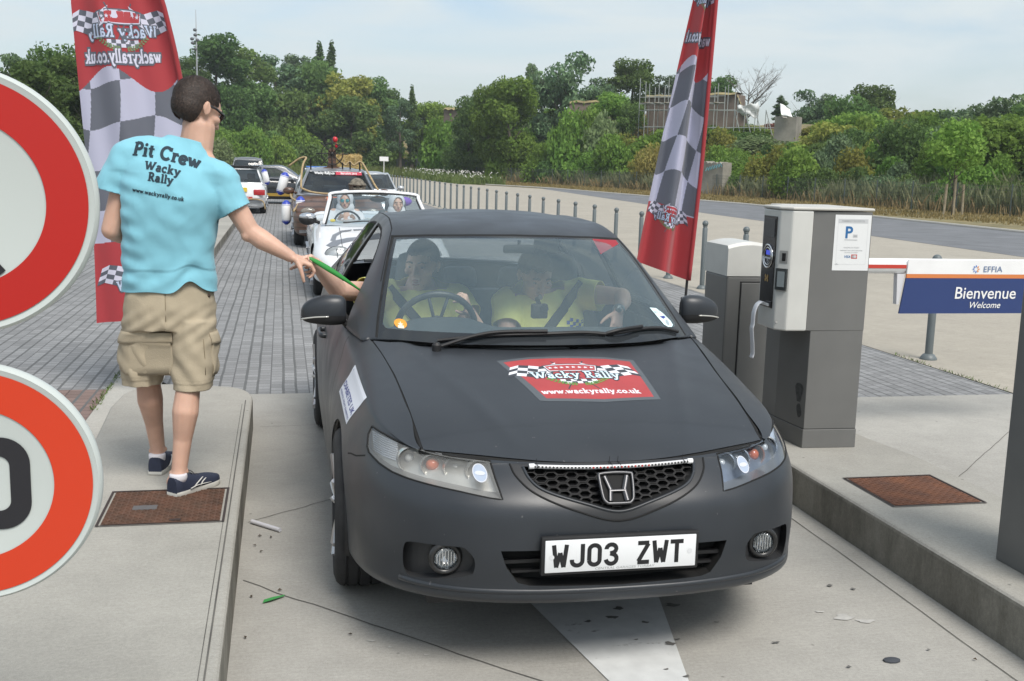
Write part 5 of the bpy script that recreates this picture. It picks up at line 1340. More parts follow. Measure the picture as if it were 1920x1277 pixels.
	for k in range(45):
		x = -.262+.54*k/44; ld.m = 1 if 14 < k < 34 and k % 2 == 0 else 0
		ld.box((x, .118+.030*(x/.3)**2-.0072, .7045+.004*(x/.3)**2+.001), (.006, .003, .006))
	ld.build('diodes', [M('diode_dark', (.05, .05, .05), .4), M('diode_red', (.45, .03, .02), .3)], lso)
	ec = MB();
	for x in (-.272, .288): ec.lathe([(.001, -.009), (.0095, -.009), (.0095, .009), (.001, .009)], (x, .1435 if x > 0 else .1415, .7083), 'X', 12)
	ec.build('end_caps', MWHT, lso)
	zt = MB()
	for x in (-.255, .0, .03, .262): zt.tube([(x, .150, .714), (x, .122, .715), (x, .108+.03*(x/.3)**2, .706), (x, .120+.03*(x/.3)**2, .696), (x, .15, .694)], .0012, 5); zt.tube([(x, .150, .712), (x+.001, .150, .732)], .001, 4)
	zt.build('cable_ties', MBLK, lso)
	# ---- lamps
	for (s, poly, lb) in lamps:
		inner = lb.copy()
		lens = finish(lb, 'headlight', GL if s == 1 else GL2, car, )
		rim = outline_ring(poly, front_y_from(tree), .0035)
		rim.build('seal', MGAP, lens, smooth=True)
		# housing: the same outline pushed back, dark grey with a silver bezel
		cx = sum(v.co.x for v in inner.verts)/len(inner.verts)
		for v in inner.verts:
			v.co.y += .075; v.co.x += (cx-v.co.x)*.04; v.co.z += (.69-v.co.z)*.05
		hs = finish(inner, 'housing', M('lamp_housing_'+('pale' if s == 1 else 'dark'), (.60, .59, .55) if s == 1 else (.30, .33, .38), .30, metal=.55, var=.15, vscale=12), lens)
		wl = outline_wall(poly, tree, .0, .077); wl.build('housing_wall', M('lamp_wall', (.40, .40, .40), .3, metal=.5), lens, smooth=False)
		for nm, x0, y0, z0, r, mt in (('sidelight_bowl', -.657, .308, .692, .040, MBW), ('indicator_bowl', -.585, .254, .684, .037, MBW), ('main_beam_bowl', -.508, .222, .677, .042, MBW), ('dipped_beam_bowl', -.438, .184, .674, .041, MBW)):
			c = MB(); c.lathe([(r, -.012), (r*1.04, -.008), (r*.96, .006), (r*.72, .032), (r*.40, .046), (.001, .050)], (x0*s, y0+.030, z0), 'Y', 28, cap=False)
			c.lathe([(r*1.0, -.012), (r*1.08, -.018), (r*1.16, -.006), (r*1.16, .01)], (x0*s, y0+.030, z0), 'Y', 28, cap=False)
			bo = c.build(nm, mt, lens, auto=50)
			if nm == 'indicator_bowl': k = MB(); k.ball((x0*s, y0+.034, z0), (.024, .026, .024), 14, 9); k.build('orange_bulb', M('orange_glass', (.75, .16, .05), .15, spec=.8), bo, smooth=True)
			else: k = MB(); k.ball((x0*s, y0+.044, z0), (.017, .022, .017), 12, 8); k.build('bulb', M('bulb_glass', (.75, .75, .72), .08, spec=1.0), bo, smooth=True)
		fl = MB()
		for k in range(9):
			t = k/8; x = -.700-.055*1;
			zz = .680+.058*t; fl.tube([(s*-.694, .36+.02*t, zz), (s*-.735, .415+.03*t, zz+.003), (s*-.768, .49+.03*t, zz+.007)], .0035, 6)
		fl.build('fluted_lens', M('fluted_white', (.70, .74, .80), .15, spec=.8), lens, smooth=True)
		# round paper sticker on the lens
		fy = front_y_from(tree)
		sx0, sz0 = (-.445, .688) if s == 1 else (.496, .683)
		lw = M('sticker_white', (.55, .57, .62), .5); lg = M('sticker_grey_blue', (.36, .42, .52), .5)
		ell = poly_shape([(sx0+.017*math.cos(a)*1.0, sz0+.0055*math.sin(a)) for a in np.linspace(0, 2*PI, 17)[:-1]], 0, .0012)
		rings = [ring_shape(sx0, sz0, .020, .0225, 0, .001, 28), (disc_shape(sx0, sz0, .020, 1, .0006, 28)), ell] if s == -1 else [ring_shape(sx0, sz0, .021, .0235, 0, .001, 28), disc_shape(sx0, sz0, .021, 1, .0006, 28), ell]
		decal('eye_sticker', rings, lambda u, v, l: (u, fy(u, v)-.002-l, v), [lw, lg], lens)
	# ---- fog lamps
	for s, fb in zip((1, -1), fogs):
		back_plate(fb, .045, car, 'fog_lamp_recess', M('recess_grey', (.028, .029, .031), .5))
		x0, z0 = (-.562*s, .414); y0 = .115
		c = MB(); c.lathe([(.052, .0), (.056, .004), (.056, .03)], (x0, y0-.012, z0), 'Y', 28, cap=False); c.lathe([(.038, .012), (.044, -.006), (.052, .0)], (x0, y0-.012, z0), 'Y', 28, cap=False)
		fo = c.build('fog_light', M('fog_ring_black', (.02, .02, .02), .3), car, smooth=True)
		g = MB(); g.lathe([(.039, .002), (.030, .018), (.018, .026), (.001, .03)], (x0, y0-.01, z0), 'Y', 24, cap=False)
		for k in range(-3, 4): g.box((x0+k*.0095, y0-.004, z0), (.003, .006, .052*math.sqrt(max(.1, 1-(k/4)**2))))
		g.build('reflector', MCHR, fo, auto=40)
		l = MB(); l.ball((x0, y0-.006, z0), (.040, .008, .040), 20, 8); l.build('lens', glass('fog_glass', (.95, .95, .95), 1.0, haze=.08), fo, smooth=True)
	back_plate(intake, .075, car, 'intake_recess', MGAP)
	ib = MB(); ib.span((-.375, .055, .405), (.375, .075, .417)); ib.span((-.35, .055, .372), (.35, .075, .380)); ib.build('intake_bar', MBLK, car)
	lp = MB(); fy_ = front_y_from(tree); lp.tube([(x, fy_(x, .318)+.006, .318) for x in np.linspace(-.70, .70, 60)], .011, 8); lp.build('front_lip', MW, car, smooth=True)
	# ---- wheel houses and wheels
	for ab, (y0, s) in zip(arches, ((1.0, 1), (1.0, -1), (3.67, 1), (3.67, -1))):
		ab.free()
		w = MB(); n = 24; ring = []
		for xx, rr in ((s*.872, .352), (s*.86, .345), (s*.60, .345)):
			ring.append([(xx if k not in () else xx, y0+rr*math.cos(PI*1.16*k/n-PI*.08), .318+rr*math.sin(PI*1.16*k/n-PI*.08)) for k in range(n+1)])
		# outer edge follows the body side
		r0 = []
		for k in range(n+1):
			a = PI*1.16*k/n-PI*.08; yy, zz = y0+.352*math.cos(a), .318+.352*math.sin(a); r0.append((side_x(yy, min(max(zz, .26), .72), s)-s*.004, yy, zz))
		w.grid([r0, ring[1], ring[2]]); o = len(w.v); w.add([(s*.60, p[1], p[2]) for p in ring[2]], [tuple(range(n+1))])
		w.build('wheel_arch', MBLK, car, smooth=False)
		wheel_parts(car, s*.781, y0, s, steer=0.0 if y0 > 2 else R_(-1.5))
		if y0 < 2:
			mf = MB(); mf.box((s*.80, 1.34, .22), (.12, .012, .16)); mf.build('mud_flap', MBLK, car)
	ub = MB(); ub.span((-.60, .25, .20), (.60, 4.5, .26)); ub.span((-.80, 1.42, .205), (-.602, 3.25, .245)); ub.span((.602, 1.42, .205), (.80, 3.25, .245)); ub.build('underbody', MBLK, car)
	# ---- number plate
	pl = MB(); pl.box((0, -.012, .4515), (.540, .020, .131), bev=.006); pf = pl.build('number_plate', MBLK, car, auto=40)
	p2 = MB(); p2.box((0, -.0235, .4515), (.516, .006, .109), bev=.0025); p2.build('plate_face', MPLATE, pf, auto=40)
	S = slab_shapes('WJ03', -.117, .4125, .1000, 0, .0005, fat=.145, sx=.98, block=True)+slab_shapes('ZWT', .137, .4125, .1000, 0, .0005, fat=.145, sx=.98, block=True)+[
         text_shape('CENTRAL GARAGES TORBAY', .012, .4015, .0115, 1, .0005, sx=1.35, shear=.2), disc_shape(-.236, .450, .0085, 2, .0008, 16), disc_shape(.236, .450, .0085, 2, .0008, 16)]
	decal('lettering', S, lambda u, v, l: (u, -.0266-l, v), [M('plate_black', (.012, .012, .014), .4), M('plate_grey', (.35, .35, .35), .5), M('plate_screw', (.66, .67, .68), .3)], pf)
	# ---- stickers
	hv = BVHTree.FromPolygons([v.co.copy() for v in hood.data.vertices], [tuple(p.vertices) for p in hood.data.polygons])
	def on_hood(u, v, l):
		h = hv.ray_cast(Vector((u, v, 2)), Vector((0, 0, -1))); z = h[0].z if h[0] else .8
		return (u, v, z+.0006+l*.25)
	LW, LH = .485, .57
	sh = []
	for vs, fs, m, lay in wacky_logo():
		sh.append(([(.034+x*LW, .735+y*LH) for x, y in vs], fs, m, lay))
	decal('bonnet_sticker', sh, on_hood, LOGOM, hood, step=.03)
	# side sticker on the driver's wing
	def on_side(u, v, l):
		# u runs towards the nose from the rear lower corner, v up
		P0 = Vector((1.219, .744)); PU = Vector((.82, .700)); PV = Vector((1.115, .876)); PUV = Vector((.745, .820))
		q = P0*(1-u)*(1-v)+PU*u*(1-v)+PV*(1-u)*v+PUV*u*v
		h = tree.ray_cast(Vector((-3, q.x, q.y)), Vector((1, -.0, -.25)).normalized()) if False else tree.ray_cast(Vector((-3, q.x, q.y)), Vector((1, 0, 0)))
		x = h[0].x if h[0] else -.8; n = h[1] if h[0] else Vector((-1, 0, 0))
		if n.x > 0: n = -n
		p = Vector((x, q.x, q.y))+n*(.001+l); return tuple(p)
	SB = M('sticker_navy', (.035, .05, .26), .5)
	decal('charity_sticker', [rect_shape(0, 0, 1, 1, 0, .0004), text_shape('DIABETES UK', .5, .30, .245, 1, .0012, bold=.004, sx=.66), text_shape('FRIENDS, FIGHT DIABETES', .50, .10, .115, 1, .0012, sx=.68), disc_shape(.07, .90, .035, 2, .0012, 16, sx=.5)],
          on_side, [M('sticker_paper', (.78, .80, .86), .5), SB, M('sticker_pale', (.6, .62, .7), .5)], body, step=.09)
	# ---- upper body
	b = MB(); b.grid(hero_upper().tolist()); um = bmesh.new(); bm_from(b, um); bmesh.ops.recalc_face_normals(um, faces=um.faces[:])
	ut = BVHTree.FromBMesh(um)
	wsl = [(-.688, .962), (-.672, 1.03), (-.650, 1.10), (-.634, 1.15), (-.612, 1.215), (-.590, 1.275), (-.558, 1.342)]
	top = [(-.40, 1.3535), (-.2, 1.361), (0, 1.3635), (.2, 1.361), (.40, 1.3535)]
	WS = wsl+top+[(-p[0], p[1]) for p in wsl[::-1]]+[(.35, .958), (0, .955), (-.35, .958)]
	ff = lambda c: c.y < 2.1 and c.y < 1.1+(c.z-.95)*2.4+.35
	# black band round the pane
	WO = [(p[0]-.010 if p[0] < -.5 else p[0]+.010 if p[0] > .5 else p[0], p[1]+(.008 if p[1] > 1.3 else 0)) for p in WS]
	outer = stencil(um, WO, 'Y', ff)
	for f in outer: f.material_index = 1
	fs = stencil(um, WS, 'Y', ff)
	wsb = detach(um, fs)
	# painted black edge of the pane: lower band and narrow sides
	def frame2(p): return (p[0]*.965, .995+(p[1]-.962)*.97 if p[1] < 1.3 else p[1]-.006)
	WI = [(p[0]*.967, max(p[1], 1.008) if i < 13 or i == 0 else p[1]) for i, p in enumerate(WS)]
	li = [(-.662, 1.010), (-.655, 1.03), (-.635, 1.10), (-.619, 1.15), (-.597, 1.215), (-.575, 1.275), (-.548, 1.336)]
	WI = [(-.650, .998)]+li+[(p[0], p[1]-.006) for p in top]+[(-p[0], p[1]) for p in li[::-1]]+[(.650, .998), (.35, 1.000), (0, 1.002), (-.35, 1.000)]
	inn = set(stencil(wsb, WI, 'Y', lambda c: True))
	for f in wsb.faces: f.material_index = 0 if f in inn else 1
	ws = finish(wsb, 'windscreen', [GW, glass('screen_band_black', (.12, .13, .14), 1.0, ior=1.5, haze=.75, hazecol=(.035, .04, .045))], car)
	# side windows
	FW = [(1.66, .995), (1.72, 1.075), (1.80, 1.148), (1.90, 1.220), (2.00, 1.282), (2.10, 1.325), (2.24, 1.352), (2.40, 1.362), (2.53, 1.364), (2.575, .99)]
	RW = [(2.665, .992), (2.625, 1.364), (2.80, 1.360), (2.98, 1.346), (3.16, 1.318), (3.30, 1.275), (3.42, 1.215), (3.44, 1.00)]
	QW = [(3.49, 1.005), (3.475, 1.185), (3.60, 1.115), (3.70, 1.055), (3.735, 1.01)]
	sw = []
	for s in (-1, 1):
		for nm, poly in (('front_window', FW), ('rear_window', RW), ('quarter_window', QW)):
			big = [(poly_c(poly, p, 1.0, .016)) for p in poly]
			for f in stencil(um, big, 'X', lambda c, s=s: c.x*s > .5): f.material_index = 1
			g = detach(um, stencil(um, poly, 'X', lambda c, s=s: c.x*s > .5))
			if nm == 'front_window' and s == -1: g.free(); continue      # wound down
			sw.append((nm, g))
	for nm, g in sw: finish(g, nm, GS, car)
	RG = [(-.60, 1.03), (-.575, 1.12), (-.53, 1.24), (-.50, 1.315), (0, 1.355), (.50, 1.315), (.53, 1.24), (.575, 1.12), (.60, 1.03), (0, 1.06)]
	rg = detach(um, stencil(um, RG, 'Y', lambda c: c.y > 3.1)); finish(rg, 'rear_windscreen', GR, car)
	# lines along the roof: gap beside the roof channel
	for s in (-1, 1):
		# wing/pillar seam and roof ditch as seen from above
		rl = [(.646, 1.62), (.600, 1.82), (.558, 2.03), (.540, 2.36), (.536, 2.78), (.540, 3.16), (.565, 3.48)]
		for f in stencil(um, strip([(s*p[0], p[1]) for p in rl], .006), 'Z', lambda c: c.z > 1.1): f.material_index = 1
	for f in um.faces:
		c = f.calc_center_median()
	upper = finish(um, 'roof_and_pillars', [MW, MGAP], car)
	sol(upper, -.012)
	tr = MB(); tr.tube([(-.60*1.0, 4.12, 1.035), (0, 4.2, 1.05), (.60, 4.12, 1.035)], .004, 6)
	# boot lid
	bt = MB(); G = []
	for i in range(9):
		v = i/8; row = []
		for j in range(21):
			u = -1+j/10; y = 4.02+.10*(1-abs(u)**2)+(.37-.10*abs(u)**3)*v; row.append((u*(.745-.10*v*v), y-.06*abs(u)**3*v, 1.005+.028*(1-u*u)*(1-.3*v)))
		G.append(row)
	bt.grid(G); bt.build('boot_lid', MW, car, smooth=True)
	# scuttle panel, wipers
	sc = MB(); G = []
	for i in range(5):
		v = i/4; row = []
		for j in range(31):
			u = -1+j/15; au = abs(u); w = .705; y0 = 1.02+.225*au**2.2; row.append((u*w, y0+.11*v, .945+.018*(1-au**2)-.014*math.sin(PI*min(1, v*1.2))))
		G.append(row)
	sc.grid(G); sc.build('scuttle', MBLK, car, smooth=True)
	# rubber seal between scuttle and bonnet
	def glass_pt(x, z, lift=.012):
		h = ut.ray_cast(Vector((x, -1, z)), Vector((0, 1, 0)))
		p = h[0] if h[0] else Vector((x, 1.2, z)); return Vector((p.x, p.y-lift*.7, p.z+lift*.7))
	for nm, pts in (('wiper', [(-.455, .965), (-.25, .990), (.0, .998), (.16, 1.0), (.26, .992)]), ('wiper', [(.145, .962), (.30, .992), (.45, 1.0), (.56, .995), (.645, .975)])):
		w = MB(); P = [glass_pt(x, z) for x, z in pts]
		Pc = catmull(P, 6); w.tube(Pc, [(.010-.003*abs(i/len(Pc)-.3), .008) for i in range(len(Pc))], 8)
		arm = [P[0]+Vector((-.01, -.05, -.02)), P[1]+Vector((0, -.012, .012)), P[2]+Vector((0, -.008, .012))]
		w.tube(catmull(arm, 6), .0075, 8); w.lathe([(.018, -.02), (.02, .01), (.012, .02)], P[0]+Vector((-.01, -.05, -.02)), 'Z', 12)
		w.build(nm, MBLK, car, auto=40)
	# stickers on the screen
	def on_ws(u, v, l):
		h = ut.ray_cast(Vector((u, -1, v)), Vector((0, 1, 0))); p = h[0] if h[0] else Vector((u, 1.3, v)); return (p.x, p.y-.002-l, p.z+.0015)
	decal('orange_sticker', [disc_shape(-.590, 1.018, .0165, 0, .001, 24, sx=1.55), star_shape(-.590, 1.015, .012, 1, .002), rect_shape(-.602, 1.002, -.578, 1.012, 1, .002)], on_ws, [M('sticker_orange', (.80, .33, .04), .5), M('sticker_cream', (.75, .70, .55), .5)], ws)
	P = [(.548, 1.075), (.585, 1.070), (.612, 1.050), (.638, 1.020), (.642, 1.004), (.628, .998), (.606, 1.000), (.588, 1.010), (.575, 1.030)]
	decal('permit_sticker', [poly_shape(P, 0, .001), poly_shape([(.583, 1.040), (.612, 1.040), (.618, 1.034), (.60, 1.030)], 1, .002), disc_shape(.614, 1.016, .010, 2, .002, 14), text_shape('NO. 2', .580, 1.052, .014, 2, .002)], on_ws, [M('permit_pale', (.62, .78, .80), .5), SB, M('permit_grey', (.35, .42, .45), .5)], ws)
	decal('red_pennant', [poly_shape([(.405, 1.350), (.545, 1.341), (.548, 1.325), (.405, 1.288)], 0, -.004)], on_ws, [M('pennant_red', (.30, .02, .03), .6)], ws)
	# ---- mirrors
	for s in (-1, 1):
		m = MB(); G = []
		secs = [(.800, .020, .045, -.005), (.812, .036, .060, 0), (.86, .052, .068, .002), (.92, .050, .063, .0), (.965, .040, .050, -.006), (.99, .026, .034, -.012), (1.000, .008, .014, -.016)]
		S = spline(np.array(secs), 22)
		for a, hy_, hz_, dz in S:
			row = []
			for k in range(25):
				t = 2*PI*k/24; c, n_ = math.cos(t), math.sin(t)
				row.append((s*a, 1.64+.11*(a-.80)+hy_*math.copysign(abs(c)**.75, c)*(1.0 if c < 0 else .8), 1.030+dz+hz_*math.copysign(abs(n_)**.8, n_)))
			G.append(row)
		m.grid(G); m.add([G[0][k] for k in range(24)], [tuple(range(24))]); m.add([G[-1][k] for k in range(24)], [tuple(range(24))])
		mo = m.build('wing_mirror', MW, car, auto=60)
		lo = MB()  # darker lower shell
		G2 = []
		for a, hy_, hz_, dz in S:
			row = []
			for k in range(13):
				t = PI+PI*k/12; c, n_ = math.cos(t), math.sin(t); row.append((s*a, 1.64+.11*(a-.80)+(hy_+.002)*math.copysign(abs(c)**.75, c)*(1.0 if c < 0 else .8), 1.030+dz-.022+(hz_-.020)*math.copysign(abs(n_)**.8, n_)))
			G2.append(row)
		lo.grid(G2); lo.build('lower_shell', MBLK, mo, smooth=True)
		st = MB(); P = []
		for a, hy_, hz_, dz in S[8:-1]: P.append((s*a, 1.64+.11*(a-.80)-hy_*.985, 1.030+dz-.026))
		st.tube(P, [(.004, .0075)]*len(P), 8, up=(0, 1, 0)); st.build('indicator_strip', M('indicator_clear', (.55, .54, .5), .15, metal=.4), mo, smooth=True)
		gl_ = MB(); gl_.add([(s*x, 1.64+.11*(x-.8)+.040, z) for x, z in ((.815, .985), (.97, .995), (.985, 1.02), (.96, 1.065), (.815, 1.085))], [(0, 1, 2, 3, 4)]); gl_.build('mirror_glass', MCHR, mo)
		ft = MB(); ft.tube([(s*.79, 1.655, .955), (s*.81, 1.655, .975), (s*.835, 1.655, 1.0)], [(.032, .016), (.026, .014), (.024, .014)], 10); ft.build('foot', MBLK, mo, smooth=True)
	sl = MB()
	for s in (-1, 1): sl.add([(s*.808, 1.50, .938), (s*.803, 1.67, .990), (s*.806, 1.68, .950)], [(0, 1, 2)])
	# ---- cabin
	lb = MB(); lb.span((-.76, 1.45, .25), (.76, 3.95, .30)); lb.span((-.78, 1.42, .3), (-.765, 3.6, .93)); lb.span((.765, 1.42, .3), (.78, 3.6, .93)); lb.span((-.76, 1.3, .3), (.76, 1.36, .90))
	lb.build('cabin_floor', MINT, car)
	ds = MB(); G = []
	for i, (y, z, w) in enumerate([(1.12, .928, .66), (1.22, .942, .70), (1.40, .952, .73), (1.55, .955, .745), (1.66, .945, .75), (1.70, .91, .75), (1.70, .70, .75), (1.62, .5, .74)]):
		row = []
		for j in range(41):
			x = -1+j/20; hump = .050*math.exp(-((x*w+.36)/.20)**4)*max(0, min(1, (y-1.35)/.22)); row.append((x*w, y+(.06*(hump > .01) if False else 0), z-.02*abs(x)**6+(hump if i < 6 else 0)))
		G.append(row)
	ds.grid(G); do = ds.build('dashboard', MDASH, car, smooth=True)
	pn = MB(); pn.span((-.13, 1.69, .72), (.13, 1.705, .90)); pn.build('centre_panel', M('panel_grey', (.10, .10, .11), .35), do)
	sw_ = MB(); C = Vector((-.368, 1.790, .925)); rotm = Matrix.Rotation(R_(-66), 3, 'X')
	ring = [C+rotm @ Vector((.186*math.cos(a), .186*math.sin(a), 0)) for a in np.linspace(0, 2*PI, 41)[:-1]]
	sw_.tube(ring, .0155, 10, closed=True)
	so = sw_.build('steering_wheel', M('wheel_leather', (.040, .043, .048), .45), car, smooth=True)
	hb_ = MB(); hb_.ball(tuple(C+rotm @ Vector((0, -.01, -.02))), (.07, .03, .06), 16, 10, rot=rotm @ Matrix.Rotation(PI/2, 3, 'X') if False else None)
	for a in (R_(175), R_(5), R_(-75), R_(-105)): hb_.tube([C+rotm @ Vector((.03*math.cos(a), .03*math.sin(a), -.02)), C+rotm @ Vector((.182*math.cos(a), .182*math.sin(a), 0))], [(.016, .008), (.012, .008)], 8)
	hb_.build('wheel_hub', MDASH, so, smooth=True)
	def seat(x, y, nm='front_seat', w=.50, top=1.0, head=True, lean=.22):
		m = MB(); G = []
		for i in range(11):
			t = i/10; z = .48+(top-.48)*t; yc = y+lean*(z-.48)*1.0; ww = w/2*(1-.22*t**3); row = []
			for k in range(20):
				a = 2*PI*k/20; c, n_ = math.cos(a), math.sin(a); e = 1 if i not in (0, 10) else .75
				row.append((x+ww*e*math.copysign(abs(c)**.5, c), yc+.065*e*math.copysign(abs(n_)**.7, n_)-.03*(abs(c)**3 if n_ < 0 else 0), z))
			G.append(row)
		m.grid(G, closed_u=True); m.add(G[-1], [tuple(range(20))])
		m.box((x, y-.22, .46), (w, .52, .16), bev=.05)
		o = m.build(nm, MINT, car, auto=60)
		if head:
			h = MB(); zc = top+.135; yc = y+lean*(zc-.48); h.box((x, yc, zc), (.27, .10, .19), rot=(-.15, 0, 0), taper=.86, bev=.04)
			h.tube([(x-.05, yc, top-.03), (x-.05, yc, top+.08)], .006, 6); h.tube([(x+.05, yc, top-.03), (x+.05, yc, top+.08)], .006, 6)
			h.build('headrest', MINT, o, auto=50)
		return o
	seat(-.37, 2.27); seat(.37, 2.30)
	seat(0, 3.25, 'rear_bench', 1.25, .93, False)
	for x in (-.36, .36, 0):
		h = MB(); h.box((x, 3.40, 1.0), (.24, .09, .13), taper=.85, bev=.035); h.build('rear_headrest', MINT, car, auto=50)
	# rear-view mirror, dash camera on the screen
	rm = MB(); rm.box((0.02, 1.76, 1.305), (.16, .02, .042), rot=(.1, 0, .15), bev=.012); rm.tube([(.02, 1.77, 1.31), (.02, 1.76, 1.345)], .008, 6); rm.build('interior_mirror', MBLK, car, auto=40)
	for s in (-1, 1):
		bl = MB(); bl.tube([(s*.56, 2.58, 1.15), (s*.62, 2.60, .95), (s*.66, 2.6, .4)], [(.024, .0015)]*3, 6); bl.build('belt_webbing', M('belt_grey', (.05, .055, .06), .7), car)
	hl = MB(); G = []
	for i in range(7):
		y = 2.0+1.2*i/6; row = []
		for j in range(13):
			u = -1+j/6; row.append((u*.50, y, (1.345 if i == 0 else 1.372 if i < 6 else 1.34)-.02*abs(u)**4))
		G.append(row)
	hl.grid(G); hl.build('headlining', MLINE, car, smooth=True)
	return car, hood
def bm_from(b, bm):
	vs = [bm.verts.new(v) for v in b.v]
	for f in b.f:
		try: bm.faces.new([vs[i] for i in f])
		except ValueError: pass
def finish(bm, name, mat, parent):
	for f in bm.faces: f.smooth = True
	me = bpy.data.meshes.new(name); bm.to_mesh(me); bm.free(); me.update()
	mats = mat if isinstance(mat, (list, tuple)) else [mat]
	for m in mats: me.materials.append(m)
	o = bpy.data.objects.new(name, me); COL.objects.link(o); o.parent = parent; return o
def poly_c(poly, p, f, d):
	cx = sum(q[0] for q in poly)/len(poly); cy = sum(q[1] for q in poly)/len(poly)
	v = Vector((p[0]-cx, p[1]-cy)); return (p[0]+v.x/abs(v.x or 1)*d*.8 if abs(v.x) > .15 else p[0], p[1]+(d if v.y > 0 else -d)*.8)
def front_y_from(tree):
	def f(x, z):
		h = tree.ray_cast(Vector((x, -2, z)), Vector((0, 1, 0)))
		return h[0].y if h[0] and h[0].y < 1.2 else .5
	return f
def outline_ring(poly, fy, r):
	m = MB(); pts = []
	n = len(poly)
	for i in range(n):
		p, q = poly[i], poly[(i+1) % n]
		for k in range(4):
			t = k/4; x, z = p[0]+(q[0]-p[0])*t, p[1]+(q[1]-p[1])*t
			cx, cz = sum(a[0] for a in poly)/n, sum(a[1] for a in poly)/n
			xi, zi = x+(cx-x)*.004, z+(cz-z)*.02
			pts.append((x, fy(xi, zi)+.001, z))
	m.tube(pts, r, 6, closed=True); return m
def outline_wall(poly, tree, d0, d1):
	fy = front_y_from(tree); m = MB(); n = len(poly); A = []; B = []
	cx, cz = sum(a[0] for a in poly)/n, sum(a[1] for a in poly)/n
	for i in range(n):
		p, q = poly[i], poly[(i+1) % n]
		for k in range(4):
			t = k/4; x, z = p[0]+(q[0]-p[0])*t, p[1]+(q[1]-p[1])*t
			y = fy(x+(cx-x)*.006, z+(cz-z)*.03); A.append((x, y+.003, z)); B.append((x+(cx-x)*.04, y+d1, z+(cz-z)*.05))
	A.append(A[0]); B.append(B[0]); m.grid([A, B]); return m
def back_plate(bmr, depth, parent, name, mat):
	"""a recess: the cut-out face pushed back with walls joining it to the opening"""
	nb = bmesh.new(); mp = {}
	for v in bmr.verts: mp[v] = (nb.verts.new(v.co), nb.verts.new(v.co+Vector((0, depth, 0))))
	for f in bmr.faces: nb.faces.new([mp[v][1] for v in f.verts])
	for e in bmr.edges:
		if e.is_boundary:
			a, b = e.verts; nb.faces.new([mp[a][0], mp[b][0], mp[b][1], mp[a][1]])
	bmr.free(); me = bpy.data.meshes.new(name); nb.to_mesh(me); nb.free(); me.materials.append(mat)
	o = bpy.data.objects.new(name, me); COL.objects.link(o); o.parent = parent; return o
HERO, HERO_HOOD = build_hero()
# ================================================================== posts along the bay
PGR = M('post_grey', (.115, .135, .140), .45, var=.08, vscale=4)
def make_post(first=True):
	r = thing('bollard', 'grey ball topped bollard in the long row beside the lane', 'bollard', (0, 0, 0), 0, 'row of ball topped bollards beside the lane')
	m = MB(); m.lathe([(.078, .0), (.078, .012), (.055, .045), (.036, .055), (.036, .875), (.030, .885), (.022, .895), (.022, .915)], n=20, cap=False); m.build('shaft', PGR, r, auto=40)
	b = MB(); b.ball((0, 0, .945), .044, 18, 12); b.lathe([(.022, .893), (.034, .900), (.034, .908), (.022, .915)], n=18, cap=False); b.build('ball_top', PGR, r, smooth=True)
	return r
post = make_post(); ch_ = child_map(post)
for n in range(0, 58):
	y = 8.98+1.42*n
	if n == 0: p = post; p['label'] = 'grey ball topped bollard behind the blue welcome banner of the barrier'; del p['group']; p['group'] = 'row of ball topped bollards beside the lane'
	else:
		p = copy_tree(post, ch_); p['label'] = 'grey ball topped bollard in the long row beside the lane'
	p.location = (5.95, y, -.008); p.rotation_euler = (0, 0, n*.7)
	if n == 4: p['label'] = 'grey ball topped bollard standing just right of the leaning banner, left of the ticket machine'
	if n == 3: p['label'] = 'grey ball topped bollard whose top shows over the barrier housing left of the ticket machine'
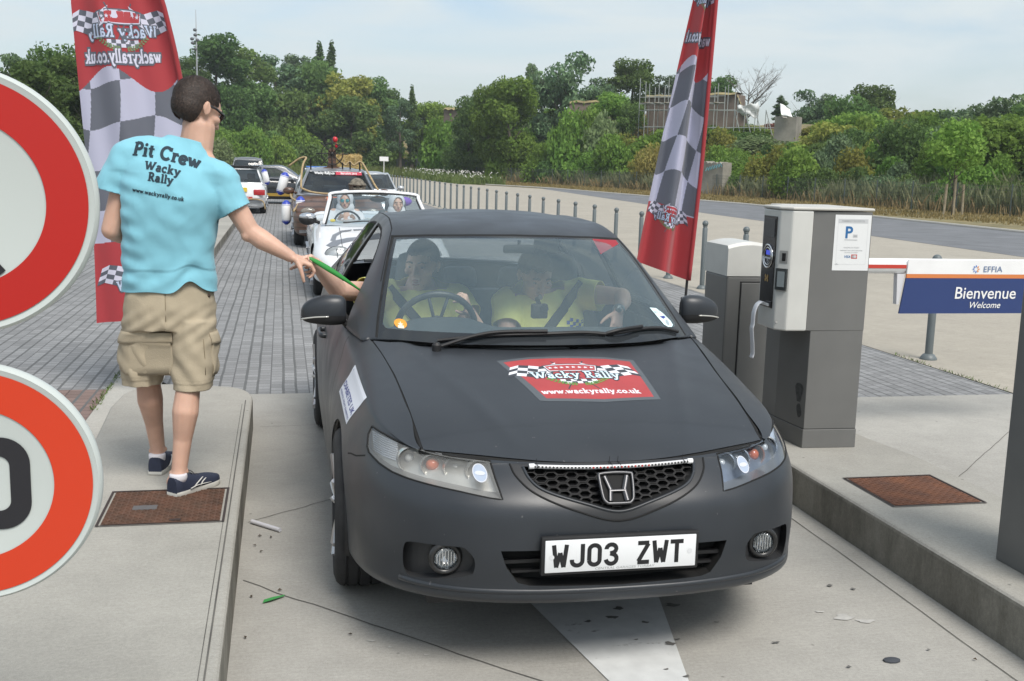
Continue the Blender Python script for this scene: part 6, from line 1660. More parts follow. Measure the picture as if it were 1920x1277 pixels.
# ================================================================== ticket machine
GREY = M('machine_grey', (.155, .155, .150), .42, var=.05, vscale=3, metal=.1, stain=.06)
CREAM = M('machine_cream', (.56, .56, .53), .38, var=.03, stain=.06, sscale=3)
DGR = M('machine_dark', (.06, .065, .066), .5)
def ticket_machine():
	ox, oy, oz = 2.79, 5.31, .2
	t = thing('ticket_machine', 'tall grey and cream ticket machine on the right hand island, paper slip hanging out', 'ticket machine', (ox, oy, oz))
	# plinth and column: outline seen from above
	def pr(nm, poly, a, b, mat, bev=.003):
		m = MB(); m.prism(poly, a, b); o = m.build(nm, mat, t); md = o.modifiers.new('edge', 'BEVEL'); md.width = bev; md.segments = 2; md.limit_method = 'ANGLE'; return o
	base = [(.0, 0), (.313, -.014), (.313, .50), (-.02, .50), (-.025, .31)]
	pr('plinth', base, 0, .105, GREY)
	inn = [(.004, .002), (.310, -.0105), (.310, .497), (-.016, .497), (-.021, .31)]
	pr('column', inn, .108, .66, GREY)
	pr('column_band', [(p[0]*.998+.001, p[1]+.001) for p in inn], .1045, .109, M('seam_dark', (.03, .03, .03), .6))
	pr('cabinet', [(-.026, .0), (.312, -.012), (.312, .502), (-.03, .502)], .655, 1.298, GREY)
	pr('lid', [(-.194, .266), (-.202, .045), (-.150, -.016), (-.025, -.016), (.322, -.018), (.322, .515), (-.036, .515), (-.036, .308), (-.15, .306)], 1.302, 1.318, M('machine_lid', (.50, .49, .45), .5), .006)
	# cream housing: front leaf, chamfer and the face towards the lane
	house = [(-.028, -.010), (-.148, -.010), (-.195, .045), (-.188, .262), (-.150, .30), (-.032, .30)]
	h = pr('housing', house, .655, 1.300, CREAM, .008)
	# black control panel on the lane face
	A = Vector((-.195, .045)); B = Vector((-.188, .262)); d = (B-A).normalized(); nn = Vector((-d.y, d.x));
	if nn.x > 0: nn = -nn
	def F(u, z, l=0): p = A+d*u+nn*l; return Vector((p.x, p.y, z))
	def plate(nm, u0, u1, z0, z1, l0, l1, mat, par=None, bev=.002):
		m = MB(); vs = [F(u, z, l) for l in (l0, l1) for z in (z0, z1) for u in (u0, u1)]
		m.add(vs, [(0, 1, 3, 2), (4, 6, 7, 5), (0, 4, 5, 1), (1, 5, 7, 3), (3, 7, 6, 2), (2, 6, 4, 0)]); o = m.build(nm, mat, par or t)
		if bev: md = o.modifiers.new('edge', 'BEVEL'); md.width = bev; md.segments = 2
		return o
	pb = plate('control_panel', .028, .196, .768, 1.263, .0, .006, M('panel_black', (.012, .012, .014), .12, spec=.6))
	plate('screen', .04, .186, 1.15, 1.25, .0065, .009, M('screen_dark', (.03, .035, .04), .1), pb)
	rg_ = MB(); C = F(.110, 1.045, .010)
	for rr_, th in ((.062, .005), (.047, .0035)):
		P = [C+Vector((d.x*rr_*math.cos(a), d.y*rr_*math.cos(a), rr_*math.sin(a))) for a in np.linspace(0, 2*PI, 33)[:-1]]; rg_.tube(P, th, 8, closed=True)
	rg_.build('button_ring', MCHR, pb, smooth=True)
	def onp(u, v, l): return tuple(F(u, v, .007+l))
	decal('display_marks', [rect_shape(.085, 1.052, .138, 1.077, 0, .001), rect_shape(.070, 1.030, .150, 1.040, 1, .001), ring_shape(.110, 1.016, .006, .010, 1, .001, 16), disc_shape(.098, .915, .010, 2, .001, 10), disc_shape(.098, .935, .010, 2, .001, 10), disc_shape(.126, .915, .010, 2, .001, 10), disc_shape(.126, .935, .010, 2, .001, 10), rect_shape(.104, .918, .120, .932, 2, .001)], onp,
          [M('display_blue', (.02, .03, .2), .3, emit=((.05, .08, .6), .5)), M('mark_pale', (.55, .57, .6), .4), M('mark_amber', (.38, .24, .08), .5)], pb)
	# chamfer: slots and keypad
	A2 = Vector((-.148, -.010)); B2 = Vector((-.195, .045)); d2 = (B2-A2).normalized(); n2 = Vector((-d2.y, d2.x));
	if n2.y > 0 and n2.x > 0: n2 = -n2
	if n2.x > 0: n2 = -n2
	def F2(u, z, l=0): p = A2+d2*u+n2*l; return Vector((p.x, p.y, z))
	def plate2(nm, u0, u1, z0, z1, l0, l1, mat, par=None):
		m = MB(); vs = [F2(u, z, l) for l in (l0, l1) for z in (z0, z1) for u in (u0, u1)]
		m.add(vs, [(0, 1, 3, 2), (4, 6, 7, 5), (0, 4, 5, 1), (1, 5, 7, 3), (3, 7, 6, 2), (2, 6, 4, 0)]); return m.build(nm, mat, par or t)
	plate2('coin_slot', .016, .060, 1.02, 1.085, -.001, .003, M('slot_steel', (.35, .35, .34), .35, metal=.6)); plate2('coin_slot_opening', .026, .046, 1.03, 1.072, .0035, .005, MGAP)
	kp = plate2('card_reader', .010, .072, .875, .99, .0, .016, M('reader_black', (.03, .035, .037), .35)); plate2('reader_window', .020, .060, .892, .975, .0165, .019, M('reader_glass', (.20, .23, .24), .15), kp)
	l = MB(); l.lathe([(.001, -.002), (.007, -.002), (.007, .003), (.001, .003)], F2(.055, .70, .0), 'Y', 12); l.build('lock', MCHR, t)
	# paper slip curling out of the slot
	sl = MB(); C0 = F(.10, .815, .004); P = [(0, .0, 0), (.020, 0, .004), (.045, 0, -.015), (.060, 0, -.06), (.062, 0, -.12), (.066, 0, -.145), (.060, 0, -.20), (.052, 0, -.28), (.058, 0, -.31)]
	G = []
	for (l_, _, dz) in catmull([Vector(p) for p in P], 4):
		G.append([tuple(F(.11+u*.055+.0*u, .792+dz, l_+.01+.004*math.cos(u*3))) for u in (-.5, -.25, 0, .25, .5)])
	sl.grid(G); so = sl.build('paper_slip', M('till_paper', (.72, .73, .76), .6), t, smooth=True); sol(so, .0006)
	plate('slot_lip', .06, .18, .775, .790, .006, .014, MWHT, pb)
	# poster on the front
	def onf(u, v, l): return (u, -.0135-(u*.04)*0-l-(.012*(u+.026)/.343)*0, v)
	def onf2(u, v, l): y = .0+(-.012)*(u+.026)/.343; return (u, y-.0015-l, v)
	PB = M('poster_blue', (.02, .13, .33), .5); PG = M('poster_grey', (.35, .36, .37), .5); PP = M('poster_paper', (.72, .73, .73), .4); PR = M('poster_red', (.50, .08, .07), .5); PG2 = M('poster_pale_grey', (.52, .53, .54), .5)
	x0, x1, z0, z1 = .098, .306, .984, 1.282
	S = [rect_shape(x0, z0, x1, z1, 0, .0004), rect_shape(x0+.020, z1-.045, x1-.020, z1-.022, 4, .0008), text_shape('PAIEMENT EN SORTIE', (x0+x1)/2, z1-.0375, .0135, 1, .0012, bold=.0002),
         text_shape('P', (x0+x1)/2-.022, z1-.123, .088, 2, .0012, bold=.0022), rect_shape(.205, z1-.121, .232, z1-.104, 4, .0012), rect_shape(.210, z1-.116, .227, z1-.109, 1, .0016), rect_shape(.158, z1-.135, .232, z1-.132, 1, .0012),
         text_shape('EUROPES OU TICKET', .202, z1-.178, .0095, 1, .0012), text_shape('PAIEMENT PAR CARTE BANCAIRE', .202, z1-.193, .0085, 1, .0012), text_shape('OU AVEC LE TICKET', .202, z1-.204, .0085, 1, .0012),
         text_shape('VISA', .180, z1-.230, .019, 2, .0012, bold=.0004, shear=.3), rect_shape(.204, z1-.234, .238, z1-.211, 3, .0010), ring_shape(.216, z1-.2225, .0, .008, 1, .0014, 16), ring_shape(.226, z1-.2225, .0, .008, 4, .0016, 16), text_shape('effia', .122, z1-.268, .0125, 4, .0012),
         rect_shape(x0+.018, z0+.032, x0+.019, z1-.018, 4, .0008), rect_shape(x1-.019, z0+.032, x1-.018, z1-.018, 4, .0008), rect_shape(x0+.018, z0+.032, x1-.018, z0+.033, 4, .0008)]
	decal('poster', S, onf2, [PP, PG, PB, PR, PG2], t)
	sc = MB(); sc.box((.006, .09, .30), (.002, .001, .001))
	# scuffed black smear at the foot of the recessed side
	def onl(u, v, l):  # u along y, v up, on the side facing the lane
		return (-.0205+.0245*(1-min(1, max(0, (u-.004)/.306)))-.001-l, u, v)
	decal('scuff_mark', [poly_shape([(.07+.035*math.cos(a)*(1+.3*math.sin(3*a)), .30+.065*math.sin(a)*(1+.2*math.cos(2*a))) for a in np.linspace(0, 2*PI, 17)[:-1]], 0, .0006), poly_shape([(.06+.025*math.cos(a)*(1+.3*math.sin(2*a)), .20+.04*math.sin(a)) for a in np.linspace(0, 2*PI, 13)[:-1]], 0, .0006)], onl, [M('scuff_black', (.045, .047, .046), .7, var=.5, vscale=40)], t)
	return t
ticket_machine()
# ================================================================== barrier: housing, arm and the hanging welcome board
def barrier():
	t = thing('barrier', 'parking barrier behind the ticket machine, its white arm carrying a blue welcome banner', 'barrier', (2.70, 6.25, .2))
	m = MB(); m.prism([(0, 0), (.31, -.0), (.31, .36), (0, .36)], 0, .852); o = m.build('housing', GREY, t); md = o.modifiers.new('edge', 'BEVEL'); md.width = .012; md.segments = 2; md.limit_method = 'ANGLE'
	d = MB(); d.box((.19, -.004, .42), (.19, .01, .78)); dd = d.build('door', GREY, t); md = dd.modifiers.new('edge', 'BEVEL'); md.width = .002; md.segments = 1
	g_ = MB()
	for a, b in (((.088, -.0015, .022), (.292, .0, .028)), ((.088, -.0015, .812), (.292, .0, .818)), ((.088, -.0015, .022), (.094, .0, .818))): g_.span(a, b)
	g_.build('door_gap', MGAP, dd)
	c = MB(); G = []
	for i in range(9):
		u = i/8; x = -.004+.318*u; z = 1.02+.045*math.sin(PI*(.15+.75*u)); G.append([(x, -.004, .852), (x, -.004, z-.02), (x, .012, z), (x, .35, z), (x, .365, z-.02), (x, .365, .852)])
	c.grid(G); c.add(G[0], [tuple(range(6))]); c.add(G[-1], [tuple(range(6))]); c.build('cap', CREAM, t, auto=35)
	f = MB(); f.box((.155, .18, -.0), (.33, .38, .03)); f.build('foot', GREY, t)
	hb = MB(); hb.lathe([(.06, -.05), (.06, .02)], (.33, .13, .90), 'X', 20); hb.box((.42, .13, .905), (.22, .07, .11), bev=.01); hb.build('arm_holder', DGR, t, auto=40)
	a = MB(); a.tube([(.45, .15, .909), (3.6, .15, .909)], [(.041, .050)]*2, 20, up=(0, 0, 1)); ao = a.build('arm', MWHT, t, smooth=True, auto=50)
	s = MB()
	for x0 in (.50,): s.add([(x, .15-.0405*math.sqrt(max(0, 1-((z-.909)/.050)**2))-.003, z) for x, z in ((x0, .921), (1.295, .921), (1.295, .897), (x0, .897))], [(0, 1, 2, 3)])
	s.build('red_stripe', M('barrier_red', (.50, .045, .03), .4), ao)
	b = MB();
	BN = M('banner_navy', (.022, .045, .155), .4);
	# board: white upper band, orange line, navy panel with slanted ends; wraps the arm
	y = .105
	b.prism([(1.300, .955), (2.50, .955), (2.50, .862), (1.296, .862)], y-.006, y+.006, 'Y'); bo = b.build('banner', MWHT, t)
	n = MB(); n.prism([(1.294, .835), (2.50, .835), (2.535, .60), (1.262, .60)], y-.006, y+.006, 'Y'); n.build('navy_panel', BN, bo)
	o_ = MB(); o_.prism([(1.295, .8615), (2.50, .8615), (2.50, .8355), (1.2945, .8355)], y-.007, y+.006, 'Y'); o_.build('orange_line', M('banner_orange', (.62, .20, .06), .4), bo)
	# small end bracket of the board
	e = MB(); e.prism([(1.235, .86), (1.292, .86), (1.262, .66), (1.246, .66)], y+.008, y+.05, 'Y'); e.build('end_bracket', M('bracket_white', (.6, .6, .62), .4), bo)
	def onb(u, v, l): return (u, y-.0085-l, v)
	S = [text_shape('Bienvenue', 1.885, .700, .112, 0, .001, bold=.0008, sx=1.0, shear=.06), text_shape('Welcome', 1.885, .637, .060, 0, .001, shear=.28, bold=.0003), text_shape('EFFIA', 1.925, .878, .055, 1, .001, sx=1.12)]
	for k in range(8):
		an = PI*k/4; cx, cz = 1.800+.019*math.cos(an), .897+.019*math.sin(an); S.append(poly_shape([(cx+.009*math.cos(an), cz+.009*math.sin(an)), (cx+.005*math.cos(an+1.57), cz+.005*math.sin(an+1.57)), (cx-.009*math.cos(an), cz-.009*math.sin(an)), (cx-.005*math.cos(an+1.57), cz-.005*math.sin(an+1.57))], 2 if k in (0, 1, 7) else 3, .001))
	LM_ = [M('letter_white', (.78, .78, .78), .4), M('letter_slate', (.13, .19, .33), .4), M('letter_orange', (.75, .25, .05), .4), M('letter_blue', (.08, .20, .55), .4)]; decal('banner_welcome_text', S[:2], onb, LM_, bo); decal('banner_operator_logo', S[2:], onb, LM_, bo)
	return t
barrier()
# grey cabinet at the right edge
def side_cabinet():
	t = thing('grey_cabinet', 'tall grey metal cabinet with louvres at the right edge of the picture', 'cabinet', (2.77, 3.25, .2))
	m = MB(); m.prism([(0, .36), (.0, .0), (.36, .0), (.36, .36)], 0, 1.36); o = m.build('housing', GREY, t); md = o.modifiers.new('edge', 'BEVEL'); md.width = .004; md.segments = 2
	v = MB()
	for k in range(7): v.box((-.0035, .10, .33+.022*k), (.008, .085, .009), rot=(0, .5, 0)) if True else None
	v.build('louvres', M('louvre_grey', (.20, .20, .195), .45), o)
	l = MB(); l.prism([(-.012, -.012), (.372, -.012), (.372, .372), (-.012, .372)], 1.362, 1.38); l.build('lid', CREAM, t)
	return t
side_cabinet()
# ================================================================== round traffic signs close to the camera
def traffic_sign():
	c1 = Vector((-.5420, 2.0, 1.6135)); c2 = Vector((-.5415, 2.0, 1.1160))
	r1, r2 = .2300, .2190
	t = thing('traffic_sign', 'two round white traffic signs with red rings on one post, cut by the left edge', 'traffic sign', (-.53, 2.05, .2))
	o = Vector(t.location); SW = M('sign_white', (.50, .54, .52), .35, spec=.4);
	p = MB(); p.lathe([(.030, 0), (.030, 1.72)], (-.10, .015, 0), n=20); p.build('post', M('sign_post', (.35, .36, .36), .4, metal=.5), t, smooth=True)
	for nm, c, r, red, yaw in (('upper', c1, r1, M('sign_red', (.43, .014, .010), .35), -.0), ('lower', c2, r2, M('sign_orange_red', (.58, .045, .014), .32), 0)):
		q = c-o; d = MB(); d.lathe([(.001, .0), (r-.016, .0), (r-.006, -.003), (r-.001, .004), (r, .014), (r-.002, .024), (r-.010, .026), (.001, .024)], q, 'Y', 96, cap=False); do = d.build('sign_disc', SW, t, auto=50)
		def on(u, v, l, q=q): return (q.x+u, q.y-.0016-l, q.z+v)
		S = [ring_shape(0, 0, r*.628, r*.928, 0, .0006, 120), ring_shape(0, 0, r*.978, r*.986, 2, .0006, 120) if nm == 'none' else ring_shape(0, 0, .001, .002, 1, .0002, 8)]
		if nm == 'upper':
			S.append(poly_shape([(.062, -.102), (.0745, -.117), (.066, -.124), (.058, -.130), (-.005, -.110), (-.02, -.06), (.03, -.05), (.054, -.075)], 1, .0006)); S.append(poly_shape([(-.085, .09), (-.045, .09), (-.045, -.09), (-.085, -.09)], 1, .0006))
		else:
			# numeral with flat sides and round corners
			def rr_(w, h, rad, n=10):
				P = []
				for cx, cz, a0 in ((w-rad, h-rad, 0), (-w+rad, h-rad, 90), (-w+rad, -h+rad, 180), (w-rad, -h+rad, 270)): P += [(cx+rad*math.cos(R_(a0+90*k/n)), cz+rad*math.sin(R_(a0+90*k/n))) for k in range(n+1)]
				return P
			O = rr_(.0535, .0845, .0500); I = rr_(.0190, .0500, .0185); off = .0450
			vs = [(off+a, b) for a, b in O]+[(off+a, b) for a, b in I]; n = len(O); S.append((vs, [(k, (k+1) % n, n+(k+1) % n, n+k) for k in range(n)], 1, .0006))
			S.append(poly_shape([(-.085, -.0845), (-.050, -.0845), (-.050, .0845), (-.078, .0845), (-.115, .050), (-.105, .028), (-.085, .045)], 1, .0006))
		decal('sign_face', S, on, [red, M('sign_black', (.018, .018, .022), .4), M('sign_edge_grey', (.4, .42, .42), .4)], do)
		b = MB(); b.box((q.x, q.y+.04, q.z), (.12, .03, .035)); b.build('bracket', MATS['sign_post'], do)
	return t
traffic_sign()
# ================================================================== feather banners
FRED = M('flag_red', (.47, .055, .065), .75, sheen=.2); FWH = M('flag_white', (.56, .56, .70), .75, sheen=.2); FGR = M('flag_grey', (.155, .165, .20), .75, sheen=.2)
for m_ in (FRED, FWH, FGR):
	b = m_.node_tree.nodes['Principled BSDF']; nt = m_.node_tree; tr = nt.nodes.new('ShaderNodeBsdfTranslucent'); tr.inputs[0].default_value = b.inputs['Base Color'].default_value
	mx = nt.nodes.new('ShaderNodeMixShader'); mx.inputs[0].default_value = .35; out = [n for n in nt.nodes if n.type == 'OUTPUT_MATERIAL'][0]
	nt.links.new(b.outputs[0], mx.inputs[1]); nt.links.new(tr.outputs[0], mx.inputs[2]); nt.links.new(mx.outputs[0], out.inputs[0])
def banner_colour(u, h, red_top, check_top, ph=0.0):
	"""u 0 at the fly edge .. 1 at the pole, h metres above the lower hem"""
	w = .040*math.sin(u*6.6+.6+ph)+.012*math.sin(u*13+1)
	if h > check_top+.085*math.sin(u*7.4-.95)+.01: return 0
	if h < red_top+.012*math.sin(u*5): return 0
	v = (h-red_top+w*min(1, (h-red_top)/.15))/.272; uu = u+.075*math.sin(h*3.0)-.10*(h-red_top)
	i = int(math.floor(v)); j = int(math.floor((uu+.06)*3.25))
	return 1 if (i+j) % 2 == 0 else 2
def banner(name, label, edge_l, edge_r, z0, z1, fold, nu=150, nz=620, logo_hi=None, logo_lo=None, hem=.04, red_top=.55, check_top=1.64, ph=0):
	"""edge_l(z), edge_r(z): x of the two edges; fold(u, z): offset in y and along x"""
	zs = np.linspace(z0, z1, nz); X = []
	def P(u, z):
		a, b = edge_l(z), edge_r(z); dx, dy = fold(u, z); return (a+(b-a)*(u+dx), dy, z)
	G = [[P(j/nu, z) for j in range(nu+1)] for z in zs]
	return P, G
def build_banner(name, label, loc, edge_l, edge_r, z0l, z0r, z1, fold, logos, pole, nu=150, nz=560, ph=0, red_top=.55, check_top=1.64, txt=None):
	t = thing(name, label, 'flag', loc)
	def P(u, h, lift=0):
		# h in metres above the lower hem, hem itself slopes
		zb = z0l+(z0r-z0l)*u; z = zb+h*(z1-zb)/(z1-(z0l+z0r)/2)
		a, b = edge_l(z), edge_r(z); dx, dy = fold(u, z); return Vector((a+(b-a)*(u+dx), dy-lift, z))
	H = z1-(z0l+z0r)/2; G = [[P(j/nu, H*i/nz) for j in range(nu+1)] for i in range(nz+1)]
	m = MB(); m.grid(G); mi = []
	for i in range(nz):
		for j in range(nu): mi.append(banner_colour((j+.5)/nu, H*(i+.5)/nz, red_top, check_top, ph))
	m.mi = mi; c = m.build('cloth', [FRED, FWH, FGR], t, smooth=True, fixn=False)
	pk = MB(); pk.tube([P(1, H*i/30)+Vector((.006, 0, 0)) for i in range(int(31))], .017 if nu == 150 else .008, 8); pk.build('pole_sleeve', FRED, t, smooth=True)
	pl = MB(); pl.tube(pole, .011, 10); pl.build('pole', M('pole_black', (.02, .02, .022), .4), t, smooth=True)
	LM = [M('flag_logo_red', (.40, .05, .06), .6), M('flag_logo_white', (.60, .60, .72), .6), M('flag_logo_dark', (.10, .11, .14), .6), M('flag_logo_blue', (.48, .56, .72), .6), M('flag_logo_green', (.17, .25, .12), .6), M('flag_logo_border', (.1, .1, .12), .6)]
	for (cu, ch, sc, su) in logos:
		sh = []
		for vs, fs, mm, lay in wacky_logo(bg=False, web=False): sh.append(([(cu-x*su, ch+y*sc) for x, y in vs], fs, mm, lay*.5))
		decal('printed_logo', sh, lambda u, v, l: P(min(1, max(0, u)), v, .002+l), LM, t, step=.06)
	if txt:
		cu, ch, sc, su = txt; sh = []
		for gw, mm, lay in ((.22, 2, .001), (.0, 1, .002)):
			for vs, fs, _, l2 in slab_shapes('wackyrally.co.uk', 0, 0, 1.0, fat=.14, grow=gw): sh.append(([(cu-x*su, ch+y*sc) for x, y in vs], fs, mm, lay+(l2-.001)*1.5))
		decal('printed_web_address', sh, lambda u, v, l: P(min(1, max(0, u)), v, .002+l), LM, t, step=.06)
	b = MB(); b.lathe([(.16, 0), (.16, .03), (.03, .05), (.02, .32)], (pole[0][0], pole[0][1], 0), n=20); b.build('ground_base', M('base_black', (.02, .02, .02), .5), t, auto=40)
	return t
L0 = Vector((-.62, 7.95, -.01))
def lel(z): return float(np.interp(z, (.45, 1.1, 1.87, 2.7, 3.3, 3.6), (-1.293, -1.298, -1.332, -1.370, -1.36, -1.2)))-L0.x
def ler(z): return float(np.interp(z, (.45, 1.2, 1.8, 2.16, 2.45, 2.73, 3.1, 3.6), (-.560, -.585, -.630, -.677, -.725, -.785, -.90, -1.15)))-L0.x
build_banner('feather_banner', 'tall red and chequered banner behind the man, printed in mirror writing', L0, lel, ler, .525, .60, 3.6,
             lambda u, z: (.010*math.sin(u*5+z*1.5), .045*math.sin(u*7.5+z*.9)+.02*math.sin(u*17+z*2)-.03*u), [(.50, 1.965, .72, .98), (.56, .27, .66, .98)], [(0, 0, 0), (.03, 0, .55), (.015, 0, 1.3), (-.05, 0, 2.1), (-.15, 0, 2.7), (-.3, 0, 3.1), (-.55, .0, 3.6)], txt=(.47, 1.76, .125, .107))
R0 = Vector((3.22, 8.3, -.01))
def rel(z): return float(np.interp(z, (.7, .956, 1.3, 1.767, 2.4, 3.01, 3.6), (2.775, 2.803, 2.86, 2.943, 3.06, 3.179, 3.27)))-R0.x
def rer(z): return float(np.interp(z, (.7, .8, 1.776, 3.02, 3.6), (3.232, 3.236, 3.290, 3.330, 3.345)))-R0.x
def rfold(u, z):
	a = .055*min(1, max(.25, (z-.6)/1.2)); return (a*math.sin(u*2*PI*1.55+.8+z*.25)*math.sin(PI*u), .11*math.sin(u*2*PI*1.5+.2+z*.35)*(.5+.5*math.sin(PI*u)))
build_banner('feather_banner', 'narrow folded red and chequered banner leaning beside the car, left of the ticket machine', R0, rel, rer, .965, .815, 3.6, rfold,
             [(.47, .42, .50, .80), (.5, 2.12, .50, .95)], [(0, 0, 0), (.008, 0, .6), (.045, 0, 1.5), (.10, 0, 3.0), (.13, 0, 3.6)], ph=.8, red_top=.50, check_top=1.60, txt=(.5, 1.80, .12, .125))
# ================================================================== the other cars of the queue
def curve1(pts, ys): P = np.array(pts, float); return np.interp(ys, P[:, 0], P[:, 1])
def simple_car(name, label, loc, rz, sp):
	"""sp: L, W, top [(y,z)] bonnet/belt/boot line, gh [front base, front top, rear top, rear base] (y,z), paint, ..."""
	r = thing(name, label, 'car', loc, rz, sp.get('group'))
	L, W = sp['L'], sp['W']; hw = W/2; b = MB(); ys = np.concatenate([[0, .03, .09, .18, .3], np.linspace(.45, L-.45, 40), [L-.3, L-.18, L-.09, L-.03, L]])
	tops = spline(np.array([p[1] for p in sp['top']])[:, None], ys, knots=np.array([p[0] for p in sp['top']]))[:, 0]; G = []
	zb = sp.get('zb', .20)
	for y, zt in zip(ys, tops):
		e = min(y, L-y); k = 1-max(0, 1-e/.55)**2.6*.30; w = hw*k; ze = max(0, 1-e/.12)**2; z0 = zb+.06*ze; z1 = zt-(.13*max(0, 1-e/.10)**2)
		mid = zb+(z1-zb)*.55; row = []
		for (u, v) in ((0, 0), (.55, 0), (.90, .01), (.965, .10), (.985, .30), (1.0, .58), (.985, .74), (.955, .86), (.88, .955), (.70, .99), (.40, 1.004), (0, 1.01)): row.append((w*u, y, z0+(z1-z0)*v))
		G.append(row)
	G = np.array(G); D = dense_grid(G, 110, 34); full = np.concatenate([D, (D*np.array([-1, 1, 1]))[:, ::-1][:, 1:]], axis=1)
	b.grid(full.tolist()); b.add([tuple(p) for p in full[0]], [tuple(range(len(full[0])))]); b.add([tuple(p) for p in full[-1]], [tuple(range(len(full[0])))])
	bm = bmesh.new(); bm_from(b, bm); bmesh.ops.remove_doubles(bm, verts=bm.verts[:], dist=1e-4); bmesh.ops.recalc_face_normals(bm, faces=bm.faces[:])
	paint = sp['paint']; wr = sp.get('wr', .31); fa, ra = sp['axles']
	for y0 in (fa, ra):
		cir = [(y0+(wr+.045)*math.cos(2*PI*k/28), wr+(wr+.045)*math.sin(2*PI*k/28)) for k in range(28)]
		for s in (1, -1):
			fs = stencil(bm, cir, 'X', lambda c, s=s: c.x*s > hw*.5); bmesh.ops.delete(bm, geom=fs, context='FACES')
			a = MB(); rows = [[(s*q, y0+(wr+.045)*math.cos(PI*1.2*k/16-PI*.1), wr+(wr+.045)*math.sin(PI*1.2*k/16-PI*.1)) for k in range(17)] for q in (hw*.97, hw-.28)]; a.grid(rows); a.add(rows[1], [tuple(range(17))]); a.build('wheel_arch', MBLK, r)
			wheel_parts(r, s*(hw-.115), y0, s, r=wr, w=.19, rimr=wr*.68, lod=1, rimmat=sp.get('rim'))
	pieces = []
	for (nm, poly, ax, flt, mat, push) in sp.get('cuts', []):
		fs = stencil(bm, poly, ax, flt); nb = detach(bm, fs); pieces.append((nm, nb, mat))
	for l in sp.get('seams', []):
		for s in (1, -1):
			for f in stencil(bm, strip(l, .014), 'X', lambda c, s=s: c.x*s > hw*.6): f.material_index = 1
	body = finish(bm, 'body', [paint, MGAP], r)
	for nm, nb, mat in pieces: finish(nb, nm, mat, r)
	if sp.get('gh'):
		(y0, z0), (y1, z1), (y2, z2), (y3, z3) = sp['gh']; ins = sp.get('inset', .16); st = []
		def sta(y, zc, t, yb): # t: 0 at belt, 1 at roof
			wB = hw*.90; wR = hw*.90-(ins)*t-.01; zB = float(np.interp(yb, [p[0] for p in sp['top']], [p[1] for p in sp['top']]))-.02
			return wB, yb, zB, wR, y, zc
		arr = []
		ysta = [(y0, z0, 0), (y0+(y1-y0)*.35, z0+(z1-z0)*.38, .38), (y0+(y1-y0)*.75, z0+(z1-z0)*.80, .80), (y1+.06, z1+.01, 1), (y1+(y2-y1)*.35, z1+.035, 1), (y1+(y2-y1)*.7, (z1+z2)/2+.035, 1), (y2-.04, z2+.01, 1), (y2+(y3-y2)*.3, z2+(z3-z2)*.25, .78), (y2+(y3-y2)*.68, z2+(z3-z2)*.66, .36), (y3, z3, 0)]
		Gg = []
		for (y, zc, t) in ysta:
			wB, yb, zB, wR, yy, zz = sta(y, zc, t, y); zB = min(zB, zz-.005); zr = zz-.035*t-.01; row = []
			for q in (0, .45, .85): row.append((wB+(wR-wB)*q+.012*math.sin(PI*q), y+.12*(1-q)*(1 if y < (y1+y2)/2 else -1)*(1-t)*.0+.10*(1 if y < y1 else 0)*(1-0), zB+(zr-zB)*q))
			row.append((wR, y+(.09 if y <= y1 else 0), zr))
			for q in (.9, .6, .3, 0): row.append((wR*q, y+(.09*q*q if y <= y1 else 0), zr+(zz-zr)*(1-q**2.4)))
			Gg.append(row)
		Gg = np.array(Gg); D = dense_grid(Gg, 70, 40); full = np.concatenate([D, (D*np.array([-1, 1, 1]))[:, ::-1][:, 1:]], axis=1)
		ub = MB(); ub.grid(full.tolist()); um = bmesh.new(); bm_from(ub, um); bmesh.ops.recalc_face_normals(um, faces=um.faces[:]); glz = []
		wb = hw*.90;
		def wid(z): t = max(0, min(1, (z-z0)/(z1-z0))); return wb-(ins)*t-.01
		zA, zBt = z0+.035, z1-.035; ws = [(-wid(zA)+.05, zA), (-wid((zA+zBt)/2)+.05, (zA+zBt)/2), (-wid(zBt)+.05, zBt), (wid(zBt)-.05, zBt), (wid((zA+zBt)/2)-.05, (zA+zBt)/2), (wid(zA)-.05, zA)]
		glz.append(('windscreen', detach(um, stencil(um, ws, 'Y', lambda c: c.y < y1+.25 and c.y < (y1+y2)/2)), sp.get('glass', GS)))
		zr0 = z3+.05; rs = [(-wid(zr0)+.07, zr0), (-wid(z2)+.07, z2-.05), (wid(z2)-.07, z2-.05), (wid(zr0)-.07, zr0)]
		glz.append(('rear_windscreen', detach(um, stencil(um, rs, 'Y', lambda c: c.y > (y1+y2)/2)), sp.get('glass', GS)))
		for s in (1, -1):
			for poly in sp['side_windows']:
				g = detach(um, stencil(um, poly, 'X', lambda c, s=s: c.x*s > hw*.55)); glz.append(('side_window', g, sp.get('glass', GS)))
		roof = finish(um, 'roof', sp.get('roofpaint', paint), r); sol(roof, .02)
		for nm, g, m_ in glz: finish(g, nm, m_, r)
		c = MB(); c.span((-hw*.8, y0+.25, zb), (hw*.8, min(L-.3, y3), zb+.1)); c.span((-hw*.78, y0+.1, z0-.35), (hw*.78, y0+.38, z0-.04))
		ym = y1+.55
		for x in (-.36, .36):
			c.box((x, ym, z0-.2), (.46, .14, .62), rot=(-.2, 0, 0), bev=.04); c.box((x, ym+.08, z0+.20), (.25, .09, .18), bev=.03)
		c.box((0, min(y2, ym+.95), z0-.25), (1.15, .15, .55), rot=(-.2, 0, 0), bev=.04)
		c.build('cabin', MINT, r, auto=50)
	return r
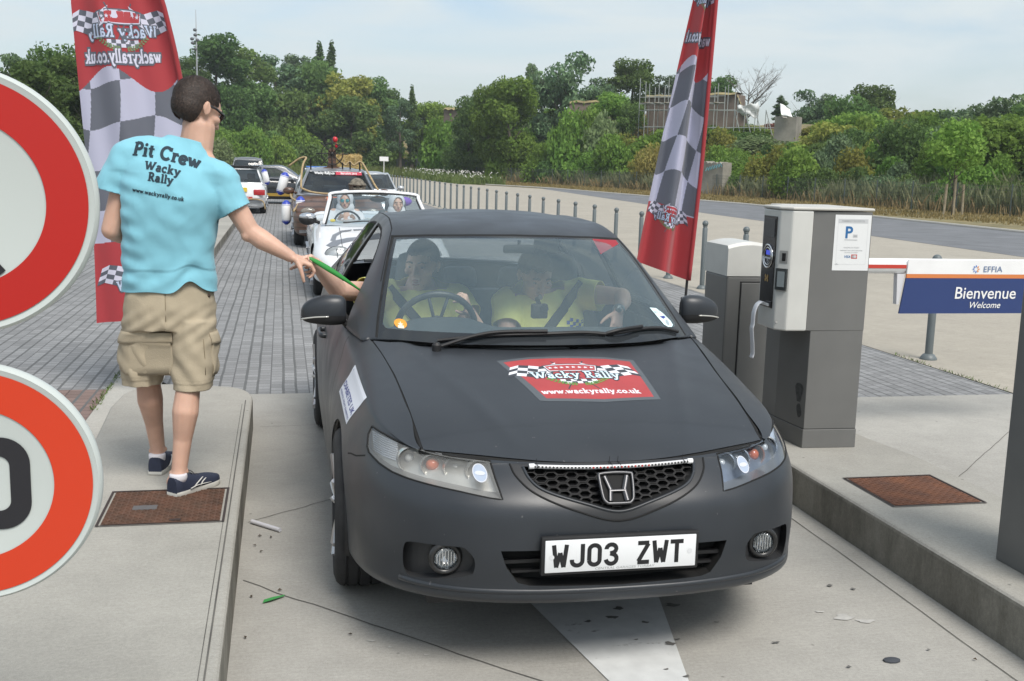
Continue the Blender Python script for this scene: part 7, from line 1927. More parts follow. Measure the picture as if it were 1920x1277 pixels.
def mirror_cap(parent, s, x, y, z, mat, w=.20, h=.13, name='wing_mirror'):
	m = MB(); m.ball((s*(x+w/2), y, z), (w/2, .07, h/2), 14, 8); m.tube([(s*(x-.04), y+.02, z-.05), (s*(x+.04), y+.02, z-.02)], .025, 6); return m.build(name, mat, parent, smooth=True)
def lamp(parent, name, x, y, z, rx, rz, mat, inner=None):
	m = MB(); m.ball((x, y, z), (rx, .05, rz), 18, 8); o = m.build(name, mat, parent, smooth=True)
	if inner:
		k = MB(); k.lathe([(rz*.55, -.01), (rz*.4, .03), (.001, .04)], (x, y, z), 'Y', 16, cap=False); k.build('reflector', inner, o, smooth=True)
	return o
# ---- white cabriolet with painted zebra stripes
WP = M('white_paint', (.70, .71, .72), .22, coat=.6, var=.02); ST = M('stripe_grey', (.16, .17, .19), .35, coat=.4)
top = [(0, .46), (.12, .54), (.35, .635), (.8, .755), (1.15, .84), (1.5, .90), (2.4, .90), (3.2, .92), (3.7, .90), (4.0, .84), (4.12, .6)]
cab = simple_car('white_cabriolet', 'white open top car with grey zebra stripes behind the black car', (1.23, 13.15, -.012), 0,
   dict(L=4.12, W=1.74, top=top, axles=(.82, 3.22), paint=WP, wr=.31, seams=[[(1.45, .3), (1.42, .6), (1.5, .88)], [(2.6, .3), (2.6, .88)]]))
C0 = cab
m = MB()
# screen frame
fr = [(-.70, 1.22, .885), (-.655, 1.42, 1.03), (-.600, 1.66, 1.20), (-.575, 1.76, 1.262), (-.30, 1.73, 1.290), (0, 1.72, 1.298), (.30, 1.73, 1.290), (.575, 1.76, 1.262), (.600, 1.66, 1.20), (.655, 1.42, 1.03), (.70, 1.22, .885)]
m.tube(catmull(fr, 5), [(.026, .020)]*51, 8); m.build('screen_frame', WP, cab, smooth=True)
m = MB(); inner = catmull([(p[0]*.96, p[1]-.012, p[2]-.018 if p[2] > .95 else p[2]) for p in fr], 5); m.tube(inner, .014, 6); m.build('screen_rubber', MBLK, cab, smooth=True)
g = MB(); rows = []
for i in range(9):
	t = i/8; y = 1.19+.55*t; z = .885+.395*t; w = .69-.115*t; rows.append([(u*w, y+(.0)+.06*u*u-.03*(1-t), z+.012*(1-u*u)) for u in np.linspace(-1, 1, 15)])
g.grid(rows); g.build('windscreen', glass('cab_glass', (.72, .80, .82), 1.2, haze=.10, hazecol=(.35, .45, .5)), cab, smooth=True)
for s in (1, -1):
	lamp(cab, 'headlight', s*.56, .225, .555, .165, .115, glass('cab_lamp', (.85, .87, .88), 1.2, haze=.5, hazecol=(.5, .53, .54)), MCHR)
	k = MB(); k.ball((s*.56, .250, .550), (.155, .10, .108), 16, 8); k.build('lamp_bowl', M('lamp_bowl_silver', (.55, .57, .57), .25, metal=.6), cab, smooth=True)
	k = MB(); k.tube(catmull([(s*.56+.162*math.cos(a), .205+.03*abs(math.cos(a))+.05*math.sin(a), .560+.105*math.sin(a)) for a in np.linspace(0, 2*PI, 13)[:-1]], 3, closed=True), .006, 5, closed=True); k.tube([(s*.585, .235, .66), (s*.575, .13, .60), (s*.57, .115, .55), (s*.57, .15, .46)], .004, 4); k.build('lamp_rim', MGAP, cab)
mc = mirror_cap(cab, -1, .78, 1.42, .93, MBLK, .24, .16); mc2 = mirror_cap(cab, 1, .78, 1.42, .93, MBLK, .24, .16)
for s, mm in ((-1, mc), (1, mc2)):
	k = MB(); k.ball((s*.90, 1.41, .965), (.112, .066, .052), 14, 7); k.build('silver_cap', MCHR, mm, smooth=True)
cb = [o for o in COL.objects if o.parent == cab and o.name.startswith('body')][0]
cbt = BVHTree.FromPolygons([v.co.copy() for v in cb.data.vertices], [tuple(p.vertices) for p in cb.data.polygons])
def on_cab(u, v, l):
	h = cbt.ray_cast(Vector((u, v, 3)), Vector((0, 0, -1))); return (u, v, (h[0].z if h[0] else .7)+.003+l)
def cst(line, w): return poly_shape(strip(catmull([Vector((p[0], p[1], 0)) for p in line], 5), w), 0, .001)
decal('zebra_stripes', [poly_shape([(-.70, .45), (-.60, .62), (-.42, .72), (-.15, .78), (-.02, .90), (.18, .86), (.30, .70), (.22, .60), (.05, .70), (-.12, .64), (-.36, .60), (-.52, .50), (-.60, .36), (-.66, .40)], 0, .001),
   poly_shape([(-.64, .62), (-.60, .85), (-.48, 1.02), (-.34, 1.06), (-.36, .99), (-.47, .95), (-.55, .80), (-.58, .60)], 0, .001), poly_shape([(-.32, 1.00), (-.18, 1.03), (-.18, 1.08), (-.33, 1.06)], 0, .001), poly_shape([(.30, .95), (.45, .80), (.52, .60), (.60, .62), (.55, .90), (.40, 1.05)], 0, .001)], on_cab, [ST], cab, step=.08)
k = MB(); k.tube([on_cab(-.50, y, .0) for y in np.linspace(.30, 1.15, 14)], .0035, 4); k.tube([on_cab(.50, y, .0) for y in np.linspace(.30, 1.15, 14)], .0035, 4); k.build('bonnet_seam', MGAP, cab)
k = MB(); k.span((-.42, -.02, .30), (.42, .03, .44)); k.build('lower_grille', MGAP, cab)
k = MB(); k.box((0, -.035, .40), (.52, .015, .11)); k.build('number_plate', MPLATE, cab)
k = MB(); k.tube([(-.45, 1.15, .905), (-.2, 1.13, .93), (.1, 1.12, .935)], .010, 6); k.build('wiper', MBLK, cab)
k = MB(); k.span((-.68, 1.25, .78), (.68, 1.55, .86)); k.span((-.70, 1.25, .25), (.70, 3.1, .35))
for x in (-.36, .36): k.box((x, 2.35, .72), (.50, .16, .62), rot=(-.2, 0, 0), bev=.05); k.box((x, 2.45, 1.08), (.30, .10, .20), bev=.04)
k.tube([(-.55, 2.85, .9), (-.50, 2.87, 1.14), (0, 2.88, 1.18), (.50, 2.87, 1.14), (.55, 2.85, .9)], .025, 8)
k.build('cabin', M('cab_interior', (.07, .075, .08), .7), cab, auto=50)
k = MB(); k.tube([(-.36+.18*math.cos(a), 1.72+.07*math.sin(a), .86+.165*math.sin(a)) for a in np.linspace(0, 2*PI, 25)[:-1]], .014, 8, closed=True); k.build('steering_wheel', MBLK, cab, smooth=True)
k = MB(); k.ball((.05, 1.66, 1.20), (.115, .03, .042), 14, 7); k.build('interior_mirror', MBLK, cab, smooth=True)
k = MB(); k.ball((-.58, 1.245, .925), (.035, .004, .022), 12, 6); k.build('permit_sticker', M('sticker_yellow', (.55, .48, .12), .6), cab)
# ---- brown estate wrapped like planking, with ropes, fenders and a ship's wheel on the roof
def m_plank():
	m = M('brown_plank_wrap', (.100, .052, .034), .35, var=.3, vscale=3, coat=.25)
	nt = m.node_tree; b = nt.nodes['Principled BSDF']; N = nt.nodes.new; Lk = nt.links.new; tc = N('ShaderNodeTexCoord'); w = N('ShaderNodeTexWave'); w.wave_type = 'BANDS'; w.bands_direction = 'Z'; w.inputs['Scale'].default_value = 3.2; w.inputs['Distortion'].default_value = 1.5; w.inputs['Detail'].default_value = 3
	Lk(tc.outputs['Object'], w.inputs['Vector']); r = N('ShaderNodeValToRGB'); r.color_ramp.elements[0].position = .0; r.color_ramp.elements[0].color = (.5, .5, .5, 1); r.color_ramp.elements[1].position = .35; r.color_ramp.elements[1].color = (1.15, 1.1, 1.05, 1)
	mx = N('ShaderNodeMixRGB'); mx.blend_type = 'MULTIPLY'; mx.inputs[0].default_value = 1; s = b.inputs['Base Color'].links[0].from_socket; Lk(w.outputs[0], r.inputs[0]); Lk(s, mx.inputs[1]); Lk(r.outputs[0], mx.inputs[2]); Lk(mx.outputs[0], b.inputs['Base Color']); return m
BR = m_plank(); SG = M('silver_grey_paint', (.30, .31, .33), .28, metal=.5, coat=.4)
top = [(0, .55), (.12, .68), (.35, .80), (.8, .93), (1.2, 1.0), (2.0, 1.03), (3.0, 1.05), (4.0, 1.06), (4.30, 1.04), (4.42, .8)]
suv = simple_car('brown_estate', 'brown plank patterned estate car with a ship wheel, ropes and white fenders', (1.12, 21.3, -.012), 0,
   dict(L=4.42, W=1.82, top=top, axles=(.88, 3.50), paint=BR, roofpaint=SG, wr=.34, zb=.24, gh=[(1.12, 1.0), (1.85, 1.50), (3.75, 1.50), (4.28, 1.04)], inset=.21, glass=glass('dark_car_glass', (.42, .48, .50), 1.3, haze=.06, hazecol=(.3, .36, .4)),
   side_windows=[[(1.75, 1.09), (2.02, 1.36), (2.20, 1.44), (2.72, 1.46), (2.74, 1.10)], [(2.82, 1.10), (2.80, 1.46), (3.45, 1.45), (3.52, 1.11)], [(3.60, 1.12), (3.58, 1.42), (3.72, 1.41), (3.95, 1.14)]],
   seams=[[(1.62, .32), (1.60, .7), (1.68, 1.0)], [(2.78, .32), (2.78, 1.04)], [(3.60, .6), (3.62, 1.04)]],
   cuts=[('front_grille', [(-.42, .56), (.42, .56), (.36, .44), (-.36, .44)], 'Y', lambda c: c.y < .4, MGAP, 0)]))
for s in (1, -1):
	lamp(suv, 'headlight', s*.62, .20, .70, .15, .085, glass('suv_lamp', (.8, .8, .78), 1.1, haze=.3, hazecol=(.6, .58, .52)), MCHR); mirror_cap(suv, s, .86, 1.62, 1.06, BR, .24, .15)
k = MB(); k.box((0, -.01, .50), (.52, .015, .11)); k.build('number_plate', MPLATE, suv)
k = MB(); k.span((-.80, -.03, .30), (.80, .04, .36)); k.build('bumper_strip', MCHR, suv)
def on_suv_ws(u, v, l):
	y = 1.12+(1.85-1.12)*(v-1.0)/.5; return (u, y-.045-l+.09*(u/.8)**2, v)
decal('windscreen_strip', [rect_shape(-.02, 1.405, .52, 1.465, 0, .001), text_shape('Wacky Rally.co', -.25, 1.415, .070, 1, .002, bold=.002, sx=.95), text_shape('/Barcelona 2015', .25, 1.418, .050, 1, .002, bold=.001, sx=1.05)], on_suv_ws, [M('strip_red', (.48, .05, .08), .4), M('strip_white', (.75, .75, .75), .4)], suv)
sb = [o for o in COL.objects if o.parent == suv and o.name.startswith('body')][0]; sbt = BVHTree.FromPolygons([v.co.copy() for v in sb.data.vertices], [tuple(p.vertices) for p in sb.data.polygons])
def on_suv_b(u, v, l):
	h = sbt.ray_cast(Vector((u, v, 3)), Vector((0, 0, -1))); return (u, v, (h[0].z if h[0] else .9)+.004+l)
decal('orange_plate', [rect_shape(-.24, .62, .12, .95, 0, .001), text_shape('THE BLACK', -.06, .80, .085, 1, .002), text_shape('PEARL', -.06, .67, .085, 1, .002)], on_suv_b, [M('orange_sticker_big', (.55, .13, .05), .5), M('sticker_offwhite', (.7, .68, .62), .5)], suv, step=.1)
ROPE = M('rope', (.36, .27, .15), .9, var=.25, vscale=30, bump=.6, bscale=80)
k = MB();
for pts in ([(-.74, 1.20, 1.13), (-.72, 1.55, 1.42), (-.68, 1.75, 1.62), (-.62, 1.95, 1.74), (-.75, 2.0, 1.72), (-.98, 2.1, 1.55)], [(-.74, 1.20, 1.13), (-.55, 1.10, 1.06), (-.25, 1.04, 1.03), (.05, 1.03, 1.05), (.30, 1.03, 1.10)],
			[(.55, 1.95, 1.66), (.62, 1.75, 1.52), (.76, 1.35, 1.22), (.84, 1.20, 1.08), (.76, 1.10, 1.04), (.45, 1.05, 1.06), (.30, 1.03, 1.10)], [(.12, 1.98, 1.67), (.2, 1.98, 1.61), (.28, 1.98, 1.68), (.37, 1.98, 1.61), (.48, 1.98, 1.68), (.55, 1.95, 1.66)], [(-.95, 1.7, 1.0), (-.92, 1.2, .92), (-.80, .7, .85), (-.9, .3, .7)]):
	k.tube(catmull(pts, 6), .022, 7)
k.build('rope', ROPE, suv, smooth=True)
for (x, z1) in ((-.66, 1.72), (-.52, 1.72), (.14, 1.66), (.30, 1.68), (.50, 1.67)):
	k = MB(); k.tube([(x, 2.0, 1.48), (x-.01, 1.96, z1)], .018, 6); k.build('rail_post', MBLK, suv)
def fender(x, y, z, tilt, label):
	t = thing('boat_fender', label, 'boat fender', (0, 0, 0), 0, 'white and blue boat fenders'); R3 = Euler(tilt).to_matrix(); C = Vector((x, y, z))
	k = MB(); k.lathe([(.02, -.20), (.07, -.195), (.092, -.165), (.096, 0), (.092, .165), (.07, .195), (.02, .20)], C, 'Z', 18, rot=R3); k.build('body', MWHT, t, smooth=True)
	k = MB();
	for s in ((-1, 1)):
		k = MB(); k.lathe([(.095, s*.150), (.078, s*.200), (.05, s*.225), (.03, s*.245), (.001, s*.247)], C, 'Z', 18, rot=R3, cap=False); k.build('blue_end', M('fender_blue', (.03, .06, .40), .4), t, smooth=True)
	return t
fender(.02, 23.3, 1.18, (0, R_(16), 0), 'white boat fender with blue end hanging tilted beside the roof of the brown estate')
fender(.085, 22.5, .62, (0, 0, 0), 'white boat fender with blue ends hanging upright beside the front wheel of the brown estate')
fender(.36, 22.0, .72, (0, 0, 0), 'half hidden white boat fender on the front wing of the brown estate')
# ship's wheel on its stand
sw = thing('ship_wheel', 'dark ship steering wheel on a brown stand fixed to the roof of the brown estate', 'ship wheel', (1.04, 23.35, 1.50))
sw.scale = (.62, .62, .62)
k = MB(); k.prism([(-.34, 0), (.34, 0), (.30, .05), (.16, .09), (.13, .20), (.13, .62), (.05, .72), (-.05, .72), (-.13, .62), (-.13, .20), (-.16, .09), (-.30, .05)], -.06, .06, 'Y'); k.build('stand', BR, sw)
k = MB(); k.tube([(.36*math.cos(a), -.10, .52+.36*math.sin(a)) for a in np.linspace(0, 2*PI, 33)[:-1]], .017, 8, closed=True); k.lathe([(.06, -.13), (.06, -.07)], (0, 0, .52), 'Y', 14); k.build('rim', MBLK, sw, smooth=True)
for a in range(8):
	an = PI/4*a+PI/8*0; k = MB(); k.tube([(.05*math.cos(an), -.10, .52+.05*math.sin(an)), (.54*math.cos(an), -.10, .52+.54*math.sin(an))], [.014, .022], 8); k.build('spoke', MBLK, sw, smooth=True)
k = MB(); k.ball((.10, -.05, 1.00), (.09, .09, .10), 14, 10); o = k.build('red_ball', M('ball_red', (.50, .02, .03), .3), smooth=True); o.location = (1.04, 23.35, 1.50); o.scale = (.62, .62, .62); tag(o, 'shiny red ball fixed at the top of the ship wheel', 'ball')
k = MB(); k.ball((.14, -.05, .80), (.05, .05, .09), 12, 8); k.build('red_ribbon', MATS['ball_red'], sw, smooth=True)
# mask behind the screen of the brown estate
sk = MB(); sk.ball((0, 0, 0), (.17, .14, .19), 20, 14); sk.tube([(-.09, -.12, -.03), (.09, -.12, -.03)], .03, 8); sk.lathe([(.17, 0), (.19, .02), (.17, .05)], (0, -.01, .03), 'Z', 24)
o = sk.build('carved_mask', M('mask_grey_brown', (.16, .14, .11), .8, var=.5, vscale=18, bump=.6, bscale=30), smooth=True); o.location = (1.50, 22.32, 1.16); tag(o, 'grey brown carved mask standing on the bonnet before the brown estate windscreen', 'mask')
e = MB()
for s in (-1, 1): e.ball((s*.06, -.125, .02), (.03, .02, .024), 10, 6)
e.ball((0, -.14, -.06), (.05, .02, .012), 10, 6); e.build('eye_holes', MGAP, o)
# ---- silver car with the straw bale, behind the brown estate
top = [(0, .52), (.12, .62), (.35, .72), (.8, .84), (1.2, .92), (2.0, .95), (3.0, .97), (3.8, .97), (4.1, .93), (4.25, .7)]
GH = [(1.1, .92), (1.85, 1.38), (3.2, 1.36), (3.95, .97)]
SW_ = [[(1.72, .99), (2.0, 1.22), (2.2, 1.31), (2.62, 1.32), (2.64, 1.0)], [(2.72, 1.0), (2.70, 1.32), (3.15, 1.29), (3.45, 1.12), (3.50, 1.01)]]
SIL = M('silver_paint', (.46, .48, .50), .28, metal=.45, coat=.5)
sil = simple_car('silver_car', 'silver car behind the brown estate with a straw bale on its roof', (2.35, 29.0, -.012), 0, dict(L=4.25, W=1.76, top=top, axles=(.85, 3.4), paint=SIL, wr=.31, gh=GH, side_windows=SW_, glass=MATS['dark_car_glass'], seams=[[(1.5, .3), (1.52, .9)], [(2.68, .3), (2.68, .95)]]))
for s in (1, -1): lamp(sil, 'headlight', s*.6, .2, .64, .14, .08, MATS['suv_lamp'], MCHR); mirror_cap(sil, s, .82, 1.6, .98, SIL, .2, .13)
def hay(x, y, z, w, d, h):
	m = MB(); rg = random.Random(8); G = []
	m.box((x, y, z+h/2), (w, d, h), bev=.04)
	for i in range(900):
		f = rg.choice('xyz'); px, py, pz = rg.uniform(-w/2, w/2), rg.uniform(-d/2, d/2), rg.uniform(0, h)
		if f == 'x': px = rg.choice((-1, 1))*w/2
		elif f == 'y': py = -d/2
		else: pz = h
		a = Vector((rg.uniform(-1, 1), rg.uniform(-.5, .5), rg.uniform(-.4, .4))).normalized()*rg.uniform(.04, .10); c = Vector((x+px, y+py, z+pz)); m.tube([c-a, c+a], .006, 3, cap=False)
	o = m.build('straw_bale', M('straw', (.42, .30, .12), .9, col2=(.56, .43, .20), vscale=14, bump=.6, bscale=40)); tag(o, 'golden straw bale tied on the roof right of the ship wheel', 'bale')
	s = MB()
	for dx in (-w*.18, w*.28): s.tube([(x+dx, y-d/2-.012, z), (x+dx, y-d/2-.012, z+h), (x+dx, y+d/2, z+h+.012)], .012, 5)
	s.build('twine', M('twine', (.45, .38, .22), .9), o); return o
hay(1.82, 30.9, 1.44, .62, .5, .38)
k = MB(); k.ball((0, 0, 0), (.17, .10, .10), 16, 10); o = k.build('purple_cushion', M('purple_cloth', (.16, .05, .42), .6), smooth=True); o.location = (2.48, 22.6, .88); tag(o, 'purple rounded cloth bundle on the side of a car right of the brown estate', 'bundle')
# ---- small pale car right behind, partly hidden (its dark mirror and white door show right of the brown estate)
k = simple_car('pale_hatchback', 'pale hatchback mostly hidden behind the white open top car, right of the brown estate', (2.62, 24.2, -.012), 0, dict(L=3.8, W=1.62, top=[(0, .48), (.12, .58), (.35, .66), (.8, .76), (1.1, .80), (2.0, .82), (3.0, .84), (3.6, .82), (3.8, .6)], axles=(.75, 3.0), paint=M('pale_blue_paint', (.52, .57, .60), .3, coat=.4), wr=.28, gh=[(1.0, .80), (1.5, 1.06), (2.6, 1.06), (3.2, .84)], side_windows=[[(1.55, .86), (1.75, 1.0), (2.2, 1.02), (2.2, .87)]], glass=MATS['dark_car_glass'])) if False else None
# ---- white car seen from behind in the next lane
top = [(0, .70), (.10, .86), (.35, .93), (.8, .95), (1.6, .95), (2.6, .94), (3.1, .90), (3.5, .82), (3.85, .68), (4.0, .5)]
wc = simple_car('white_estate', 'white car seen from behind in the next lane, with a yellow plate', (-1.30, 34.3, -.012), 0,
   dict(L=4.0, W=1.66, top=top, axles=(.72, 3.2), paint=WP, wr=.30, gh=[(.22, .92), (.62, 1.38), (2.1, 1.38), (2.95, .92)], side_windows=[[(.8, 1.0), (.9, 1.30), (1.45, 1.32), (1.45, 1.0)], [(1.52, 1.0), (1.52, 1.32), (2.1, 1.31), (2.45, 1.02)]], glass=MATS['dark_car_glass'], seams=[[(1.48, .3), (1.48, .93)]]))
TL_ = M('tail_red', (.40, .015, .02), .2, spec=.8)
for s in (1, -1):
	k = MB(); k.box((s*.62, .03, .66), (.34, .08, .17), bev=.02); k.build('tail_light', TL_, wc, auto=40)
k = MB(); k.box((0, -.01, .74), (.52, .02, .13)); k.build('number_plate', M('plate_yellow', (.70, .50, .05), .4), wc)
k = MB(); k.span((-.80, -.06, .36), (.80, .04, .50)); k.build('bumper', M('bumper_grey', (.35, .36, .38), .5), wc)
decal('boot_sticker', [rect_shape(-.05, .52, .42, .62, 0, .001), text_shape('RALLY', .18, .535, .09, 1, .002, bold=.002)], lambda u, v, l: (u, -.063-l, v-.09), [M('boot_red', (.45, .06, .05), .5), M('strip_white', (.75, .75, .75), .4)], wc)
k = MB(); k.tube(catmull([(-.7, -.10, .42), (-.2, -.10, .50), (.1, -.10, .40), (.4, -.10, .46), (.72, -.10, .40), (.80, -.08, .15)], 6), .022, 6); k.build('rope', ROPE, wc, smooth=True)
k = MB(); k.span((-.60, .60, 1.42), (.60, 2.0, 1.46)); k.build('roof_rack', MBLK, wc)
k = MB(); k.tube([(-.64, 1.0, 1.40), (-.64, 1.9, 1.42)], .02, 6); k.tube([(.64, .7, 1.40), (.64, 1.9, 1.42)], .02, 6); k.build('roof_rail', MBLK, wc)
fender(-.49, 34.6, 1.12, (0, R_(-14), 0), 'white boat fender leaning on the side of the white car seen from behind')
# ---- black saloon side on with a gold stripe
BP = M('black_paint', (.015, .016, .018), .2, coat=.7); GO = M('gold_stripe', (.42, .27, .05), .4, metal=.4)
top = [(0, .50), (.12, .60), (.35, .70), (.8, .82), (1.2, .90), (2.0, .94), (3.0, .96), (3.9, .97), (4.3, .90), (4.45, .7)]
bs = simple_car('black_saloon', 'black saloon standing crosswise with a gold stripe along its sill', (1.95, 43.0, -.012), R_(90), dict(L=4.45, W=1.76, top=top, axles=(.85, 3.5), paint=BP, roofpaint=M('dark_grey_paint', (.09, .10, .12), .3, coat=.6), wr=.32, gh=[(1.05, .90), (1.8, 1.42), (3.2, 1.40), (4.0, .97)], side_windows=[[(1.62, .98), (1.95, 1.24), (2.2, 1.34), (2.62, 1.35), (2.64, .99)], [(2.72, .99), (2.70, 1.35), (3.1, 1.33), (3.45, 1.15), (3.55, 1.0)]], glass=MATS['dark_car_glass'], seams=[[(1.45, .3), (1.5, .9)], [(2.68, .3), (2.68, .94)]]))
for s in (1, -1):
	k = MB(); k.box((s*.885, 2.15, .35), (.012, 3.3, .11)); k.build('gold_stripe', GO, bs)
for s in (1, -1): mirror_cap(bs, s, .84, 1.55, .98, SIL, .18, .12); lamp(bs, 'headlight', s*.6, .2, .62, .14, .08, MATS['suv_lamp'], MCHR)
# ---- grey people carrier, and the nose of a silver car beside the man
gc = simple_car('grey_people_carrier', 'grey people carrier far back in the next lane, roof showing over the white car', (-1.55, 52.5, -.012), 0, dict(L=4.4, W=1.8, top=[(0, .7), (.12, .9), (.4, 1.0), (1.2, 1.03), (3.0, 1.02), (3.6, .95), (4.2, .75), (4.4, .5)], axles=(.85, 3.5), paint=M('grey_paint', (.16, .17, .18), .3, metal=.3, coat=.5), wr=.32, gh=[(.2, 1.0), (.5, 1.62), (2.6, 1.60), (3.5, 1.0)], side_windows=[[(.9, 1.1), (.95, 1.52), (1.8, 1.54), (1.8, 1.1)], [(1.9, 1.1), (1.9, 1.54), (2.5, 1.5), (2.9, 1.12)]], glass=MATS['dark_car_glass']))
ns = simple_car('silver_hatchback', 'silver car whose bumper corner shows beside the man, low left of the white car', (-2.62, 28.2, -.012), R_(0), dict(L=3.9, W=1.68, top=[(0, .55), (.12, .66), (.35, .74), (.8, .84), (1.2, .9), (2.0, .93), (3.0, .94), (3.6, .92), (3.9, .7)], axles=(.8, 3.1), paint=SIL, wr=.3, gh=[(1.0, .9), (1.6, 1.38), (2.9, 1.36), (3.6, .94)], side_windows=SW_, glass=MATS['dark_car_glass']))
for s in (1, -1): lamp(ns, 'headlight', s*.58, .2, .62, .14, .08, MATS['suv_lamp'], MCHR)
k = MB(); k.span((-.5, -.01, .30), (.5, .03, .42)); k.build('lower_grille', MGAP, ns)
# ---- white car with a blue light bar roof beyond the brown estate
wb = simple_car('white_saloon', 'white car with a blue roof panel just visible behind the ship wheel', (1.35, 38.5, -.012), 0, dict(L=4.3, W=1.75, top=[(0, .52), (.12, .62), (.35, .72), (.8, .84), (1.2, .92), (2.0, .95), (3.0, .97), (3.8, .97), (4.1, .93), (4.3, .7)], axles=(.85, 3.4), paint=WP, wr=.31, gh=GH, side_windows=SW_, glass=MATS['dark_car_glass']))
k = MB(); k.box((0, 2.4, 1.435), (.95, .55, .05), bev=.015); k.build('blue_panel', M('panel_blue', (.05, .15, .45), .4), wb, auto=40)
# ================================================================== people
SKIN = M('skin', (.56, .345, .255), .55, var=.10, vscale=9, bump=.08, bscale=250, sub=.12)
SKIN2 = M('skin_pale', (.64, .42, .33), .55, var=.10, vscale=9, bump=.08, bscale=250, sub=.12)
HAIR = M('hair_dark_brown', (.036, .023, .017), .55, var=.65, vscale=130, bump=.3, bscale=300)
def capsule(mb, p0, p1, r0, r1, n=14, flat=1.0):
	p0, p1 = Vector(p0), Vector(p1); d = (p1-p0); L = d.length or 1e-6; d /= L; P = []; R = []
	for a in (80, 60, 35, 12): P.append(p0-d*r0*math.sin(R_(a))); R.append(r0*math.cos(R_(a)))
	for t in (0, .25, .5, .75, 1): P.append(p0.lerp(p1, t)); R.append(r0+(r1-r0)*t)
	for a in (12, 35, 60, 80): P.append(p1+d*r1*math.sin(R_(a))); R.append(r1*math.cos(R_(a)))
	mb.tube(P, [(r, r*flat) for r in R], n)
def fuse(name, mb, voxel, smooth=6, fac=.6):
	me = bpy.data.meshes.new('tmp'); me.from_pydata(mb.v, [], mb.f); me.update(); o = bpy.data.objects.new('tmp', me); COL.objects.link(o)
	bm = bmesh.new(); bm.from_mesh(me); bmesh.ops.recalc_face_normals(bm, faces=bm.faces[:]); bm.to_mesh(me); bm.free()
	r = o.modifiers.new('r', 'REMESH'); r.mode = 'VOXEL'; r.voxel_size = voxel; s = o.modifiers.new('s', 'SMOOTH'); s.factor = fac; s.iterations = smooth
	dg = bpy.context.evaluated_depsgraph_get(); dg.update(); out = bpy.data.meshes.new_from_object(o.evaluated_get(dg)); bpy.data.objects.remove(o); bpy.data.meshes.remove(me); out.name = name; return out
def chain(mb, pts, rads, flat=1.0, n=14):
	for i in range(len(pts)-1): capsule(mb, pts[i], pts[i+1], rads[i], rads[i+1], n, flat)
def head_prims(mb, X, sc=1.0, mouth_open=0.0):
	"""face towards local -Y, eyes at z 0; X places it"""
	def E(c, r, rot=None):
		t = MB(); t.ball(c, r, 20, 14, rot=rot); o = len(mb.v); mb.v += [tuple(X @ (Vector(v)*sc)) for v in t.v]; mb.f += [tuple(i+o for i in f) for f in t.f]; mb.mi += [0]*len(t.f)
	def Cp(a, b, r0, r1, flat=1.0):
		t = MB(); capsule(t, a, b, r0, r1, 12, flat); o = len(mb.v); mb.v += [tuple(X @ (Vector(v)*sc)) for v in t.v]; mb.f += [tuple(i+o for i in f) for f in t.f]; mb.mi += [0]*len(t.f)
	E((0, .018, .030), (.076, .096, .088)); E((0, -.012, .012), (.070, .078, .080)); E((0, -.022, -.052), (.056, .062, .062)); E((0, -.050, -.088-mouth_open), (.030, .030, .026)); E((0, -.010, -.075-mouth_open*.6), (.052, .050, .034))
	Cp((0, -.086, .004), (0, -.106, -.034), .0085, .0115); E((-.012, -.094, -.037), (.008, .010, .007)); E((.012, -.094, -.037), (.008, .010, .007))
	Cp((-.034, -.078, .022), (.034, -.078, .022), .010, .010); E((-.046, -.052, -.022), (.022, .030, .020)); E((.046, -.052, -.022), (.022, .030, .020))
	Cp((-.020, -.084, -.062), (.020, -.084, -.062), .0065, .0065); Cp((-.017, -.082, -.074-mouth_open), (.017, -.082, -.074-mouth_open), .0075, .0075)
	for s in (-1, 1):
		E((s*.079, .012, -.005), (.007, .018, .030), Euler((R_(-12), 0, R_(s*14)))); Cp((s*.084, .020, .016), (s*.083, .022, -.012), .006, .005)
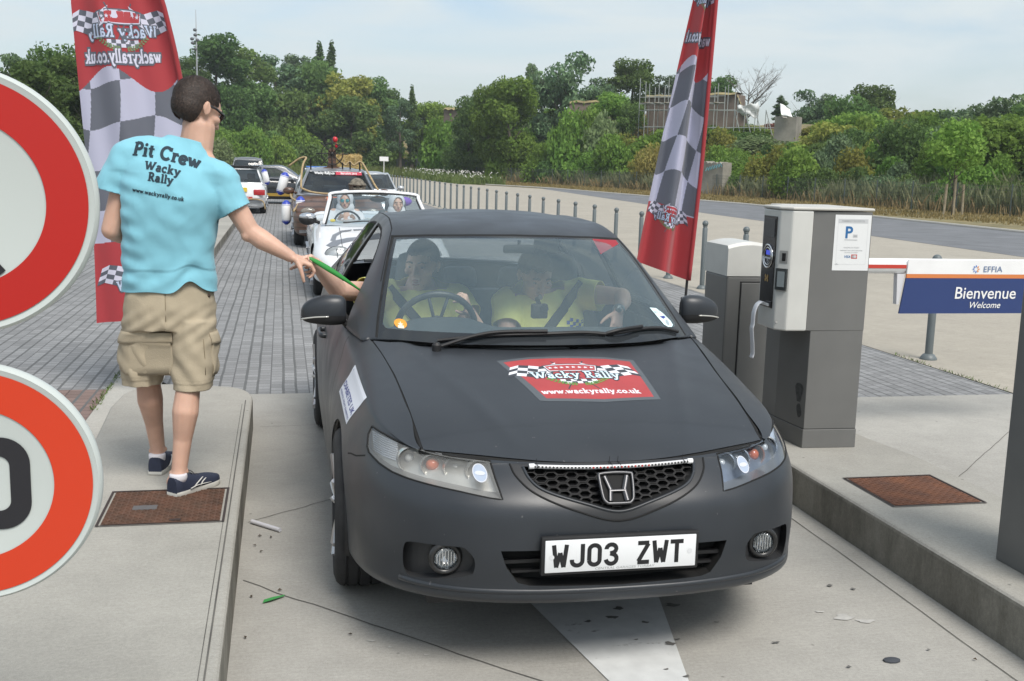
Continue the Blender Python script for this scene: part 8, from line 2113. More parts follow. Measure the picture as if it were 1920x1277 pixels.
def face_parts(parent, X, sc=1.0, glasses=None, brow=HAIR, lips=True, mouth_open=0.0):
	w = MB(); ir = MB()
	for s in (-1, 1):
		t = MB(); t.ball((s*.031, -.0735, .0), (.0115, .0100, .0058), 12, 8); o = len(w.v); w.v += [tuple(X @ (Vector(v)*sc)) for v in t.v]; w.f += [tuple(i+o for i in f) for f in t.f]; w.mi += [0]*len(t.f)
		t = MB(); t.ball((s*.031, -.0815, .0), (.0052, .0042, .0050), 10, 6); o = len(ir.v); ir.v += [tuple(X @ (Vector(v)*sc)) for v in t.v]; ir.f += [tuple(i+o for i in f) for f in t.f]; ir.mi += [0]*len(t.f)
	e = w.build('eyes', M('eye_white', (.42, .38, .34), .3), parent, smooth=True); ir.build('irises', M('iris', (.04, .03, .02), .2), e, smooth=True)
	b = MB()
	for s in (-1, 1):
		t = MB(); t.tube([(s*.014, -.086, .021), (s*.032, -.088, .027), (s*.050, -.075, .021)], [(.003, .0045)]*3, 6); o = len(b.v); b.v += [tuple(X @ (Vector(v)*sc)) for v in t.v]; b.f += [tuple(i+o for i in f) for f in t.f]; b.mi += [0]*len(t.f)
	b.build('eyebrows', brow, parent, smooth=True)
	if lips:
		l = MB(); t = MB(); t.tube([(-.020, -.0855, -.064), (0, -.0915, -.061), (.020, -.0855, -.064)], [(.002, .0035), (.003, .0048), (.002, .0035)], 8); t.tube([(-.017, -.086, -.073-mouth_open), (0, -.0905, -.075-mouth_open), (.017, -.086, -.073-mouth_open)], [(.002, .0035), (.003, .005), (.002, .0035)], 8)
		if mouth_open: t.ball((0, -.0865, -.067-mouth_open*.5), (.014, .004, .004+mouth_open*.5), 10, 6)
		l.v = [tuple(X @ (Vector(v)*sc)) for v in t.v]; l.f = t.f; l.mi = t.mi; l.build('lips', M('lips', (.36, .13, .11), .5), parent, smooth=True)
def hair_cap(parent, X, sc=1.0, mat=HAIR, strands=2600, front=.055, nape=-.055, seed=1, side=-.01, L_=.009):
	t = MB(); t.ball((0, .020, .032), (.0805, .100, .0925), 40, 30); t.ball((0, .028, .002), (.0765, .089, .083), 32, 24)
	m = MB(); m.v = t.v; m.f = t.f; m.mi = t.mi; me = fuse('hair', m, .0045, 4)
	bm = bmesh.new(); bm.from_mesh(me); kill = []
	for f in bm.faces:
		c = f.calc_center_median(); lim = nape+.012*math.sin(c.x*60)
		# hairline: forehead, round the ears, nape
		bad = (c.y < -.045 and c.z < front+.006*math.sin(c.x*90)) or (c.y < .0 and c.z < .028-(c.y+.045)*.2 and c.y > -.06 and c.z < .030) or (c.y < .030 and c.z < side) or c.z < lim
		if bad: kill.append(f)
	bmesh.ops.delete(bm, geom=kill, context='FACES'); rg = random.Random(seed)
	pts = [(f.calc_center_median().copy(), f.normal.copy()) for f in bm.faces]
	for v in bm.verts: v.co += v.normal*rg.uniform(-.0012, .0016)
	bm.to_mesh(me); bm.free(); o = len(me.vertices); m = MB(); m.v = [tuple(v.co) for v in me.vertices]; m.f = [tuple(p.vertices) for p in me.polygons]; m.mi = [0]*len(m.f)
	for i in range(strands):
		c, n = rg.choice(pts); d = (Vector((rg.gauss(0, .35), rg.gauss(.1, .3), -1.0 if c.z < .10 else rg.gauss(0, .8)))); d = (d-n*d.dot(n)).normalized()+n*rg.uniform(.03, .26); d.normalize(); a = c+n*.0005; e = a+d*rg.uniform(.6, 1.3)*L_; s = n.cross(d).normalized()*.0011
		m.add([a-s, a+s, e], [(0, 1, 2)])
	m.v = [tuple(X @ (Vector(v)*sc)) for v in m.v]; return m.build('hair', mat, parent, smooth=True, fixn=False)
def hand_prims(mb, W, dirv, palm_n, side, curl=.5, spread=.12, L=.19, thumb_side=1, curls=None, thumb=None):
	"""palm and five fingers: W wrist, dirv towards the fingertips, palm_n out of the palm"""
	d = Vector(dirv).normalized(); n = Vector(palm_n); n = (n-d*n.dot(d)).normalized(); s = d.cross(n).normalized()*side
	W = Vector(W); k = L/.19
	for t in (-.026, -.009, .009, .026): capsule(mb, W+d*.012*k+s*t*.7*k, W+d*.088*k+s*t*1.15*k, .0145*k, .0125*k, 10)
	lens = (.070, .078, .072, .056); joints = []
	for i, t in enumerate((.032, .011, -.011, -.031)):
		base = W+d*(.092-.004*abs(i-1))*k+s*t*k; a = (curls[i] if curls else curl); dd = (d+s*spread*(1.5-i)*.5).normalized(); p = base; r = .0088-.0007*(i == 3); ln = lens[i]*k; ang = 0
		for seg, (fr_, ca) in enumerate(((.45, .55), (.31, .8), (.24, .6))):
			ang += a*ca; v = dd*math.cos(ang)+n*math.sin(ang); q = p+v*ln*fr_; capsule(mb, p, q, (r-.0006*seg)*k, (r-.0006*(seg+1))*k, 10); p = q
		joints.append(p)
	th = thumb or (.55, .35); tb = W+d*.028*k+s*.026*k; v1 = (d*math.cos(R_(48))+s*math.sin(R_(48))+n*th[0]*.6).normalized(); p1 = tb+v1*.040*k; v2 = (v1+d*.5+n*th[1]).normalized(); p2 = p1+v2*.032*k; v3 = (v2+d*.3+n*th[1]*.6-s*.15).normalized(); p3 = p2+v3*.026*k
	capsule(mb, tb, p1, .0150*k, .0115*k, 10); capsule(mb, p1, p2, .0108*k, .0098*k, 10); capsule(mb, p2, p3, .0098*k, .0078*k, 10); return joints
def cut_mesh(me, co, no):
	"""keep what lies behind the plane"""
	bm = bmesh.new(); bm.from_mesh(me); r = bmesh.ops.bisect_plane(bm, geom=bm.verts[:]+bm.edges[:]+bm.faces[:], plane_co=co, plane_no=no, clear_outer=True); bm.to_mesh(me); bm.free()
def folds(me, fn):
	"""push vertices along their normals by fn(co)"""
	me.update(); ns = [v.normal.copy() for v in me.vertices]; cs = [v.co.copy() for v in me.vertices]
	for v, n, c in zip(me.vertices, ns, cs): v.co = c+n*fn(c, n)
def cloth_obj(name, me, mat, parent, thick=.002):
	me.materials.clear(); me.materials.append(mat); me.polygons.foreach_set('use_smooth', [True]*len(me.polygons)); me.update()
	o = bpy.data.objects.new(name, me); COL.objects.link(o); o.parent = parent
	if thick: sol(o, thick)
	return o
def hem_tube(me, z_fn, r): pass
# ------------------------------------------------------------------ the pit crew man on the island
def pit_man():
	O = Vector((-.47, 5.0, .20))
	t = thing('person', 'man in light blue printed T-shirt and khaki shorts reaching from the island to the car', 'person', O)
	w = lambda x, y, z: Vector((x, y, z))-O
	# joints in world coordinates
	pelvis = w(-.500, 5.03, 1.09); hipL = w(-.595, 5.06, 1.04); hipR = w(-.405, 5.00, 1.04); kneeL = w(-.612, 5.11, .70); kneeR = w(-.415, 4.93, .69)
	ankL = w(-.590, 5.25, .305); ankR = w(-.462, 4.89, .295); chest = w(-.475, 5.02, 1.50); neck = w(-.388, 5.06, 1.735); shL = w(-.640, 5.03, 1.695); shR = w(-.272, 5.00, 1.605)
	elL = w(-.735, 5.02, 1.37); wrL = w(-.640, 5.25, 1.30); elR = w(-.140, 4.97, 1.375); wrR = w(.035, 4.93, 1.268)
	b = MB()
	chain(b, [hipR, hipR.lerp(kneeR, .5), kneeR], [.062, .062, .056]); chain(b, [hipL, hipL.lerp(kneeL, .5), kneeL], [.062, .062, .056])
	for kn, an, hl, tip in ((kneeR, ankR, w(-.505, 4.855, .235), w(-.400, 4.99, .225)), (kneeL, ankL, w(-.605, 5.21, .235), w(-.570, 5.42, .225))):
		back = Vector((0, -.016, 0)); chain(b, [kn, kn.lerp(an, .30)+back, kn.lerp(an, .62), an], [.052, .0585, .042, .034]); capsule(b, an+Vector((0, -.004, 0)), hl+Vector((.012, .035, .02)), .032, .026)
		b.ball(an+Vector((.033, 0, .005)), .012, 10, 8); b.ball(an+Vector((-.033, 0, .0)), .012, 10, 8)
	chain(b, [pelvis, pelvis.lerp(chest, .5), chest, neck-Vector((0, 0, .10))], [.10, .09, .11, .08]); capsule(b, hipL, hipR, .07, .07)
	capsule(b, shL, shR, .048, .048); capsule(b, neck+Vector((-.02, 0, -.02)), shL.lerp(neck, .35), .058, .045); capsule(b, neck+Vector((.02, 0, -.02)), shR.lerp(neck, .35), .058, .045); chain(b, [neck-Vector((0, 0, .09)), neck+Vector((.030, .01, .09))], [.079, .071])
	chain(b, [shR, shR.lerp(elR, .55), elR], [.052, .050, .043]); chain(b, [elR, elR.lerp(wrR, .3)+Vector((0, 0, -.004)), wrR], [.043, .046, .0275])
	chain(b, [shL, shL.lerp(elL, .55), elL], [.050, .050, .043]); chain(b, [elL, elL.lerp(wrL, .3), wrL], [.043, .044, .027])
	b.ball(elR+Vector((-.012, -.01, -.018)), .030, 12, 8)
	hd = (Vector((.125, .015, -.045))).normalized()
	hand_prims(b, wrR+hd*.002, hd, (.15, .25, -1.0), -1, curls=(1.15, 1.35, 1.45, 1.5), spread=.0, L=.195, thumb=(1.1, .9))
	hd2 = (wrL-elL).normalized(); hand_prims(b, wrL, hd2+Vector((.4, 0, 0)), (.3, 0, -1), 1, curl=.7, L=.19)
	hc = neck+Vector((.028, .020, .172)); X = Matrix.Translation(hc) @ Matrix.Rotation(R_(128), 4, 'Z') @ Matrix.Rotation(R_(22), 4, 'X')
	head_prims(b, X, 1.10)
	me = fuse('body', b, .0046, 9, .5); body = cloth_obj('body', me, SKIN, t, 0)
	hair_cap(body, X, 1.10, strands=8000, nape=-.062, seed=3)
	face_parts(body, X, 1.10)
	# sunglasses
	g = MB(); q = MB()
	for s in (-1, 1):
		q.ball((s*.034, -.090, .001), (.028, .006, .021), 16, 8, rot=Euler((R_(5), 0, R_(s*14)))); q.tube([(s*.060, -.082, .008), (s*.078, -.03, .012), (s*.083, .015, .008)], [(.003, .0055)]*3, 6)
	q.tube([(-.012, -.094, .006), (.012, -.094, .006)], .003, 6)
	q.v = [tuple(X @ (Vector(v)*1.10)) for v in q.v]; q.build('sunglasses', M('sunglasses_black', (.015, .010, .010), .12, spec=.8), t, smooth=True)
	# ---- T-shirt
	s = MB(); secs = [ # centre x,y, z, half width, half depth
		((-.497, 5.035, 1.02), .210, .150), ((-.497, 5.035, 1.12), .206, .150), ((-.497, 5.030, 1.25), .198, .142), ((-.490, 5.02, 1.38), .205, .145), ((-.475, 5.015, 1.50), .222, .150), ((-.462, 5.02, 1.60), .222, .140), ((-.450, 5.03, 1.675), .185, .110), ((-.425, 5.045, 1.735), .115, .085), ((-.405, 5.055, 1.775), .080, .075), ((-.398, 5.06, 1.83), .078, .073)]
	arr = np.array([[*c, a, d] for c, a, d in secs]); SS = spline(arr, 60); G = []
	for (x, y, z, a, d) in SS:
		til = -.27*max(0, min(1, (z-1.35)/.35)); row = []
		for k in range(40):
			an = 2*PI*k/40; cx, sy = math.cos(an), math.sin(an); px = a*math.copysign(abs(cx)**.82, cx); py = d*math.copysign(abs(sy)**.82, sy); row.append(w(x+px, y+py, z+til*px))
		G.append(row)
	s.grid(G, closed_u=True); s.add(G[0], [tuple(range(40))]); s.add(G[-1], [tuple(range(40))])
	capsule(s, w(-.32, 5.01, 1.60), w(-.270, 5.0, 1.590), .100, .092); chain(s, [w(-.282, 5.00, 1.600), w(-.200, 4.985, 1.46), w(-.180, 4.98, 1.42)], [.090, .076, .074])
	chain(s, [w(-.56, 5.02, 1.70), w(-.640, 5.03, 1.685)], [.088, .086]); chain(s, [w(-.640, 5.03, 1.685), w(-.712, 5.03, 1.57), w(-.732, 5.03, 1.50)], [.088, .080, .078])
	me = fuse('tshirt', s, .0065, 7, .6)
	# trim: hem, neck and sleeve ends
	bm = bmesh.new(); bm.from_mesh(me); bmesh.ops.bisect_plane(bm, geom=bm.verts[:]+bm.edges[:]+bm.faces[:], plane_co=w(-.5, 5, 1.105), plane_no=(0, 0, -1), clear_outer=True)
	def trim(p, n, R, ok=lambda c: True):
		gm = [v for v in bm.verts if (v.co-p).length < R]; fs = set(f for v in gm for f in v.link_faces); es = set(e for f in fs for e in f.edges); vs = set(v for f in fs for v in f.verts)
		bmesh.ops.bisect_plane(bm, geom=list(vs)+list(es)+list(fs), plane_co=p, plane_no=n); kill = [f for f in bm.faces if (f.calc_center_median()-p).length < R and (f.calc_center_median()-p).dot(n) > 1e-5 and ok(f.calc_center_median()+O)]; bmesh.ops.delete(bm, geom=kill, context='FACES')
	trim(w(-.203, 4.985, 1.465), Vector((.50, -.05, -.87)).normalized(), .15, lambda c: c.x > -.278); trim(w(-.722, 5.03, 1.538), Vector((-.25, 0, -.97)).normalized(), .13, lambda c: c.x < -.682); trim(w(-.400, 5.06, 1.765), Vector((.22, .10, 1)).normalized(), .17)
	bm.to_mesh(me); bm.free()
	def fold(c, n):
		p = c+O; z = p.z; f = 0
		# vertical drape below the blades, diagonal pulls to the right shoulder and waist
		low = max(0, min(1, (1.50-z)/.35)); f += .0055*low*math.sin((p.x+.5)*38+math.sin(z*9)*1.2)*(.6+.4*math.sin(z*7+1)); f += .0035*math.sin((p.x*1.0+z*.9)*42+1.0)*max(0, 1-abs(p.x+.29)/.16)
		f += .0040*math.sin((p.x*.8-z*1.1)*48)*max(0, 1-abs(z-1.16)/.12); f += .0035*math.sin((z*1.6+p.x*.5)*55)*max(0, 1-abs(p.x+.66)/.09)*(z < 1.63)
		if z < 1.20: f += .010*max(0, (1.20-z)/.1)*max(0, math.sin((p.x+.47)*13+.4))*(1 if n.y < 0 else .3)-.004
		if z > 1.115 and z < 1.1195: f -= .0015
		q = Vector((p.x*7+p.z*2.5, p.y*5, p.z*6-p.x*2)); f += .011*(.28-abs(noise.noise(q)))*min(1, max(.25, (1.72-z)/.15))+.006*noise.noise(q*2.3)
		return f
	folds(me, fold)
	for v in me.vertices:      # uneven hem: rucked up over the right hip
		p = v.co+O
		if p.z < 1.30:
			k = (1.30-p.z)/.195; v.co.z += k*(.050*math.exp(-((p.x+.400)/.050)**2)*(1 if p.y < 5.05 else .4)+.004*math.sin(p.x*30))
	TS = M('tshirt_blue', (.205, .490, .590), .85, var=.05, vscale=10, bump=.12, bscale=500, sheen=.15, stain=.03)
	shirt = cloth_obj('tshirt', me, TS, t, .0025)
	# seams at hem and sleeve
	bv = BVHTree.FromPolygons([v.co.copy() for v in me.vertices], [tuple(p.vertices) for p in me.polygons])
	def on_back(u, v, l):
		p = Vector((u, 3.5, v))-O; h = bv.ray_cast(p, Vector((0, 1, 0)))
		return (p.x, (h[0].y if h[0] else 0)-.0018-l, p.z)
	PK = M('print_black', (.012, .03, .045), .8); sh = []
	sh += slab_shapes('Pit Crew', -.487, 1.680, .080, 0, .0004, rot=-.20, arc=-.040, fat=.165)
	sh += slab_shapes('Wacky', -.502, 1.628, .052, 0, .0004, rot=-.17, arc=-.03, fat=.165); sh += slab_shapes('Rally', -.509, 1.585, .050, 0, .0004, rot=-.14, fat=.165)
	nsh = len(sh); sh += slab_shapes('www.wackyrally.co.uk', -.519, 1.526, .0235, 0, .0004, rot=-.17, fat=.17)
	decal('web_address_print', sh[nsh:], on_back, [PK], shirt, step=.02); decal('shirt_print', sh[:nsh], on_back, [PK], shirt, step=.02)
	# ---- shorts
	s = MB(); KH = M('khaki_cotton', (.395, .335, .240), .9, var=.06, vscale=7, bump=.25, bscale=260, stain=.06, sscale=5)
	secs = [((-.495, 5.03, 1.17), .178, .125), ((-.495, 5.03, 1.08), .196, .140), ((-.497, 5.03, .99), .205, .146), ((-.500, 5.03, .93), .204, .14)]
	for i in range(len(secs)-1):
		pass
	G = []
	for (x, y, z, a, d) in spline(np.array([[*c, a, d] for c, a, d in secs]), 16): G.append([w(x+a*math.copysign(abs(math.cos(k*PI/18))**.85, math.cos(k*PI/18)), y+d*math.copysign(abs(math.sin(k*PI/18))**.85, math.sin(k*PI/18)), z) for k in range(36)])
	s.grid(G, closed_u=True); s.add(G[0], [tuple(range(36))]); s.add(G[-1], [tuple(range(36))])
	for (tp, md, bt) in (((-.598, 5.04, .98), (-.618, 5.06, .82), (-.632, 5.075, .62)), ((-.400, 5.01, .98), (-.396, 4.985, .82), (-.402, 4.955, .62))):
		P = [w(*tp), w(*md), w(*bt)]; rows = []
		for (x, y, z, a, d) in spline(np.array([[*P[0], .108, .128], [*P[1], .102, .118], [*P[2], .093, .108]]), 20): rows.append([Vector((x+a*math.cos(k*PI/16), y+d*math.sin(k*PI/16), z)) for k in range(32)])
		s.grid(rows, closed_u=True); s.add(rows[0], [tuple(range(32))]); s.add(rows[-1], [tuple(range(32))])
	me = fuse('shorts', s, .0062, 5, .6); bm = bmesh.new(); bm.from_mesh(me)
	bmesh.ops.bisect_plane(bm, geom=bm.verts[:]+bm.edges[:]+bm.faces[:], plane_co=w(-.5, 5.0, .672), plane_no=Vector((0.0, .02, -1)).normalized(), clear_outer=True); bm.to_mesh(me); bm.free()
	def sf(c, n):
		p = c+O; z = p.z; cx = -.62 if p.x < -.505 else -.405; f = .0045*math.sin((z*1.2+(p.x-cx)*1.6)*40+cx*9)*max(0, 1-abs(z-.78)/.16); f += .0035*math.sin((z*1.5-(p.x-cx)*1.1)*62+1)*max(0, 1-abs(z-.95)/.12)
		f += .004*math.sin(math.atan2(p.y-5.02, p.x-cx)*6+z*12)*max(0, (.92-z)/.25); f -= .003*math.exp(-((p.x+.503)/.006)**2)*(z > .90)
		if .7085 < z < .713: f -= .0018
		if z < .70: f -= .004
		q = Vector((p.x*10, p.y*8, p.z*9+p.x*3)); f += .007*(.25-abs(noise.noise(q)))+.003*noise.noise(q*2.1)-.003
		return f
	folds(me, sf); shorts = cloth_obj('shorts', me, KH, t, .003)
	sv = BVHTree.FromPolygons([v.co.copy() for v in me.vertices], [tuple(p.vertices) for p in me.polygons])
	for sd, cx in ((-1, -.735), (1, -.300)):     # cargo pockets on the outer thighs
		k = MB(); rows = []
		for i in range(13):
			v = i/12; z = .905-.165*v; row = []
			for j in range(13):
				u = j/12; yy = 4.925+.155*u; h = sv.ray_cast(Vector((sd*2, yy, z))-Vector((0, O.y, O.z)), Vector((-sd, 0, 0))); hx = (h[0].x if h[0] else cx-O.x)
				bl = .003+.010*(math.sin(PI*u)**.6)*(math.sin(PI*min(1, v*1.02+.02))**.5)+.003*math.sin(u*14+v*9); row.append((hx+sd*bl, yy-O.y, z-O.z-.012*math.sin(u*3+1)*v))
			rows.append(row)
		k.grid(rows); po = k.build('cargo_pocket', KH, shorts, smooth=True); sol(po, .003)
		k = MB(); rows = []
		for i in range(5):
			v = i/4; z = .925-.050*v; row = []
			for j in range(13):
				u = j/12; yy = 4.918+.168*u; h = sv.ray_cast(Vector((sd*2, yy, z))-Vector((0, O.y, O.z)), Vector((-sd, 0, 0))); hx = (h[0].x if h[0] else cx-O.x); row.append((hx+sd*(.004+.010*math.sin(PI*u)**.6*v+.004*v), yy-O.y, z-O.z-.006*math.sin(PI*u)*v))
			rows.append(row)
		k.grid(rows); fo = k.build('pocket_flap', KH, po, smooth=True); sol(fo, .003)
	k = MB();
	for (x, z) in ((-.322, 1.088),): h = sv.ray_cast(Vector((x, 3, z))-O, Vector((0, 1, 0))); k.ball(tuple((h[0] if h[0] else w(x, 4.9, z))+Vector((0, -.003, 0))), .008, 10, 6)
	k.build('button', M('button_brown', (.05, .03, .02), .5), shorts)
	# seam lines (centre back, pocket seams)
	def seam(pts, nm='seam'):
		k = MB(); P = []
		for (x, z) in pts:
			h = sv.ray_cast(Vector((x, 3, z))-O, Vector((0, 1, 0))); P.append((h[0] if h[0] else w(x, 4.9, z))+Vector((0, -.0006, 0)))
		k.tube(P, .0016, 5); k.build(nm, M('seam_khaki', (.20, .165, .105), .9), shorts, smooth=True)
	seam([(-.503, 1.10), (-.502, 1.04), (-.502, .98), (-.503, .93)]); seam([(-.345, .90), (-.340, .82), (-.338, .74)]); seam([(-.672, .90), (-.680, .82), (-.685, .74)])
	# ---- shoes and socks
	NV = M('shoe_navy', (.018, .024, .048), .75, var=.1, vscale=40, bump=.15, bscale=300); SO = M('shoe_sole', (.50, .49, .45), .6, var=.08); RDN = M('shoe_red', (.25, .02, .03), .6); SCK = M('sock_white', (.62, .60, .63), .85, bump=.2, bscale=300)
	for (hx, hy, yaw) in ((-.487, 4.835, -40), (-.598, 5.185, -10)):
		D = Matrix.Translation(w(hx, hy, .20)) @ Matrix.Rotation(R_(yaw), 4, 'Z')
		sh_ = MB(); m = MB()
		prof = [(-.002, .030, .075), (.02, .038, .082), (.06, .040, .080), (.10, .041, .072), (.15, .046, .056), (.20, .050, .048), (.245, .043, .040), (.275, .022, .030)]
		S = spline(np.array(prof), 26); G = []
		for (y, a, h) in S: G.append([D @ Vector((a*math.copysign(abs(math.cos(PI*k/16))**.7, math.cos(PI*k/16)), y, .018+(h-.006)*abs(math.sin(PI*k/16))**.62)) for k in range(17)])
		m.grid(G); m.add([G[0][k] for k in range(17)], [tuple(range(17))]); m.add([G[-1][k] for k in range(17)], [tuple(range(17))])
		so = m.build('shoe', NV, t, smooth=True)
		m = MB(); O2 = [(D @ Vector((x, y, 0))) for x, y in [(-a*1.06, y) for y, a, h in S[::2]]+[(a*1.06, y) for y, a, h in S[::2][::-1]]]
		hts = [.0, .006, .020, .024]; n = len(O2); cen = sum(O2, Vector())/n; rows = []
		for z_, k_ in ((.0, .96), (.004, 1.0), (.020, 1.0), (.024, .97)): rows.append([cen.lerp(p, k_)+Vector((0, 0, z_)) for p in O2])
		m.grid(rows, closed_u=True); m.add(rows[0], [tuple(range(n))]); m.add(rows[-1], [tuple(range(n))]); m.build('sole', SO, so, auto=50)
		m = MB(); m.tube([D @ Vector((.030*math.cos(a), .035+.032*math.sin(a), .083+.004*math.sin(a))) for a in np.linspace(0, 2*PI, 21)[:-1]], .0045, 6, closed=True); m.build('collar', RDN, so, smooth=True)
		m = MB(); P = []
		for s_ in (-1, 1):
			for pts in ([(.046, .085, .030), (.047, .105, .046), (.044, .13, .058), (.036, .15, .062)], [(.047, .065, .030), (.048, .10, .036), (.049, .15, .034), (.047, .19, .030)], [(.046, .125, .028), (.046, .14, .046), (.040, .165, .054)]):
				m.tube([D @ Vector((s_*(x+.001), y, z)) for x, y, z in pts], [(.0038, .0015)]*len(pts), 6)
		m.build('side_stripes', M('stripe_cream', (.58, .57, .54), .6), so, smooth=True)
		m = MB()
		for i in range(4): m.tube([D @ Vector((-.018, .10+.022*i, .083-.008*i)), D @ Vector((0, .108+.022*i, .088-.009*i)), D @ Vector((.018, .10+.022*i, .083-.008*i))], .0022, 5)
		m.tube([D @ Vector((0, .085, .095)), D @ Vector((.02, .08, .108)), D @ Vector((.03, .095, .098))], .002, 5); m.tube([D @ Vector((0, .085, .095)), D @ Vector((-.02, .08, .108)), D @ Vector((-.028, .095, .096))], .002, 5)
		m.build('laces', M('lace_black', (.02, .02, .03), .8), so, smooth=True)
		m = MB(); m.lathe([(.036, -.01), (.039, .01), (.0385, .024), (.037, .026)], D @ Vector((0, .038, .070)), 'Z', 20); m.build('sock', SCK, t, smooth=True)
	# watch strap hidden, necklace glint at the collar
	return t
MAN = pit_man()
# green ribbon passed from hand to hand
gr = MB(); A = Vector((.128, 4.925, 1.262));
rows = []
for i in range(15):
	t = i/14; P = Vector((.118, 4.915, 1.262)).lerp(Vector((.352, 5.03, 1.105)), t)+Vector((0, 0, .006*math.sin(PI*t))); wd_ = .004+.017*math.sin(PI*min(1, (t+.02)*1.0))**.8*(1-t*.65); rows.append([P+Vector((-.2, .1, 1)).normalized()*wd_, P+Vector((0, -.004, 0)), P-Vector((-.2, .1, 1)).normalized()*wd_])
gr.grid(rows); o = gr.build('green_strip', M('green_ribbon', (.035, .26, .05), .55), smooth=True); sol(o, .002); tag(o, 'long green paper strip held between the man and the driver\'s hand', 'ribbon')
# ------------------------------------------------------------------ car occupants
YEL = M('tshirt_yellow', (.90, .92, .28), .85, var=.05, vscale=9, bump=.12, bscale=400)
BELT = M('belt_dark', (.030, .035, .045), .7)
def shirt_on(parent, secs, sleeves, trims, zcut, neck, mat, vox=.008, foldamp=.004, O=Vector((0, 0, 0))):
	s = MB(); G = []
	for (x, y, z, a, d) in spline(np.array([[*c, a, d] for c, a, d in secs]), 34): G.append([Vector((x+a*math.copysign(abs(math.cos(k*PI/18))**.82, math.cos(k*PI/18)), y+d*math.copysign(abs(math.sin(k*PI/18))**.82, math.sin(k*PI/18)), z))-O for k in range(36)])
	s.grid(G, closed_u=True); s.add(G[0], [tuple(range(36))]); s.add(G[-1], [tuple(range(36))])
	for pts, rr_ in sleeves: chain(s, [Vector(p)-O for p in pts], rr_)
	me = fuse('tshirt', s, vox, 6, .6); bm = bmesh.new(); bm.from_mesh(me)
	for p, n, R in list(trims)+[(neck[0], neck[1], .15)]:
		p = Vector(p)-O; n = Vector(n).normalized(); gm = [v for v in bm.verts if (v.co-p).length < R]; fs = set(f for v in gm for f in v.link_faces); es = set(e for f in fs for e in f.edges); vs = set(v for f in fs for v in f.verts)
		bmesh.ops.bisect_plane(bm, geom=list(vs)+list(es)+list(fs), plane_co=p, plane_no=n); bmesh.ops.delete(bm, geom=[f for f in bm.faces if (f.calc_center_median()-p).length < R and (f.calc_center_median()-p).dot(n) > 1e-5], context='FACES')
	bm.to_mesh(me); bm.free(); folds(me, lambda c, n: foldamp*math.sin(c.x*40+c.z*22)*math.sin(c.z*31+1.5)+.012*(.25-abs(noise.noise(Vector((c.x*9+c.z*3, c.y*6, c.z*8)))))); return cloth_obj('tshirt', me, mat, parent, .0025), me
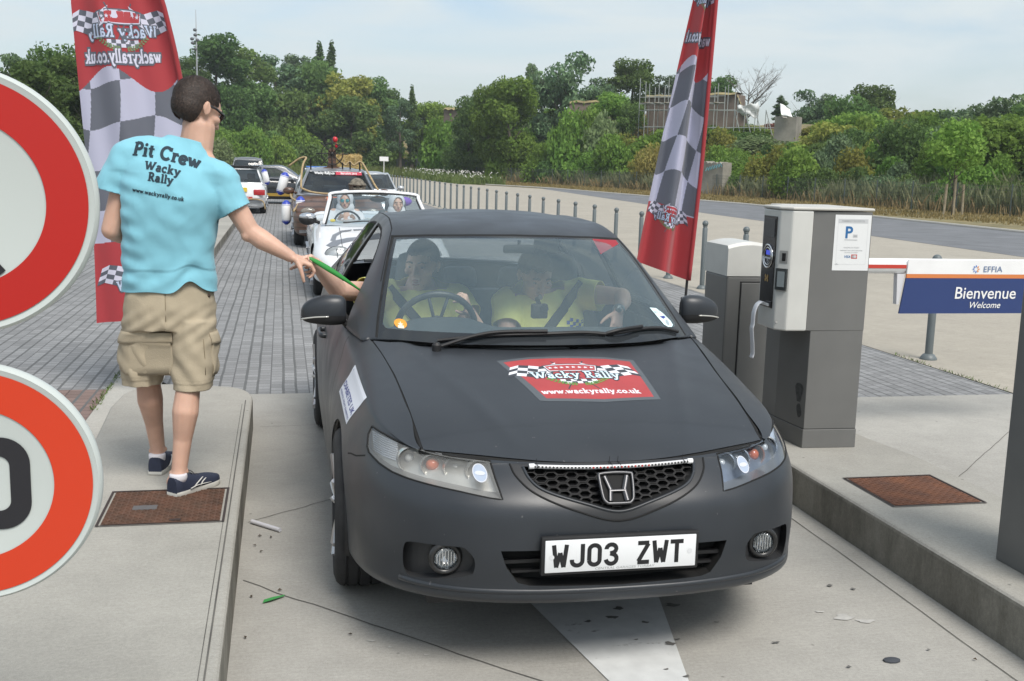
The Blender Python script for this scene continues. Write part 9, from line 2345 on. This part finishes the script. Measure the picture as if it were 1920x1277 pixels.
def driver():
	O = Vector((.70, 5.48, .52)); t = thing('person', 'driver in a yellow T-shirt in the black car, one arm out of the window', 'person', O); w = lambda x, y, z: Vector((x, y, z))-O
	b = MB(); hip = w(.71, 5.52, .62); ch = w(.70, 5.56, .95); nk = w(.70, 5.55, 1.06); sL = w(.50, 5.50, 1.03); sR = w(.885, 5.52, 1.01)
	chain(b, [hip, hip.lerp(ch, .5), ch, nk], [.14, .14, .14, .08]); capsule(b, sL, sR, .045, .045); chain(b, [nk-Vector((0, 0, .04)), nk+Vector((-.005, -.02, .07))], [.062, .056])
	for x in (-.09, .10): chain(b, [hip+Vector((x, -.02, -.02)), w(.71+x*1.3, 5.08, .70), w(.71+x*1.2, 4.72, .48)], [.09, .065, .045])
	# arm out of the window: elbow on the sill, forearm up to the hand that takes the strip
	el = w(.258, 5.185, 1.085); wr = w(.148, 5.035, 1.228)
	chain(b, [sL, w(.39, 5.34, 1.06), el], [.056, .052, .046]); chain(b, [el, el.lerp(wr, .35)+Vector((.004, .006, 0)), wr], [.046, .045, .028])
	hd = Vector((-.045, -.060, .030)).normalized(); hand_prims(b, wr, hd, (-.15, -.55, -.7), -1, curls=(.55, .70, .85, 1.0), spread=.15, L=.185, thumb=(.7, .4))
	# other hand up by the wheel
	el2 = w(.965, 5.28, .86); wr2 = w(.880, 5.09, .995); chain(b, [sR, sR.lerp(el2, .5), el2], [.056, .050, .042]); chain(b, [el2, el2.lerp(wr2, .35), wr2], [.042, .041, .026]); hand_prims(b, wr2, (-.035, -.06, .075), (-.9, .3, -.1), 1, curls=(.9, 1.0, 1.05, 1.1), L=.18)
	X = Matrix.Translation(w(.700, 5.50, 1.180)) @ Matrix.Rotation(R_(-28), 4, 'Z') @ Matrix.Rotation(R_(4), 4, 'X'); head_prims(b, X, 1.05, .008)
	body = cloth_obj('body', fuse('body', b, .0048, 4, .5), SKIN2, t, 0); hair_cap(body, X, 1.05, strands=1500, seed=5, nape=-.06); face_parts(body, X, 1.05, mouth_open=.008)
	st = MB(); q = MB(); q.ball((0, -.046, -.086), (.034, .031, .024), 14, 10); q.v = [tuple(X @ (Vector(v)*1.05)) for v in q.v]; q.build('stubble', M('stubble', (.33, .20, .15), .7, var=.25, vscale=120), body, smooth=True)
	shirt, me = shirt_on(t, [((.71, 5.52, .60), .17, .13), ((.705, 5.53, .78), .175, .135), ((.70, 5.54, .92), .20, .135), ((.697, 5.535, 1.01), .195, .115), ((.70, 5.54, 1.07), .12, .085), ((.70, 5.54, 1.13), .075, .065)],
       [([(.58, 5.51, 1.02), (.50, 5.50, 1.03), (.37, 5.33, 1.055)], [.085, .085, .075]), ([(.82, 5.52, 1.01), (.885, 5.52, 1.00), (.940, 5.38, .92)], [.085, .084, .074])], [((.392, 5.345, 1.05), (-.65, -.65, .1), .12), ((.935, 5.41, .935), (.4, -.6, -.5), .12)], .6, ((.70, 5.53, 1.085), (0, -.35, 1)), YEL, O=O)
	k = MB(); bv = BVHTree.FromPolygons([v.co.copy() for v in me.vertices], [tuple(p.vertices) for p in me.polygons]); P = []
	for i in range(15):
		u = i/14; x, z = .520+.30*u, 1.075-.34*u; h = bv.ray_cast(Vector((x, 4.0, z))-O, Vector((0, 1, 0))); P.append((h[0] if h[0] else w(x, 5.42, z))+Vector((0, -.005, 0)))
	k.tube(P, [(.024, .0016)]*15, 8, up=(0, -1, 0)); k.build('seat_belt', BELT, t, smooth=True)
	return t
driver()
def passenger():
	O = Vector((1.36, 5.5, .52)); t = thing('person', 'front passenger in a yellow T-shirt looking down in the black car', 'person', O); w = lambda x, y, z: Vector((x, y, z))-O
	b = MB(); hip = w(1.40, 5.54, .62); ch = w(1.36, 5.56, .90); nk = w(1.31, 5.53, 1.03); sL = w(1.16, 5.52, .98); sR = w(1.535, 5.54, 1.03)
	chain(b, [hip, hip.lerp(ch, .5), ch, nk], [.15, .15, .15, .08]); capsule(b, sL, sR, .046, .046); chain(b, [nk-Vector((0, 0, .04)), nk+Vector((-.015, -.03, .07))], [.068, .060])
	for x in (-.09, .10): chain(b, [hip+Vector((x, -.02, -.02)), w(1.40+x*1.3, 5.06, .70), w(1.40+x*1.2, 4.72, .48)], [.09, .065, .045])
	el = w(1.735, 5.36, 1.035); wr = w(1.655, 5.16, .985); chain(b, [sR, sR.lerp(el, .5), el], [.060, .052, .045]); chain(b, [el, el.lerp(wr, .35)+Vector((.012, 0, .0)), wr], [.045, .043, .027]); hand_prims(b, wr, (-.03, -.06, -.09), (-.4, .6, -.3), -1, curl=.35, L=.18)
	el2 = w(1.12, 5.34, .78); wr2 = w(1.30, 5.20, .74); chain(b, [sL, sL.lerp(el2, .5), el2], [.058, .050, .042]); chain(b, [el2, wr2], [.042, .027]); hand_prims(b, wr2, (.06, -.05, .0), (0, .2, -1), 1, curl=.6, L=.18)
	X = Matrix.Translation(w(1.290, 5.46, 1.135)) @ Matrix.Rotation(R_(12), 4, 'Z') @ Matrix.Rotation(R_(24), 4, 'X'); head_prims(b, X, 1.08)
	body = cloth_obj('body', fuse('body', b, .0048, 4, .5), SKIN2, t, 0); hair_cap(body, X, 1.08, strands=1500, seed=6); face_parts(body, X, 1.08)
	shirt, me = shirt_on(t, [((1.40, 5.53, .60), .18, .15), ((1.39, 5.53, .76), .19, .16), ((1.365, 5.54, .88), .21, .145), ((1.35, 5.535, .98), .205, .12), ((1.32, 5.54, 1.05), .13, .09), ((1.31, 5.53, 1.12), .08, .07)],
       [([(1.46, 5.54, 1.01), (1.545, 5.54, 1.025), (1.66, 5.43, 1.03)], [.09, .088, .080]), ([(1.24, 5.53, .97), (1.16, 5.52, .98), (1.13, 5.38, .83)], [.09, .088, .076])], [((1.640, 5.445, 1.030), (.7, -.65, .05), .13), ((1.135, 5.41, .865), (-.2, -.7, -.6), .12)], .6, ((1.31, 5.52, 1.065), (-.1, -.4, 1)), YEL, O=O)
	bv = BVHTree.FromPolygons([v.co.copy() for v in me.vertices], [tuple(p.vertices) for p in me.polygons])
	def onf(u, v, l): h = bv.ray_cast(Vector((u, 4, v))-O, Vector((0, 1, 0))); return tuple((h[0] if h[0] else w(u, 5.4, v))+Vector((0, -.003-l, 0)))
	S = []; rg = random.Random(2)
	for i in range(7):
		for j in range(4):
			if (i+j) % 2 == 0 and rg.random() < .85: x, z = 1.435+.018*i, .905-.018*j-.004*i; S.append(rect_shape(x, z, x+.018, z+.018, 0, .0005))
	decal('chest_print', S, onf, [M('print_blue', (.06, .10, .45), .7)], shirt)
	k = MB(); P = []
	for i in range(15):
		u = i/14; x, z = 1.545-.30*u, 1.095-.36*u; h = bv.ray_cast(Vector((x, 4.0, z))-O, Vector((0, 1, 0))); P.append((h[0] if h[0] else w(x, 5.42, z))+Vector((0, -.005, 0)))
	k.tube(P, [(.026, .0016)]*15, 8, up=(0, -1, 0)); k.build('seat_belt', BELT, t, smooth=True)
	k = MB(); ax = (wr-el).normalized(); k.tube([wr-ax*.022, wr+ax*.004], [(.033, .033)]*2, 14); k.ball(wr-ax*.01+Vector((-.01, -.030, .008)), (.018, .008, .018), 12, 8); k.build('wrist_watch', M('watch_steel', (.35, .38, .38), .3, metal=.7), t, smooth=True)
	return t
passenger()
# camera fixed to the inside of the screen
C = Vector((1.125, 4.665, 1.045)); dc = thing('dash_camera', 'black action camera on a mount behind the windscreen of the black car', 'camera', C)
k = MB(); k.box((0, 0, .010), (.074, .034, .066), bev=.008); k.build('housing', MBLK, dc, auto=40)
k = MB(); k.lathe([(.018, -.026), (.020, -.018), (.020, .0)], (.018, 0, .022), 'Y', 16); k.build('lens', M('lens_black', (.01, .012, .02), .08, spec=1), dc, auto=40)
k = MB(); k.tube([(0, .01, .04), (-.005, .03, .062), (0, -.015, .075)], .011, 8); k.build('mount', MBLK, dc, auto=40)
# ------------------------------------------------------------------ the pair in the white open car
def hooded(x, y, z, label, glasses, yaw):
	O = Vector((x, y, z-.45)); t = thing('person', label, 'person', O); b = MB(); ch = Vector((0, .05, .22)); nk = Vector((0, .04, .34))
	chain(b, [Vector((0, .05, -.05)), ch, nk], [.15, .14, .07]); capsule(b, (-.16, .05, .28), (.16, .05, .28), .06, .06); chain(b, [(-.17, .04, .27), (-.24, -.16, .08), (-.12, -.36, .18)], [.045, .042, .03]); chain(b, [(.17, .04, .27), (.24, -.16, .08), (.12, -.36, .18)], [.05, .042, .03])
	for s in (-1, 1): hand_prims(b, Vector((s*.12, -.37, .18)), (-s*.03, -.05, .07), (-s*.6, .3, -.2), -s, curl=1.0, L=.17)
	X = Matrix.Translation((0, 0, .45)) @ Matrix.Rotation(R_(yaw), 4, 'Z'); head_prims(b, X, 1.04); body = cloth_obj('body', fuse('body', b, .007, 3, .5), SKIN, t, 0); face_parts(body, X, 1.04)
	# white hood open round the face
	q = MB(); q.ball((0, .02, .03), (.115, .120, .130), 28, 20); q.ball((0, .03, -.10), (.13, .11, .11), 24, 16); q.v = [tuple(X @ Vector(v)) for v in q.v]; me = fuse('hood', q, .008, 5, .6); bm = bmesh.new(); bm.from_mesh(me); Xi = X.inverted(); kill = []
	for f in bm.faces:
		c = Xi @ f.calc_center_median()
		if c.y < -.035 and (c.x/.075)**2+((c.z+.005)/.105)**2 < 1: kill.append(f)
	bmesh.ops.delete(bm, geom=kill, context='FACES'); bm.to_mesh(me); bm.free(); cloth_obj('hood', me, M('hood_white', (.62, .62, .64), .8, var=.05), t, .012)
	s, me = shirt_on(t, [((0, .05, -.05), .17, .13), ((0, .05, .1), .18, .135), ((0, .05, .24), .20, .13), ((0, .05, .32), .14, .10), ((0, .04, .38), .09, .08)], [([(.12, .05, .26), (.19, .03, .24), (.25, -.16, .08)], [.08, .075, .06]), ([(-.12, .05, .26), (-.19, .03, .24), (-.25, -.16, .08)], [.08, .075, .06])], [], 0, ((0, .04, .36), (0, -.2, 1)), MATS['hood_white'], vox=.011)
	if glasses:
		g = MB()
		for sg in (-1, 1): g.ball((sg*.033, -.086, .002), (.027, .006, .019), 14, 8)
		g.tube([(-.012, -.09, .006), (.012, -.09, .006)], .003, 5); g.v = [tuple(X @ (Vector(v)*1.04)) for v in g.v]; g.build('sunglasses', M('mirror_glasses', (.05, .28, .30), .15, metal=.6), t, smooth=True)
	return t
hooded(.87, 15.45, 1.135, 'driver of the white open car in a white hood and mirrored sunglasses', True, -6)
hooded(1.60, 15.45, 1.105, 'passenger of the white open car in a white hood, head just above the black roof', False, 8)
# ================================================================== light summer haze
hz = MB(); hz.span((-301, -41, -1.5), (401, 701, 42)); ho_ = hz.build('haze', M('haze_air', (.5, .5, .5))); tag(ho_, kind='stuff')
nt = MATS['haze_air'].node_tree; nt.nodes.clear(); o_ = nt.nodes.new('ShaderNodeOutputMaterial'); v_ = nt.nodes.new('ShaderNodeVolumePrincipled')
v_.inputs['Color'].default_value = (.86, .92, .96, 1); v_.inputs['Density'].default_value = .00048; v_.inputs['Anisotropy'].default_value = .2; nt.links.new(v_.outputs[0], o_.inputs['Volume'])
